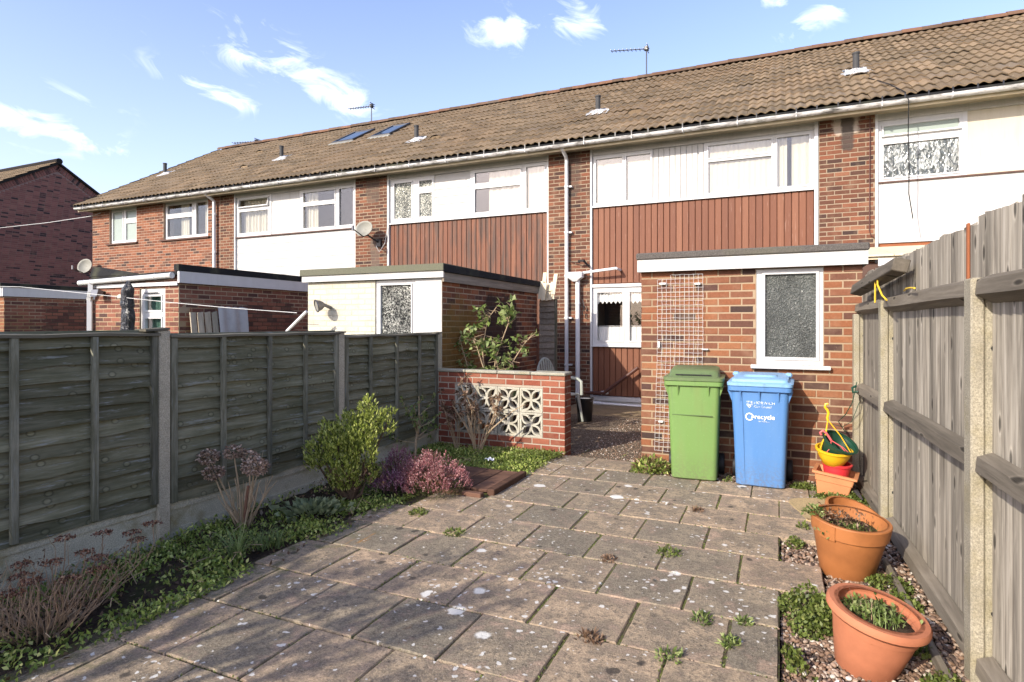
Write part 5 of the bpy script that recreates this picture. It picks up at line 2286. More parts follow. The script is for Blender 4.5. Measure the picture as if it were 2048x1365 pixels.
def slab(xa, xb, ya, yb):
    g = .0048
    xa, xb, ya, yb = xa + g + R.uniform(-.003, .004), xb - g - R.uniform(-.003, .004), ya + g + R.uniform(-.003, .004), yb - g - R.uniform(-.003, .004)
    mb = MB()
    n = 6
    top, low = [], []
    # outline with slightly chipped edges
    per = []
    for (p, q) in (((xa, ya), (xb, ya)), ((xb, ya), (xb, yb)), ((xb, yb), (xa, yb)), ((xa, yb), (xa, ya))):
        for i in range(n):
            s = i / n
            e = R.uniform(-.0018, .0018)
            per.append((p[0] + (q[0] - p[0]) * s + e, p[1] + (q[1] - p[1]) * s + e))
    cx, cy = (xa + xb) / 2, (ya + yb) / 2
    a, b, c = R.uniform(-.008, .008), R.uniform(-.010, .010), R.uniform(-.003, .003)
    Z = lambda x, y: c + a * (x - cx) + b * (y - cy)
    r0 = [(x, y, -.06) for x, y in per]
    r1 = [(x, y, Z(x, y) - .006) for x, y in per]
    ins = lambda x, y, m: (x + (cx - x) * m, y + (cy - y) * m)
    r2 = [(*ins(x, y, .022), Z(x, y)) for x, y in per]
    mb.rings([r0, r1, r2], True, True, True)
    obj('paving_slab', mb, SLAB, PT)


for k in range(-11, 8):
    ya = 2.757 + SP * k
    odd = k % 2 == 1
    xr = 0.0
    if k in (2, 4, 6):
        xr = .237
    xl = -3.0
    if k == 3:
        xl = -2.9
    if k >= 4:
        xl = -2.32
    if k == 7:
        xr, xl = -1.40, -2.32
    if k == 5:
        xr = 0.46
    if k == 6:
        xr = .30
    x = 1.4 - (0 if odd else .225)
    js = [(-.0 - .4675 * j) if odd else (-.225 + .4675 * 2 - .4675 * j) for j in range(-3, 12)]
    js = sorted(js, reverse=True)
    prev = None
    for a, b in zip(js[:-1], js[1:]):
        hi, lo = a, b
        if lo >= xr - .05 or hi <= xl + .12:
            continue
        hi = min(hi, xr)
        if lo < xl - .17:
            lo = xl - R.uniform(-.04, .06)
        slab(lo, hi, ya, ya + SP)
# cement smear by the trough
mb = MB()
pts = [(.30 + .20 * math.cos(a) * (1 + .25 * math.sin(3 * a)), 5.42 + .40 * math.sin(a) * (1 + .2 * math.sin(2 * a + 1)), .010) for a in [2 * math.pi * i / 22 for i in range(22)]]
mb.rings([[(x, y, -.03) for x, y, z in pts], pts], True)
o = obj('cement_smear', mb, CEMENT, kind='structure')

# passage beside the shed
mb = MB()
mb.box(-3.6, -1.37, 6.7, 9.7, -.2, -.022)
mb.box(-2.235, -1.37, 6.45, 6.698, -.2, -.022)
obj('path', mb, AGG, kind='structure')
mb = MB()
mb.box(-3.6, -1.37, 9.702, 11.3, -.2, -.03)
obj('concrete_apron', mb, APRON, kind='structure')

# planting bed soil
def bed_mesh(name, x0, x1, y0, y1, nx, ny, zf, mat):
    V, Fc = [], []
    for i in range(nx + 1):
        for j in range(ny + 1):
            x, y = x0 + (x1 - x0) * i / nx, y0 + (y1 - y0) * j / ny
            V.append((x, y, zf(x, y)))
    for i in range(nx):
        for j in range(ny):
            a = i * (ny + 1) + j
            Fc.append((a, a + ny + 1, a + ny + 2, a + 1))
    return fast(name, V, Fc, mat, smooth=True, kind='structure')


from mathutils import noise as mn
bedz = lambda x, y: -.02 + .045 * mn.noise(Vector((x * 2.2, y * 2.2, 0))) + .02 * mn.noise(Vector((x * 9, y * 9, 3)))
bed_mesh('soil_bed', -3.96, -2.98, -2.2, 4.62, 30, 150, lambda x, y: min(bedz(x, y), .035) - (.03 if x > -3.05 else 0), SOIL)
bed_mesh('soil_bed', -3.96, -2.30, 4.60, 6.47, 40, 50, lambda x, y: min(bedz(x, y), .04) - (.03 if x > -2.4 else 0), SOIL)
bed_mesh('gravel_bed', -.05, .86, -2.2, 6.44, 16, 120, lambda x, y: -.052 + .012 * mn.noise(Vector((x * 5, y * 5, 7))), SOIL)
bed_mesh('gravel_strip', -1.37, .0, 6.02, 6.46, 30, 10, lambda x, y: -.032 + .01 * mn.noise(Vector((x * 7, y * 7, 2))), SOIL)

# pebbles (nobody could count them)
bm_ = [(0, 0, 1), (.894, 0, .447), (.276, .851, .447), (-.724, .526, .447), (-.724, -.526, .447), (.276, -.851, .447), (.724, .526, -.447), (-.276, .851, -.447), (-.894, 0, -.447), (-.276, -.851, -.447), (.724, -.526, -.447), (0, 0, -1)]
ICV = [Vector(p).normalized() for p in bm_]
ICF = [(0, 1, 2), (0, 2, 3), (0, 3, 4), (0, 4, 5), (0, 5, 1), (1, 6, 2), (2, 7, 3), (3, 8, 4), (4, 9, 5), (5, 10, 1), (6, 7, 2), (7, 8, 3), (8, 9, 4), (9, 10, 5), (10, 6, 1), (11, 7, 6), (11, 8, 7), (11, 9, 8), (11, 10, 9), (11, 6, 10)]


def ico2():
    v = list(ICV)
    cache, f = {}, []
    def mid(a, b):
        k = (min(a, b), max(a, b))
        if k not in cache:
            cache[k] = len(v)
            v.append(((v[a] + v[b]) / 2).normalized())
        return cache[k]
    for a, b, c in ICF:
        d, e, g_ = mid(a, b), mid(b, c), mid(c, a)
        f += [(a, d, g_), (d, b, e), (g_, e, c), (d, e, g_)]
    return np.array([tuple(p) for p in v]), np.array(f)


I2V, I2F = ico2()


def pebbles(name, pts, size, z=-.045, parent=None):
    n = len(pts)
    s = RN.uniform(.6, 1.25, (n, 1, 3)) * size
    s[:, :, 2] *= .62
    a = RN.uniform(0, 6.28, n)
    V = np.repeat(I2V[None], n, 0) * s
    V += .12 * s * np.sin(RN.uniform(0, 6, (n, 1, 3)) + V[:, :, [1, 2, 0]] / s * 2.1)
    ca, sa = np.cos(a)[:, None], np.sin(a)[:, None]
    x = V[:, :, 0] * ca - V[:, :, 1] * sa
    y = V[:, :, 0] * sa + V[:, :, 1] * ca
    tl = RN.normal(0, .35, (n, 1))
    V2 = np.stack([x + pts[:, 0:1], y + pts[:, 1:2], V[:, :, 2] + x * tl + (pts[:, 2:3] if pts.shape[1] > 2 else z)], -1)
    Fc = (I2F[None] + (np.arange(n) * len(I2V))[:, None, None]).reshape(-1, 3)
    return fast(name, V2.reshape(-1, 3), Fc, PEB, parent, smooth=True, kind='stuff')


def jgrid(x0, x1, y0, y1, st, keep=None):
    xs = np.arange(x0, x1, st)
    ys = np.arange(y0, y1, st)
    g = np.stack(np.meshgrid(xs, ys), -1).reshape(-1, 2) + RN.uniform(-.5, .5, (len(xs) * len(ys), 2)) * st * .9
    return g if keep is None else g[keep(g[:, 0], g[:, 1])]


def keepR(x, y):
    k = np.floor((y - 2.757) / SP)
    lim = np.where((k == 2) | (k == 4), .25, np.where(k == 5, .47, np.where(k == 6, .31, .012)))
    return (x > lim) & (x < XF(y) + .05)


p1 = jgrid(0, .8, 1.5, 3.4, .0165, keepR)
p2 = jgrid(0, .8, 3.4, 6.4, .021, keepR)
zz1 = -.042 + RN.uniform(-.006, .012, (len(p1), 1))
zz2 = -.042 + RN.uniform(-.006, .014, (len(p2), 1))
pebbles('pebble_gravel', np.concatenate([np.hstack([p1, zz1]), np.hstack([p2, zz2])]), np.concatenate([np.full((len(p1), 1, 1), .0125), np.full((len(p2), 1, 1), .0135)]))
p3 = jgrid(-1.37, .70, 6.0, 6.44, .021, lambda x, y: y > 6.035)
pebbles('pebble_gravel', np.hstack([p3, -.022 + RN.uniform(-.008, .014, (len(p3), 1))]), .013)
p4 = jgrid(-2.235, -1.37, 6.55, 9.6, .032)
p4 = p4[RN.rand(len(p4)) < .55]
pebbles('loose_chippings', np.hstack([p4, np.full((len(p4), 1), -.019)]), .009)


# ================================================================== wheelie bins
def bin_body(t, cx, yf, w0, w1, ztop, mat, lidmat, depth0=.40, depth1=.50, yaw=0., kind='blue'):
    """body, rim, lid, wheels; yf = front of the foot"""
    Rz = Matrix.Translation((cx, yf + depth0 / 2, 0)) @ Matrix.Rotation(yaw, 4, 'Z') @ Matrix.Translation((-cx, -yf - depth0 / 2, 0))

    def out(name, mb, m, p, **k):
        mb.v = [tuple(Rz @ Vector(q)) for q in mb.v]
        return obj(name, mb, m, p, **k)
    back = yf + depth0
    zr = ztop - .115
    rg = []
    for z, s in ((.0, 0), (.012, .03), (.5, .5), (zr - .05, .95), (zr, 1)):
        hx = (w0 + (w1 - w0) * s) / 2
        f = yf - (depth1 - depth0) * .62 * s
        b = back + (depth1 - depth0) * .38 * s
        if z == 0:
            hx -= .012
            f += .012
            b -= .012
        rg.append(sqring(cx, (f + b) / 2, hx, (b - f) / 2, .045, z + .005, 6))
    mb = MB()
    mb.rings(rg, True)
    body_ = out('body', mb, mat, t, smooth=True)
    f1, b1 = yf - (depth1 - depth0) * .62, back + (depth1 - depth0) * .38
    cy, hy_ = (f1 + b1) / 2, (b1 - f1) / 2
    # rim collar with gussets under it
    mb = MB()
    mb.rings([sqring(cx, cy, w1 / 2 + .004, hy_ + .004, .045, zr - .012, 6), sqring(cx, cy, w1 / 2 + .028, hy_ + .03, .05, zr - .003, 6), sqring(cx, cy, w1 / 2 + .030, hy_ + .032, .05, zr + .035, 6), sqring(cx, cy, w1 / 2 + .016, hy_ + .018, .045, zr + .040, 6)], True)
    out('rim', mb, mat, t, smooth=True)
    gx = (-.16, 0, .16) if kind == 'blue' else (-.14, .14)
    for q in gx:
        mb = MB()
        x = cx + q
        y0 = f1
        mb.add([(x - .006, y0 + .004, zr - .10), (x + .006, y0 + .004, zr - .10), (x + .006, y0 - .026, zr - .008), (x - .006, y0 - .026, zr - .008), (x + .006, y0 + .01, zr - .004), (x - .006, y0 + .01, zr - .004)],
               [(0, 1, 2, 3), (3, 2, 4, 5), (0, 3, 5), (1, 4, 2)])
        out('gusset', mb, mat, body_)
    for sx in (-1, 1):
        mb = MB()
        x = cx + sx * (w1 / 2 + .002)
        mb.add([(x - sx * .01, f1 + .05, zr - .12), (x - sx * .01, f1 + .13, zr - .12), (x + sx * .03, f1 + .03, zr - .006), (x + sx * .03, f1 + .15, zr - .006), (x - sx * .012, f1 + .03, zr - .004), (x - sx * .012, f1 + .15, zr - .004)],
               [(0, 1, 3, 2), (0, 2, 4), (1, 5, 3), (2, 3, 5, 4)])
        out('gusset', mb, mat, body_)
    # lid
    mb = MB()
    L0 = zr + .042
    rise = .052
    hx, hy2 = w1 / 2 + .034, hy_ + .036
    def tl(ring, s=.0):
        return [(p[0], p[1], p[2] + (p[1] - (cy - hy2)) * s) for p in ring]
    if kind == 'blue':
        mb.rings([tl(sqring(cx, cy, hx, hy2, .05, L0, 6)), tl(sqring(cx, cy, hx + .002, hy2 + .002, .05, L0 + .026, 6), .02), tl(sqring(cx, cy, hx - .035, hy2 - .03, .05, L0 + .036, 6), .04),
                  tl(sqring(cx, cy, hx - .040, hy2 - .04, .05, L0 + .056, 6), .05), tl(sqring(cx, cy, hx - .075, hy2 - .075, .05, L0 + .066, 6), .06)], True)
        lid = out('lid', mb, lidmat, t, smooth=True)
        mb = MB()
        mb.rings([sqring(cx, cy - .04, .16, .10, .05, L0 + .068, 5), sqring(cx, cy - .04, .135, .08, .05, L0 + .092, 5)], True)
        for q in (-1, 1):
            mb.bbox(cx + q * .235 - .03, cx + q * .235 + .03, cy + .10, cy + .20, L0 + .060, L0 + .10, .012)
        out('lid_boss', mb, lidmat, lid, smooth=True)
    else:
        mb.rings([tl(sqring(cx, cy, hx, hy2, .05, L0, 6)), tl(sqring(cx, cy, hx + .002, hy2 + .002, .05, L0 + .030, 6)), tl(sqring(cx, cy + .01, hx - .045, hy2 - .04, .05, L0 + .036, 6)),
                  tl(sqring(cx, cy + .03, hx - .052, hy2 - .07, .06, L0 + .075, 6), .06), tl(sqring(cx, cy + .04, hx - .075, hy2 - .10, .06, L0 + .090, 6), .06)], True)
        lid = out('lid', mb, lidmat, t, smooth=True)
        mb = MB()
        mb.bbox(cx - .165, cx + .165, cy - hy2 + .045, cy - hy2 + .052, L0 + .050, L0 + .060, .002)
        out('lid_slot', mb, BLACK, lid)
        mb = MB()
        for q in range(5):
            mb.box(cx - .05 + q * .022, cx - .036 + q * .022, cy - .06, cy - .03, L0 + .0935, L0 + .0965)
        out('lid_emblem', mb, WHITEP, lid)
    # hinge handle bar at the back
    mb = MB()
    mb.tube([(cx - w1 / 2 + .03, b1 + .045, zr + .05), (cx + w1 / 2 - .03, b1 + .045, zr + .05)], .014, 8)
    for q in (-.7, 0, .7):
        mb.box(cx + q * w1 / 2 - .02, cx + q * w1 / 2 + .02, b1, b1 + .045, zr + .03, zr + .055)
    out('handle', mb, mat, t)
    for sx in (-1, 1):
        mb = MB()
        xw = cx + sx * (w0 / 2 + .012)
        mb.lathe([(.04, -.03), (.095, -.028), (.10, -.018), (.10, .018), (.095, .028), (.04, .03)], (0, 0, 0), 20, Matrix.Rotation(math.radians(90), 3, 'Y'))
        mb.v = [(p[0] + xw + sx * .018, p[1] + back + .0, p[2] + .10) for p in mb.v]
        out('wheel', mb, RUBBER, t, smooth=True)
    mb = MB()
    mb.tube([(cx - w0 / 2 - .02, back, .10), (cx + w0 / 2 + .02, back, .10)], .012, 8)
    out('axle', mb, METAL, t)
    return body_, Rz, f1, zr


gb = thing('wheelie_bin', 'lime green wheelie bin with dull green lid standing by the shed wall', 'wheelie bin', (-.755, 6.1, 0), 'wheelie bins in front of the shed')
bin_body(gb, -.765, 5.95, .42, .485, 1.038, BING, BINGL, yaw=math.radians(3), kind='green')
mb = MB()
mb.bbox(-.765 - .185, -.765 + .185, 5.893, 5.915, .632, .636, .001)
obj('mould_line', mb, BINGL, gb)
bb = thing('wheelie_bin', 'blue recycling wheelie bin with pale blue lid and white lettering', 'wheelie bin', (-.155, 6.1, 0), 'wheelie bins in front of the shed')
body_, Rz, f1, zr = bin_body(bb, -.158, 5.93, .42, .490, 1.012, BINB, BINBL, yaw=math.radians(-2), kind='blue')
# rib down the front
mb = MB()
yb_ = lambda z: 5.93 - .062 * z / zr
mb.hexa([(-.292, yb_(.03) - .004, .03), (-.284, yb_(.03) - .004, .03), (-.284, yb_(.03) + .01, .03), (-.292, yb_(.03) + .01, .03), (-.312, yb_(.9) - .004, zr - .03), (-.304, yb_(.9) - .004, zr - .03), (-.304, yb_(.9) + .01, zr - .03), (-.312, yb_(.9) + .01, zr - .03)])
mb.v = [tuple(Rz @ Vector(p)) for p in mb.v]
obj('front_rib', mb, BINB, body_)
lean = math.atan2(.062, zr)


def on_front(me, name, x, z, parent):
    M = Rz @ Matrix.Translation((x, yb_(z) - .0035, z)) @ Matrix.Rotation(math.radians(90) + lean, 4, 'X')
    return inst(name, me, M, parent)


on_front(text_mesh('NORWICH', .036, WORN, 'bin_lettering'), 'bin_lettering', -.205, .775, body_)
on_front(text_mesh('City Council', .030, WORN, 'bin_lettering'), 'bin_lettering', -.205, .742, body_)
on_front(text_mesh('re', .058, WHITEP, 'bin_lettering', True), 'bin_lettering', -.200, .640, body_)
on_front(text_mesh('c', .058, WORN, 'bin_lettering', True), 'bin_lettering', -.148, .640, body_)
on_front(text_mesh('ycle', .058, WHITEP, 'bin_lettering', True), 'bin_lettering', -.120, .640, body_)
on_front(text_mesh('for Norwich', .018, WORN, 'bin_lettering'), 'bin_lettering', -.165, .612, body_)
mb = MB()
ro, ri = .036, .025
rg = []
for k in range(20):
    a = math.radians(20 + k * 305 / 19)
    rg.append([(ro * math.cos(a), ro * math.sin(a), 0), (ri * math.cos(a), ri * math.sin(a), 0), (ri * math.cos(a), ri * math.sin(a), .001), (ro * math.cos(a), ro * math.sin(a), .001)])
mb.rings(rg, True)
mb.add([(.014, -.008, 0), (.050, -.004, 0), (.030, .022, 0), (.014, -.008, .001), (.050, -.004, .001), (.030, .022, .001)], [(0, 2, 1), (3, 4, 5), (0, 1, 4, 3), (1, 2, 5, 4), (2, 0, 3, 5)])
me = bpy.data.meshes.new('recycling_arrow')
me.from_pydata(mb.v, [], mb.f)
me.materials.append(WHITEP.m)
on_front(me, 'recycling_arrow', -.243, .655, body_)
mb = MB()
for a, b, c, d in ((-.024, .024, .026, .030), (-.024, -.020, -.01, .026), (.020, .024, -.01, .026), (-.018, -.008, .006, .024), (-.004, .006, .010, .022), (.009, .018, .006, .024), (-.018, .018, -.004, .0), (-.012, -.002, -.016, -.006), (.002, .012, -.018, -.007)):
    mb.box(a, b, c, d, 0, .001)
mb.add([(-.024, -.01, 0), (-.019, -.01, 0), (-.0, -.028, 0), (0, -.034, 0), (.019, -.01, 0), (.024, -.01, 0)], [(0, 1, 2, 3), (3, 2, 4, 5)])
me = bpy.data.meshes.new('bin_crest')
me.from_pydata(mb.v, [], mb.f)
me.materials.append(WORN.m)
on_front(me, 'bin_crest', -.242, .770, body_)


# ================================================================== pots
def tiltM(ax, ay):
    return Matrix.Rotation(ax, 3, 'X') @ Matrix.Rotation(ay, 3, 'Y')


def pot(t, c, prof_out, th, mat, Mx, n=40, name='pot_wall'):
    """hollow pot: outside profile, then back down the inside"""
    prof = list(prof_out)
    inn = [(r - th, z) for r, z in reversed(prof_out)]
    inn = [(max(.01, r), max(z, prof_out[0][1] + .02)) for r, z in inn]
    mb = MB()
    mb.lathe(prof + inn, c, n, Mx, True, True)
    return obj(name, mb, mat, t, smooth=True)


def soil_disc(t, c, r, z, Mx):
    mb = MB()
    rg = []
    for k in range(5):
        q = r * k / 4 + .0005
        rg.append([Vector(c) + Mx @ Vector((q * math.cos(a), q * math.sin(a), z + .012 * math.sin(3 * a + k) * (k / 4))) for a in [2 * math.pi * i / 24 for i in range(24)]])
    mb.rings(rg, True, True, False)
    return obj('soil', mb, SOIL, t, smooth=True)


def clump(P0, rad, n, L, Wd, mat, name, parent=None, up=.6, h=.05, kind=None):
    a = RN.uniform(0, 6.283, n)
    r = rad * np.sqrt(RN.rand(n))
    z = RN.rand(n) * h * (1 - (r / rad) ** 2 * .6)
    P = np.stack([P0[0] + r * np.cos(a), P0[1] + r * np.sin(a), P0[2] + z], -1)
    D = RN.normal(size=(n, 3)) * .8 + np.array([0, 0, up])
    D[:, 0] += np.cos(a) * r / rad * .8
    D[:, 1] += np.sin(a) * r / rad * .8
    V, Fc = leaves(P, D, L * RN.uniform(.6, 1.3, n), Wd * RN.uniform(.7, 1.2, n))
    return fast(name, V, Fc, mat, parent, kind=kind)


def blades(P0, rad, n, L, Wd, mat, name, parent=None, spread=.7, kind=None):
    """arching grass blades, three segments each"""
    V, Fc = [], []
    for i in range(n):
        a = R.uniform(0, 6.283)
        rr = rad * math.sqrt(R.random())
        b = Vector((P0[0] + rr * math.cos(a), P0[1] + rr * math.sin(a), P0[2]))
        d = R.uniform(0, 6.283)
        s = R.uniform(.2, 1) * spread
        l = L * R.uniform(.6, 1.2)
        dirv = Vector((math.cos(d), math.sin(d), 0))
        sd = Vector((-math.sin(d), math.cos(d), 0)) * Wd * .5
        o = len(V)
        for k in range(5):
            q = k / 4
            p = b + dirv * (l * s * q ** 1.6) + Vector((0, 0, l * (q - .55 * s * q * q)))
            w = 1 - q * .95
            V += [tuple(p - sd * w), tuple(p + sd * w)]
        for k in range(4):
            Fc.append((o + 2 * k, o + 2 * k + 1, o + 2 * k + 3, o + 2 * k + 2))
    return fast(name, V, Fc, mat, parent, kind=kind)


t = thing('plant_pot', 'large pale terracotta pot with rolled rim, nearest the camera on the pebbles', 'plant pot', (.345, 3.09, -.04), 'terracotta pots along the right fence')
Mx = tiltM(math.radians(5), math.radians(10.5))
pc = (.345, 3.09, -.045)
pot(t, pc, [(.112, 0), (.118, .005), (.154, .15), (.166, .210), (.171, .213), (.179, .25), (.193, .252), (.204, .264), (.204, .282), (.195, .294), (.178, .294)], .02, TERRA2, Mx)
soil_disc(t, pc, .165, .245, Mx)
o = fast('weed', *(lambda P: leaves(P[0], P[1], .026, .014))((lambda n: (np.stack([.355 + .06 * RN.normal(size=n), 3.10 + .06 * RN.normal(size=n), .20 + .03 * RN.rand(n)], -1), RN.normal(size=(n, 3)) * .7 + np.array([0, 0, .7])))(420)), L_rose, t, kind='stuff')
blades((.41, 3.06, .185), .08, 60, .11, .004, L_grass, 'grass', t, .9)
blades((.33, 3.08, .20), .06, 25, .12, .004, L_dead, 'dry_grass', t, .9)

t = thing('plant_pot', 'bright orange terracotta pot with patched rim, second from the front along the fence', 'plant pot', (.38, 4.23, -.04), 'terracotta pots along the right fence')
Mx = tiltM(math.radians(4), math.radians(4))
pc = (.375, 4.22, -.045)
pot(t, pc, [(.140, 0), (.146, .006), (.200, .265), (.207, .268), (.212, .272), (.222, .352), (.218, .358), (.208, .358)], .014, TERRA, Mx)
soil_disc(t, pc, .20, .275, Mx)
mb = MB()
rg = []
for k in range(7):
    a = math.radians(-146 + k * 5)
    rg.append([Vector(pc) + Mx @ Vector((r * math.cos(a), r * math.sin(a), z)) for r, z in ((.215, .262), (.229, .352), (.222, .352), (.205, .262))])
mb.rings(rg, True)
obj('rim_patch', mb, TERRA, t)
o = fast('dry_weed', *(lambda P: leaves(P[0], P[1], .03, .012))((lambda n: (np.stack([.32 + .07 * RN.normal(size=n), 4.20 + .07 * RN.normal(size=n), .25 + .09 * RN.rand(n)], -1), RN.normal(size=(n, 3)) * .8 + np.array([0, 0, .5])))(200)), L_dead, t)
clump((.34, 4.14, .23), .14, 220, .03, .012, L_rose, 'weed', t, .8, .06)
clump((.20, 4.18, .31), .06, 110, .028, .015, L_rose, 'trailing_weed', t, .4, .06)
blades((.46, 4.18, .23), .09, 50, .08, .004, L_weed, 'grass', t, .8)

t = thing('plant_pot', 'broken terracotta pot lying open behind the patched orange pot', 'plant pot', (.46, 5.1, -.03), 'terracotta pots along the right fence')
Mx = tiltM(math.radians(12), math.radians(16))
pc = (.43, 5.10, -.13)
pot(t, pc, [(.13, 0), (.135, .005), (.182, .20), (.190, .205), (.198, .265), (.19, .27)], .013, TERRA, Mx)
clump((.40, 5.05, .05), .12, 160, .03, .014, L_dead, 'dry_weed', t, .8, .08)
soil_disc(t, pc, .178, .17, Mx)

t = thing('trough_planter', 'rectangular pale terracotta trough holding stacked hanging pots beside the fence', 'planter', (.42, 6.1, 0))
mb = MB()
Mt_ = Matrix.Translation((.435, 6.02, -.01)) @ Matrix.Rotation(math.radians(-9), 4, 'Z') @ Matrix.Rotation(math.radians(7), 4, 'Y')
def rect(hx, hy, z, r=.012):
    return sqring(0, 0, hx, hy, r, z, 3)
rg = [rect(.118, .10, 0), rect(.140, .122, .12), rect(.146, .128, .125), rect(.156, .138, .185), rect(.176, .158, .188), rect(.176, .158, .208), rect(.146, .128, .208), rect(.143, .125, .19), rect(.11, .09, .03)]
mb.rings([[tuple(Mt_ @ Vector(p)) for p in r] for r in rg])
obj('planter_wall', mb, TROUGH, t)
pz = thing('hanging_pot', 'red plastic pot wedged inside the terracotta trough', 'pot', (.47, 6.0, .14), 'stacked hanging pots')
Mx = tiltM(math.radians(4), math.radians(4))
pot(pz, (.455, 6.02, .105), [(.080, 0), (.088, .006), (.112, .15), (.121, .152), (.124, .17), (.116, .173)], .008, RED, Mx, 28)
py_ = thing('hanging_pot', 'yellow plastic hanging pot, middle of the stack in the trough', 'pot', (.43, 5.97, .27), 'stacked hanging pots')
Mx = tiltM(math.radians(10), math.radians(4))
pot(py_, (.43, 5.975, .262), [(.06, 0), (.085, .012), (.125, .085), (.138, .13), (.150, .132), (.152, .148), (.142, .150)], .008, YELLOW, Mx, 30)
pg = thing('hanging_pot', 'dark green hanging pot tilted on top of the yellow one', 'pot', (.47, 6.0, .40), 'stacked hanging pots')
Mx = tiltM(math.radians(24), math.radians(24))
pot(pg, (.425, 5.985, .345), [(.075, 0), (.095, .012), (.125, .10), (.138, .14), (.150, .143), (.152, .158), (.142, .160)], .008, DGREEN, Mx, 30)
# hangers
mb = MB()
mb.tube([(.392, 5.93, .80), (.372, 5.93, .80), (.368, 5.93, .77), (.385, 5.93, .75), (.395, 5.93, .72), (.385, 5.93, .68), (.390, 5.93, .655)], .011, 8)
for e in ((.315, 5.88, .375), (.56, 5.88, .40), (.33, 6.04, .40)):
    mb.tube([(.390, 5.93, .66), ((.390 + e[0]) / 2 + .012, 5.905, (.66 + e[2]) / 2), e], .0045, 5)
obj('hanger', mb, YELLOW, py_, smooth=True)
mb = MB()
mb.tube([(.335, 5.86, .535), (.325, 5.86, .555), (.345, 5.86, .575), (.372, 5.86, .555), (.395, 5.86, .52), (.41, 5.86, .495)], .010, 8)
for e in ((.365, 5.85, .375), (.52, 5.86, .40), (.555, 5.87, .385)):
    mb.tube([(.41, 5.86, .495), ((.41 + e[0]) / 2 + .02, 5.85, (.495 + e[2]) / 2), e], .004, 5)
obj('hanger', mb, PINKP, pz, smooth=True)
t = thing('hand_trowel', 'small garden tool with red handle lying in weeds by the fence foot', 'trowel', (.62, 5.9, .03))
mb = MB()
mb.tube([(.50, 6.00, .06), (.54, 5.99, .06), (.575, 5.98, .055)], [.016, .02, .014], 8)
obj('handle', mb, RED, t, smooth=True)
mb = MB()
mb.tube([(.575, 5.98, .055), (.61, 5.93, .05), (.635, 5.78, .03)], [.008, .02, .008], 6)
obj('blade', mb, METAL, t, smooth=True)
# green wire clip on the fence post
mb = MB()
mb.tube([(.64, 6.2, .98), (.625, 6.15, .93), (.60, 6.15, .80), (.55, 6.2, .68), (.50, 6.3, .60), (.56, 6.3, .50)], .004, 5)
mb.tube([(.66, 6.2, .80), (.60, 6.2, .62), (.53, 6.25, .56), (.45, 6.3, .57)], .003, 5)
mb.tube([(.63, 6.15, .95), (.60, 6.16, .93), (.605, 6.15, .89), (.645, 6.15, .90)], .012, 6)
tag(obj('garden_wire', mb, DGREEN, smooth=True), 'dark green garden wire hanging from the fence post above the stacked pots', 'wire')

# ================================================================== behind the screen wall
t = thing('garden_chair', 'grey plastic garden chair behind the right end of the screen wall', 'chair', (-2.75, 7.6, 0))
Mc = Matrix.Translation((-3.06, 8.55, .03)) @ Matrix.Rotation(math.radians(68), 4, 'Z')
def cobj(name, mb, p=t, sm=True):
    mb.v = [tuple(Mc @ Vector(q)) for q in mb.v]
    return obj(name, mb, CHAIRG, p, smooth=sm)
mb = MB()
mb.bbox(-.22, .22, -.22, .22, .40, .43, .012)
cobj('seat', mb)
mb = MB()
arch = []
for k in range(13):
    a = math.pi * k / 12
    arch.append((.215 * math.cos(a), .24 + .10 * (.43 + .40 * math.sin(a) + .18 - .43), .55 + .40 * math.sin(a)))
arch = [(.225, .20, .42)] + arch + [(-.225, .20, .42)]
mb.tube(arch, .016, 8)
cobj('back_frame', mb)
for k in range(7):
    x = -.15 + k * .05
    mb = MB()
    zt = .55 + .40 * math.sqrt(max(0, 1 - (x / .215) ** 2))
    mb.hexa([(x - .013, .205, .43), (x + .013, .205, .43), (x + .013, .217, .43), (x - .013, .217, .43), (x - .013, .255 + .04 * (zt - .5), zt), (x + .013, .255 + .04 * (zt - .5), zt), (x + .013, .267 + .04 * (zt - .5), zt), (x - .013, .267 + .04 * (zt - .5), zt)])
    cobj('back_slat', mb, sm=False)
for sx in (-1, 1):
    mb = MB()
    mb.tube([(sx * .225, .25, .66), (sx * .255, .05, .655), (sx * .26, -.16, .64), (sx * .25, -.235, .60), (sx * .25, -.24, .40)], .024, 8)
    cobj('armrest', mb)
    for sy in (-1, 1):
        mb = MB()
        mb.tube([(sx * .205, sy * .2, .41), (sx * .25, sy * .26, 0)], [.026, .018], 8)
        cobj('leg', mb)
t = thing('plastic_bucket', 'black plastic bucket standing at the foot of the white drainpipe', 'bucket', (-2.72, 8.75, -.02))
mb = MB()
mb.lathe([(.105, 0), (.11, .005), (.135, .27), (.143, .272), (.143, .29), (.132, .29), (.128, .27), (.10, .02)], (-2.80, 9.03, -.02), 24)
pass
mb.v = [((p[0] + 2.80) * 1.0 - 2.80, p[1], (p[2] + .02) * 1.28 - .02) for p in mb.v]
obj('body', mb, BLACK, t, smooth=True)
mb = MB()
mb.tube([(-2.80 + .15 * math.cos(a), 9.03 - .10 * math.sin(a), .34 - .06 * math.sin(a)) for a in [math.pi * k / 10 for k in range(11)]], .005, 5)
obj('handle', mb, METAL, t)
mb = MB()
mb.lathe([(.0, .012), (.10, .010), (.128, .0)], (-2.80, 9.03, .328), 20)
obj('contents', mb, LEAD, t, smooth=True)

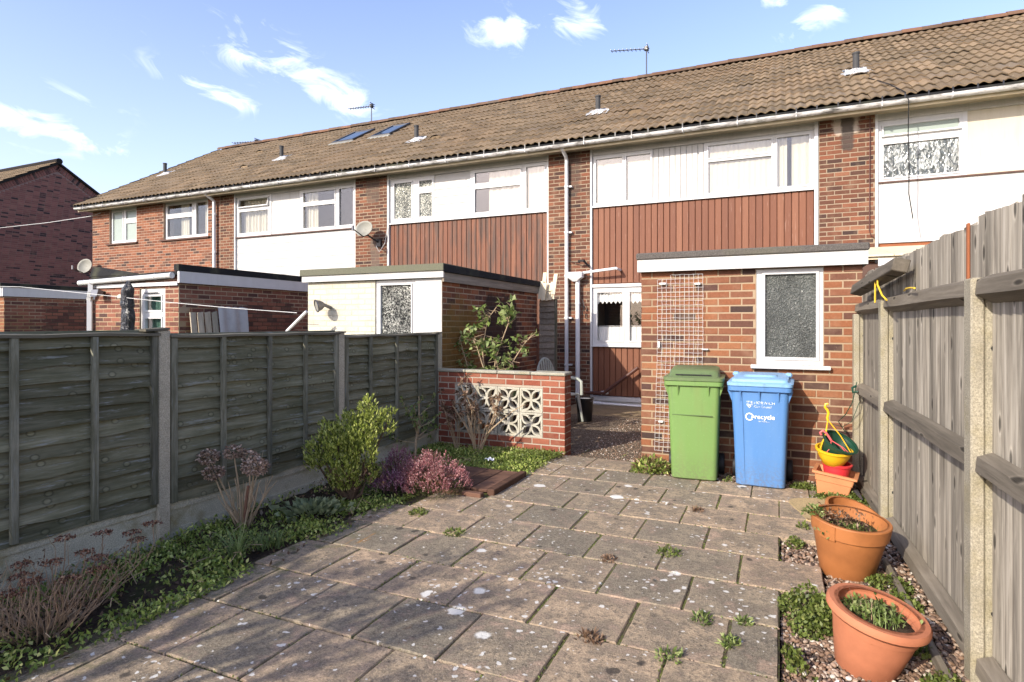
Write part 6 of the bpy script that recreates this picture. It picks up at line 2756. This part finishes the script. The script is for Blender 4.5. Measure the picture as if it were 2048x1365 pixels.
# board over the drain
t = thing('drain_board', 'weathered brown board laid flat beside the pink heather', 'board', (-2.65, 5.0, 0))
for i in range(4):
    mb = MB()
    mb.bbox(-3.02 + i * .165, -3.02 + i * .165 + .160, 4.66 + .02 * i, 5.42, .012, .040 + R.uniform(-.003, .003), .005)
    obj('plank', mb, WOODM, t)
mb = MB()
mb.bbox(-2.355, -2.285, 4.70, 5.44, -.02, .048, .006)
obj('edge_batten', mb, WOODM, t)
mb = MB()
mb.bbox(-3.0, -2.36, 4.585, 4.655, -.02, .034, .006)
obj('edge_batten', mb, WOODM, t)
t = thing('paper_scrap', 'small white scrap of plastic lying in the bed before the screen wall', 'litter', (-2.85, 5.75, .05))
mb = MB()
rg = [[(-2.9 + .09 * i / 5 + .01 * math.sin(j * 2 + i), 5.72 + .10 * j / 4, .05 + .014 * math.sin(i * 1.9 + j * 1.3)) for i in range(6)] for j in range(5)]
mb.rings(rg, False, False, False)
obj('sheet', mb, WHITEP, t)
t = thing('plant_label', 'yellow plastic plant tag among dead stems at the lower left', 'plant label', (-3.62, 1.62, .05))
mb = MB()
mb.bbox(-3.66, -3.58, 1.60, 1.606, .05, .15, .002)
obj('tag', mb, YELLOW, t)


# ================================================================== plants
def shoots(mb, base, n, hmin, hmax, spread, r0, r1, seg=5, bend=.25, fork=0, tips=None, basr=.05, lean=(0, 0)):
    for i in range(n):
        a = R.uniform(0, 6.283)
        b = Vector(base) + Vector((math.cos(a), math.sin(a), 0)) * basr * R.random()
        hh = R.uniform(hmin, hmax)
        sp = spread * R.uniform(.15, 1)
        d = Vector((math.cos(a) * sp + lean[0], math.sin(a) * sp + lean[1], 1)).normalized()
        pts = [b]
        for k in range(seg):
            d = (d + Vector((R.uniform(-1, 1), R.uniform(-1, 1), R.uniform(-.3, .6))) * bend * .5).normalized()
            pts.append(pts[-1] + d * hh / seg)
        mb.tube(pts, [r0 + (r1 - r0) * k / seg for k in range(seg + 1)], 5)
        if tips is not None:
            tips.append(pts[-1])
        for q in range(fork):
            k = R.randint(2, seg)
            p = pts[k]
            dd = (d + Vector((R.uniform(-1, 1), R.uniform(-1, 1), R.uniform(-.1, .8))) * .8).normalized()
            l = hh * R.uniform(.15, .4)
            p2 = [p, p + dd * l * .5, p + (dd + Vector((0, 0, .25))) * l]
            mb.tube(p2, [r1 * 1.2, r1, r1 * .6], 4)
            if tips is not None:
                tips.append(p2[-1])


def tufts(centres, n, L, Wd, outward=None, up=.8, spread=.9):
    """leaf rosettes at the given points"""
    C_ = np.repeat(np.array([tuple(c) for c in centres]), n, 0)
    D = RN.normal(size=C_.shape) * spread + np.array([0, 0, up])
    return leaves(C_ + RN.normal(size=C_.shape) * .004, D, L * RN.uniform(.6, 1.25, len(C_)), Wd * RN.uniform(.7, 1.2, len(C_)))


# ---- conifer-like hebe with yellow-green upright shoots
t = thing('hebe_shrub', 'bushy yellow-green evergreen shrub with upright shoots in front of the left fence', 'shrub', (-3.5, 4.25, 0))
mb = MB()
base = Vector((-3.30, 4.03, .0))
blobs = [(-3.44, 3.90, .44, .14, .12), (-3.30, 3.98, .40, .15, .13), (-3.44, 4.04, .55, .12, .11), (-3.22, 4.04, .50, .12, .11), (-3.34, 3.98, .56, .11, .10),
         (-3.36, 4.16, .66, .12, .10), (-3.26, 4.20, .62, .13, .11), (-3.18, 4.28, .70, .10, .08), (-3.28, 4.30, .77, .08, .07), (-3.10, 4.32, .62, .09, .08), (-3.20, 4.14, .56, .12, .10),
         (-3.20, 3.92, .30, .12, .10), (-3.52, 3.92, .36, .09, .09), (-3.12, 4.42, .72, .06, .05), (-3.40, 4.14, .44, .13, .12), (-3.14, 4.10, .40, .11, .11), (-3.48, 4.00, .64, .05, .06),
         (-3.26, 3.98, .20, .13, .09), (-3.38, 4.04, .22, .12, .09), (-3.16, 4.16, .24, .09, .09), (-3.32, 4.38, .84, .04, .05)]
blobs = [(b[0] - .05, b[1] - .02, b[2] * .96, b[3] * .95, b[4]) for b in blobs]
for b in blobs:
    e = Vector(b[:3])
    m_ = base.lerp(e, .5) + Vector((R.uniform(-.05, .05), R.uniform(-.05, .05), -.04))
    mb.tube([base, m_, e], [.020, .013, .005], 6)
mb.tube([base + Vector((0, 0, -.05)), base + Vector((.01, 0, .12))], [.03, .024], 8)
obj('stem', mb, BARK, t)
PV, PD = [], []
for bx, by, bz, br, bh in blobs:
    n = int(430 * (br / .2) ** 2)
    for i in range(n):
        v = Vector((R.gauss(0, 1), R.gauss(0, 1), R.gauss(0, 1))).normalized()
        r = R.uniform(.35, 1.12) ** .6
        p = Vector((bx + v.x * br * r, by + v.y * br * r, bz + v.z * bh * r))
        # each shoot: three leaves up a little axis
        ax = (v * .55 + Vector((0, 0, .9)) + Vector((R.uniform(-.3, .3), R.uniform(-.3, .3), 0))).normalized()
        for k in range(3):
            PV.append(p + ax * .014 * k)
            PD.append(ax + Vector((R.uniform(-.5, .5), R.uniform(-.5, .5), R.uniform(-.2, .2))))
V, Fc = leaves(np.array([tuple(p) for p in PV]), np.array([tuple(p) for p in PD]), .034 * RN.uniform(.7, 1.2, len(PV)), .0135)
fast('foliage', V, Fc, L_hebe, t)
V, Fc = tufts([(base.x + R.gauss(0, .13), base.y + R.gauss(0, .13), R.uniform(.15, .34)) for _ in range(160)], 4, .03, .008)
fast('dead_foliage', V, Fc, L_dead, t)


# ---- heathers
def heather(t, c, rx, ry, h, n, mat, green=.25):
    P, D = [], []
    mb = MB()
    for i in range(26):
        a = R.uniform(0, 6.283)
        r = math.sqrt(R.random())
        mb.tube([(c[0], c[1], c[2]), (c[0] + rx * r * .6 * math.cos(a), c[1] + ry * r * .6 * math.sin(a), c[2] + h * .45), (c[0] + rx * r * math.cos(a), c[1] + ry * r * math.sin(a), c[2] + h * (1 - .6 * r * r) * .9)], [.005, .004, .002], 4)
    obj('stem', mb, TWIGR, t)
    for i in range(n):
        a = R.uniform(0, 6.283)
        r = math.sqrt(R.random())
        k = 1 + .22 * math.sin(3 * a + c[0] * 9) + .1 * math.sin(7 * a)
        top = h * (1 - .75 * r * r) * (1 + .14 * math.sin(5 * a + 8 * r))
        z = top * (R.uniform(.35, 1) ** .5)
        p = Vector((c[0] + rx * k * r * math.cos(a), c[1] + ry * k * r * math.sin(a), c[2] + z))
        ax = Vector((math.cos(a) * r * .7, math.sin(a) * r * .7, .9)) + Vector((R.uniform(-.35, .35), R.uniform(-.35, .35), 0))
        ax.normalize()
        for q in range(5):
            P.append(p + ax * .011 * q)
            D.append(ax * .8 + Vector((R.uniform(-.8, .8), R.uniform(-.8, .8), R.uniform(-.4, .5))))
    V, Fc = leaves(np.array([tuple(p) for p in P]), np.array([tuple(p) for p in D]), .016 * RN.uniform(.7, 1.2, len(P)), .0095)
    fast('flowers', V, Fc, mat, t)
    m_ = int(n * green * 2.4)
    a = RN.uniform(0, 6.283, m_ * 3)
    r = np.sqrt(RN.rand(m_ * 3))
    P = np.stack([c[0] + rx * r * np.cos(a), c[1] + ry * r * np.sin(a), c[2] + h * (1 - .75 * r * r) * RN.uniform(.05, .75, m_ * 3)], -1)
    V, Fc = leaves(P, RN.normal(size=P.shape) * .7 + np.array([0, 0, .8]), .022, .006)
    fast('foliage', V, Fc, L_heathg, t)


t = thing('heather_bush', 'large pink flowering heather bush at the patio edge', 'heather', (-2.80, 4.52, 0), 'heathers in the left bed')
heather(t, (-2.86, 4.56, .0), .34, .25, .33, 1500, L_heath)
t = thing('heather_bush', 'small purple heather between the green shrub and the pink heather', 'heather', (-3.33, 4.75, 0), 'heathers in the left bed')
heather(t, (-3.36, 4.80, .0), .15, .17, .30, 380, L_heathp)
t = thing('heather_bush', 'low purple-pink heather in front, left of the large pink one', 'heather', (-3.14, 4.38, 0), 'heathers in the left bed')
heather(t, (-3.15, 4.42, .0), .17, .13, .16, 330, L_heathp)

# ---- dead hydrangea by the first post
t = thing('dead_hydrangea', 'leafless hydrangea with brown dried flower heads beside the fence post', 'shrub', (-3.66, 3.3, 0))
base = Vector((-3.64, 3.22, .0))
heads = [((-3.86, 3.10, .52), .075), ((-3.74, 3.22, .545), .07), ((-3.76, 3.06, .42), .068), ((-3.50, 3.20, .46), .092), ((-3.66, 3.30, .50), .06)]
mb = MB()
for (hp_, hr) in heads:
    m_ = base.lerp(Vector(hp_), .5) + Vector((R.uniform(-.03, .03), R.uniform(-.03, .03), -.03))
    mb.tube([base + Vector((R.uniform(-.04, .04), R.uniform(-.04, .04), -.03)), m_, Vector(hp_)], [.009, .007, .005], 6)
shoots(mb, base, 20, .22, .42, .75, .006, .003, 5, .3, 1)
obj('stems', mb, TWIGG, t)
mb = MB()
mb.tube([base + Vector((0, 0, -.03)), base + Vector((.01, .01, .16)), base + Vector((.03, .02, .30))], [.016, .013, .009], 7)
obj('main_stem', mb, TWIGR, t)
for (hp_, hr) in heads:
    n = int(300 * (hr / .08) ** 2)
    v = RN.normal(size=(n, 3))
    v /= np.linalg.norm(v, axis=1, keepdims=True)
    P = np.array(hp_) + v * hr * np.array([1, 1, .62]) * RN.uniform(.75, 1, (n, 1))
    V, Fc = leaves(P, v + RN.normal(size=(n, 3)) * .8, .024 * RN.uniform(.6, 1.2, n), .019)
    fast('flower_head', V, Fc, L_hyd, t)

# ---- dead hydrangea before the screen wall
t = thing('dried_shrub', 'leafless shrub with curled brown leaves in front of the pierced blocks', 'shrub', (-3.25, 6.2, 0))
base = Vector((-3.22, 6.18, .0))
mb = MB()
tips = []
shoots(mb, base, 9, .45, .72, .75, .010, .004, 6, .28, 3, tips, .05, (.1, 0))
shoots(mb, (-3.50, 6.22, 0), 5, .4, .58, .45, .007, .003, 5, .25, 3, tips, .04)
mb.tube([base, base + Vector((-.12, -.03, .28)), base + Vector((-.30, -.06, .55))], [.012, .008, .005], 6)
mb.tube([base, base + Vector((.2, -.03, .30)), base + Vector((.46, -.03, .52)), base + Vector((.60, 0, .60))], [.012, .008, .006, .004], 6)
obj('stems', mb, TWIGG, t)
V, Fc = tufts(tips, 13, .058, .024, None, -.2, 1.)
fast('dead_leaves', V, Fc, L_dead, t)

# ---- dead sedum at the lower left
t = thing('dead_sedum', 'clump of dead red-brown stems with flat seed heads at the lower left', 'plant', (-3.35, 1.75, 0))
mb = MB()
tips = []
for cx, cy, n in ((-3.28, 1.72, 85), (-3.45, 1.95, 45), (-3.55, 1.60, 40)):
    shoots(mb, (cx, cy, -.01), int(n * 1.25), .08, .32, 1.5, .0033, .0016, 5, .65, 1, tips, .16)
obj('stems', mb, TWIG, t)
hd = [(x_, y_, z_ * .82) for x_, y_, z_ in [(-3.40, 1.72, .262), (-3.48, 1.86, .30), (-3.54, 2.06, .27), (-3.44, 2.06, .25), (-3.62, 2.2, .33), (-3.54, 2.32, .30), (-3.64, 1.80, .28), (-3.34, 2.0, .22), (-3.58, 2.38, .22), (-3.66, 2.02, .36), (-3.70, 1.66, .25), (-3.50, 2.42, .34), (-3.30, 1.84, .24), (-3.36, 1.62, .25), (-3.52, 1.74, .26)]]
mb = MB()
for x, y, z in hd:
    mb.tube([(x + R.uniform(-.06, .06), y - R.uniform(-.02, .1), -.01), (x + R.uniform(-.02, .02), y, z * .6), (x, y, z)], [.0035, .003, .0024], 5)
obj('flower_stems', mb, TWIG, t)
V, Fc = tufts([q for q in tips if R.random() < .35], 4, .022, .009, None, -.2, 1.)
fast('dead_leaves', V, Fc, L_dead, t)
for x, y, z in hd:
    n = 110
    a = RN.uniform(0, 6.283, n)
    r = .052 * np.sqrt(RN.rand(n))
    P = np.stack([x + r * np.cos(a), y + r * np.sin(a), z + .008 - 2.6 * r * r + RN.uniform(-.004, .006, n)], -1)
    V, Fc = leaves(P, RN.normal(size=(n, 3)) * .6 + np.array([0, 0, .5]), .013, .011)
    fast('seed_head', V, Fc, L_sed, t)

# ---- rose behind the screen wall
t = thing('rose_bush', 'rose bush with bright green leaves rising behind the screen wall', 'rose bush', (-3.2, 7.3, 0))
mb = MB()
tips = []
canes = [[(-3.15, 7.3, 0), (-3.2, 7.25, .6), (-3.1, 7.2, 1.1), (-2.92, 7.2, 1.55), (-2.84, 7.15, 1.78)],
         [(-3.2, 7.35, 0), (-3.3, 7.3, .7), (-3.35, 7.3, 1.2), (-3.25, 7.25, 1.6), (-3.12, 7.25, 1.76)],
         [(-3.1, 7.3, 0), (-3.0, 7.2, .6), (-2.85, 7.1, 1.0), (-2.66, 7.1, 1.28), (-2.52, 7.05, 1.40)],
         [(-3.25, 7.3, 0), (-3.45, 7.2, .7), (-3.55, 7.2, 1.05), (-3.62, 7.15, 1.36)],
         [(-3.2, 7.2, 0), (-3.25, 7.1, .6), (-3.2, 7.05, .95), (-3.28, 7.0, 1.25), (-3.42, 7.0, 1.5)],
         [(-3.1, 7.2, 0), (-3.0, 7.15, .7), (-3.05, 7.1, 1.1), (-3.12, 7.1, 1.35)]]
att = []
for cn_ in canes:
    pts = [Vector((p[0] - .30, p[1] - .15, p[2] - .03)) for p in cn_]
    mb.tube(pts, [.012 - .008 * k / (len(pts) - 1) for k in range(len(pts))], 6)
    for k in range(46):
        s = R.uniform(.32, 1) * (len(pts) - 1)
        i = min(int(s), len(pts) - 2)
        p = pts[i].lerp(pts[i + 1], s - i)
        if R.random() < .72:
            q = p + Vector((R.gauss(0, .075), R.gauss(0, .06), R.uniform(-.07, .09)))
            mb.tube([p, q], [.003, .0018], 4)
            att.append(q)
obj('canes', mb, TWIGG, t)
V, Fc = tufts([a for a in att if R.random() < .65], 6, .080, .050, None, -.1, 1.)
fast('leaves', V, Fc, L_rose, t)

# ---- thin twiggy shrub near the last post
t = thing('twiggy_shrub', 'sparse shrub with a few round leaves against the far fence panel', 'shrub', (-3.72, 5.75, 0))
mb = MB()
base = Vector((-3.70, 5.60, -.02))
pts = [base, base + Vector((.0, .02, .25)), base + Vector((.02, .05, .48)), base + Vector((.0, .08, .72))]
mb.tube(pts, [.015, .012, .009, .004], 7)
att = []
for k in range(16):
    p = base + Vector((0, .05, R.uniform(.18, .62)))
    d = Vector((R.uniform(-.35, .55), R.uniform(-.7, 1), R.uniform(.1, .7))).normalized()
    q1 = p + d * R.uniform(.12, .2)
    q2 = q1 + (d + Vector((R.uniform(-.4, .4), R.uniform(-.4, .4), .3))).normalized() * R.uniform(.1, .2)
    mb.tube([p, q1, q2], [.006, .004, .002], 5)
    att += [q1, q2, q1.lerp(q2, .5), q1.lerp(q2, .75)]
obj('branches', mb, TWIGG, t)
V, Fc = tufts(att, 3, .052, .034, None, .2, .9)
fast('leaves', V, Fc, L_rose, t)

# ---- smaller plants
t = thing('primrose_clump', 'low clump of pale green rounded leaves below the yellow-green shrub', 'plant', (-3.40, 3.72, 0))
P = np.array([(-3.36 + RN.normal() * .11, 3.66 + RN.normal() * .10, .03) for _ in range(170)])
D = (P - np.array([-3.36, 3.66, -.06])) * np.array([1, 1, .6])
D[:, 2] += .05
V, Fc = leaves(P, D, .085 * RN.uniform(.6, 1.2, len(P)), .045)
fast('leaves', V, Fc, L_prim, t)
t = thing('grass_tuft', 'tuft of long grass blades between the bed and the patio', 'grass tuft', (-3.25, 2.85, 0))
blades((-3.20, 2.78, -.01), .05, 110, .25, .008, L_grass, 'blades', t, 1.)
blades((-3.16, 3.02, -.01), .10, 90, .17, .008, L_grass, 'blades', t, 1.)
t = thing('strawberry_clump', 'leafy dark green plant on the gravel left of the green bin', 'plant', (-1.2, 6.1, 0))
clump((-1.20, 6.16, .0), .17, 620, .055, .022, L_cover, 'foliage', t, .5, .13)
clump((-1.20, 6.16, .02), .17, 300, .055, .016, L_dead, 'dead_foliage', t, .5, .12)

# ---- ground cover, weeds, moss (nobody could count them)
def gz(p):
    return np.array([max(-.02, min(bedz(x, y), .04)) for x, y in p])


def cover(name, pts, mat, L, Wd, zadd=.0, up=.7, hgt=.04, spread=.8):
    n = len(pts)
    P = np.column_stack([pts, gz(pts) + zadd + RN.rand(n) * hgt])
    D = RN.normal(size=(n, 3)) * spread + np.array([0, 0, up])
    V, Fc = leaves(P, D, L * RN.uniform(.55, 1.35, n), Wd * RN.uniform(.7, 1.25, n))
    return fast(name, V, Fc, mat, kind='stuff')


def dens(pts, fn, seed=0.):
    k = np.array([fn(x, y, mn.noise(Vector((x * 2.6, y * 2.6, seed))) + .5 * mn.noise(Vector((x * 7, y * 7, seed + 3)))) for x, y in pts])
    return pts[RN.rand(len(pts)) < k]


def bedfn(x, y, q):
    k = .45 + q * 1.3
    if y > 5.4:
        k += .75
    if 3.6 < y < 4.6 and x < -3.1:
        k -= .25
    if x > -2.93 and y < 4.5:
        k -= .5 * (x + 2.93) / .1
    return k


b1 = jgrid(-3.9, -2.88, .3, 4.62, .0125)
b2 = jgrid(-3.9, -2.28, 4.6, 6.44, .0125)
b2 = b2[~((b2[:, 0] > -3.03) & (b2[:, 1] < 5.42))]
bp = np.concatenate([b1, b2])
bp = dens(bp, bedfn)
cover('groundcover', bp, L_cover, .030, .0165, 0, .6, .05)
edge = jgrid(-2.75, -2.22, 5.75, 6.42, .012)
edge = dens(edge, lambda x, y, q: .55 + q - 2.2 * max(0, (x + 2.45)) * (6.5 - y))
cover('bright_groundcover', edge, L_weed, .028, .017, .02, .6, .06)
e2 = dens(jgrid(-3.85, -2.95, .5, 4.6, .02), lambda x, y, q: q * .8, 9.)
cover('bright_groundcover', e2, L_weed, .026, .015, .02, .7, .05)
lit = jgrid(-3.9, -2.9, .5, 6.4, .055)
cover('leaf_litter', lit[RN.rand(len(lit)) < .5], L_litter, .04, .022, .0, .1, .02)
# dry stalks lying over the bed
mb = MB()
for i in range(46):
    x, y = R.uniform(-3.75, -3.0), R.uniform(1.4, 6.2)
    a = R.uniform(0, 6.28)
    l = R.uniform(.08, .22)
    mb.tube([(x, y, .03), (x + math.cos(a) * l * .5, y + math.sin(a) * l * .5, .05 + R.uniform(0, .05)), (x + math.cos(a + .3) * l, y + math.sin(a + .3) * l, .03 + R.uniform(0, .04))], .0022, 4)
obj('dry_stalks', mb, TWIGG, kind='stuff')

# weeds and moss in the joints
jp = []
for k in range(-3, 9):
    y = 2.757 + SP * k
    n = int(330)
    for i in range(n):
        x = R.uniform(-3.0, .02) if k < 4 else R.uniform(-2.3, .2)
        q = mn.noise(Vector((x * 1.7, y * 3, 5)))
        if R.random() < .42 + q * 1.5 + (.2 if x < -1.6 else 0):
            jp.append((x, y + R.gauss(0, .006)))
    odd = k % 2 == 1
    for j in range(-1, 8):
        x = -.4675 * j if odd else -.225 - .4675 * j
        if x < -3 or x > .02:
            continue
        for i in range(70):
            yy = y + R.uniform(0, SP)
            q = mn.noise(Vector((x * 3, yy * 1.7, 8)))
            if R.random() < .40 + q * 1.5:
                jp.append((x + R.gauss(0, .006), yy))
jp = np.array(jp)
n = len(jp)
jp = jp + RN.normal(0, .004, (n, 2))
P = np.column_stack([jp, np.full(n, -.007)])
V, Fc = leaves(P, RN.normal(size=(n, 3)) * .9 + np.array([0, 0, .9]), .013 * RN.uniform(.4, 1.3, n), .008)
fast('joint_moss', V, Fc, L_weed, kind='stuff')
gr = jgrid(-2.95, .0, 1.4, 5.9, .02)
kk = np.abs(((gr[:, 1] - 2.757) / SP + .5) % 1 - .5) * SP < .009
gr = gr[kk]
gr = gr[RN.rand(len(gr)) < .42]
pebbles('joint_grit', np.column_stack([gr, np.full(len(gr), -.006)]), .0058)

for i, (x, y, r, n, lab, m_) in enumerate((
        (-2.13, 3.74, .085, 130, 'bright green weed in a paving joint near the pink heather', L_weed),
        (-2.62, 4.02, .07, 120, 'small weed cushion at the patio edge below the pink heather', L_weed),
        (-.66, 3.98, .065, 80, 'rosette weed growing in a paving joint in mid patio', L_weed),
        (-.995, 3.72, .05, 60, 'brownish dead weed in a paving joint of the mid patio', L_dead),
        (-.36, 3.16, .05, 60, 'flat green weed in a joint toward the right of the patio', L_rose),
        (-.16, 3.21, .032, 46, 'small upright weed near the right edge of the patio', L_rose),
        (-.21, 2.98, .045, 80, 'seedling weeds in the short joint by the right patio edge', L_rose),
        (-.82, 2.74, .05, 60, 'dry dark weed in a joint at the bottom of the patio', L_dead),
        (-.45, 2.74, .05, 60, 'weed at the joint crossing near the bottom right of the patio', L_rose),
        (-.60, 4.98, .05, 60, 'reddish weed in a joint below the blue bin', L_dead))):
    t = thing('joint_weed', lab, 'weed', (x, y, -.01), 'weeds in the paving joints')
    clump((x, y, -.008), r * R.uniform(.7, 1.2), int(n * 1.7), .027 * R.uniform(.8, 1.3), .011, m_, 'leaves', t, R.uniform(.2, .6), .03)

wp = []
for (x, y, r, n) in ((.14, 3.52, .15, 900), (.22, 3.40, .13, 800), (.12, 3.30, .08, 240), (.07, 2.92, .05, 110), (.14, 2.72, .06, 140), (.05, 3.02, .04, 90), (.03, 2.4, .04, 80), (.12, 2.5, .05, 90),
                     (.10, 4.55, .06, 160), (.16, 4.9, .06, 140), (.58, 4.05, .12, 420), (.60, 3.8, .10, 420), (.64, 3.0, .09, 420), (.66, 2.8, .08, 360), (.70, 2.6, .08, 320), (.60, 3.3, .06, 200),
                     (.22, 6.12, .14, 700), (.42, 5.80, .20, 1100), (.58, 5.9, .12, 700), (.60, 5.6, .10, 500), (.62, 5.3, .08, 260), (-.45, 6.10, .06, 60), (.14, 6.1, .07, 160)):
    a = RN.uniform(0, 6.283, n)
    rr = r * np.sqrt(RN.rand(n))
    wp.append(np.column_stack([x + rr * np.cos(a), y + rr * np.sin(a), -.03 + RN.rand(n) * (.16 if n > 750 and y < 4 else .075) * (1.2 - rr / r)]))
wp = np.concatenate(wp)
n = len(wp)
V, Fc = leaves(wp, RN.normal(size=(n, 3)) * .8 + np.array([0, 0, .6]), .024 * RN.uniform(.6, 1.3, n), .0155)
fast('gravel_weeds', V, Fc, L_weed, kind='stuff')

# ---- small garden tree behind the camera whose twigs and last leaves shade the patio
t = thing('garden_tree', 'small sparse tree standing in the garden behind the viewpoint', 'tree', (-3.75, -1.55, -.02))
mb = MB()
RT = random.Random(3)
TW = []


def limb(p, d, l, r, lev):
    pts = [p]
    q = d.copy()
    for k in range(4):
        q = (q + Vector((RT.uniform(-1, 1), RT.uniform(-1, 1), RT.uniform(-.2, .6))) * .14).normalized()
        pts.append(pts[-1] + q * l / 4)
    mb.tube(pts, [r * (1 - .55 * k / 4) for k in range(5)], 6 if lev < 2 else 4)
    if lev >= 4:
        TW.extend(pts[1:])
        return
    for k in range(3):
        s = RT.uniform(.4, 1)
        i = min(int(s * 4), 3)
        b = pts[i].lerp(pts[i + 1], s * 4 - i)
        nd = (q + Vector((RT.uniform(-1, 1), RT.uniform(-1, 1), RT.uniform(.0, .7))) * .62).normalized()
        limb(b, nd, l * RT.uniform(.55, .8), r * .6, lev + 1)


for k in range(7):
    a = k * .9 + .3
    limb(Vector((-3.72, -1.50, 1.15)), Vector((math.cos(a) * .55, math.sin(a) * .35, 1)).normalized(), .70, .024, 1)
obj('crown', mb, BARK, t)
V, Fc = tufts([TW[i] for i in range(0, len(TW), 2)], 4, .06, .026, None, .3, 1.)
fast('leaves', V, Fc, L_rose, t)
mb = MB()
mb.tube([(-3.75, -1.55, -.05), (-3.74, -1.53, .4), (-3.73, -1.51, .8), (-3.72, -1.5, 1.2)], [.055, .045, .04, .035], 10)
obj('trunk', mb, BARK, t, smooth=True)
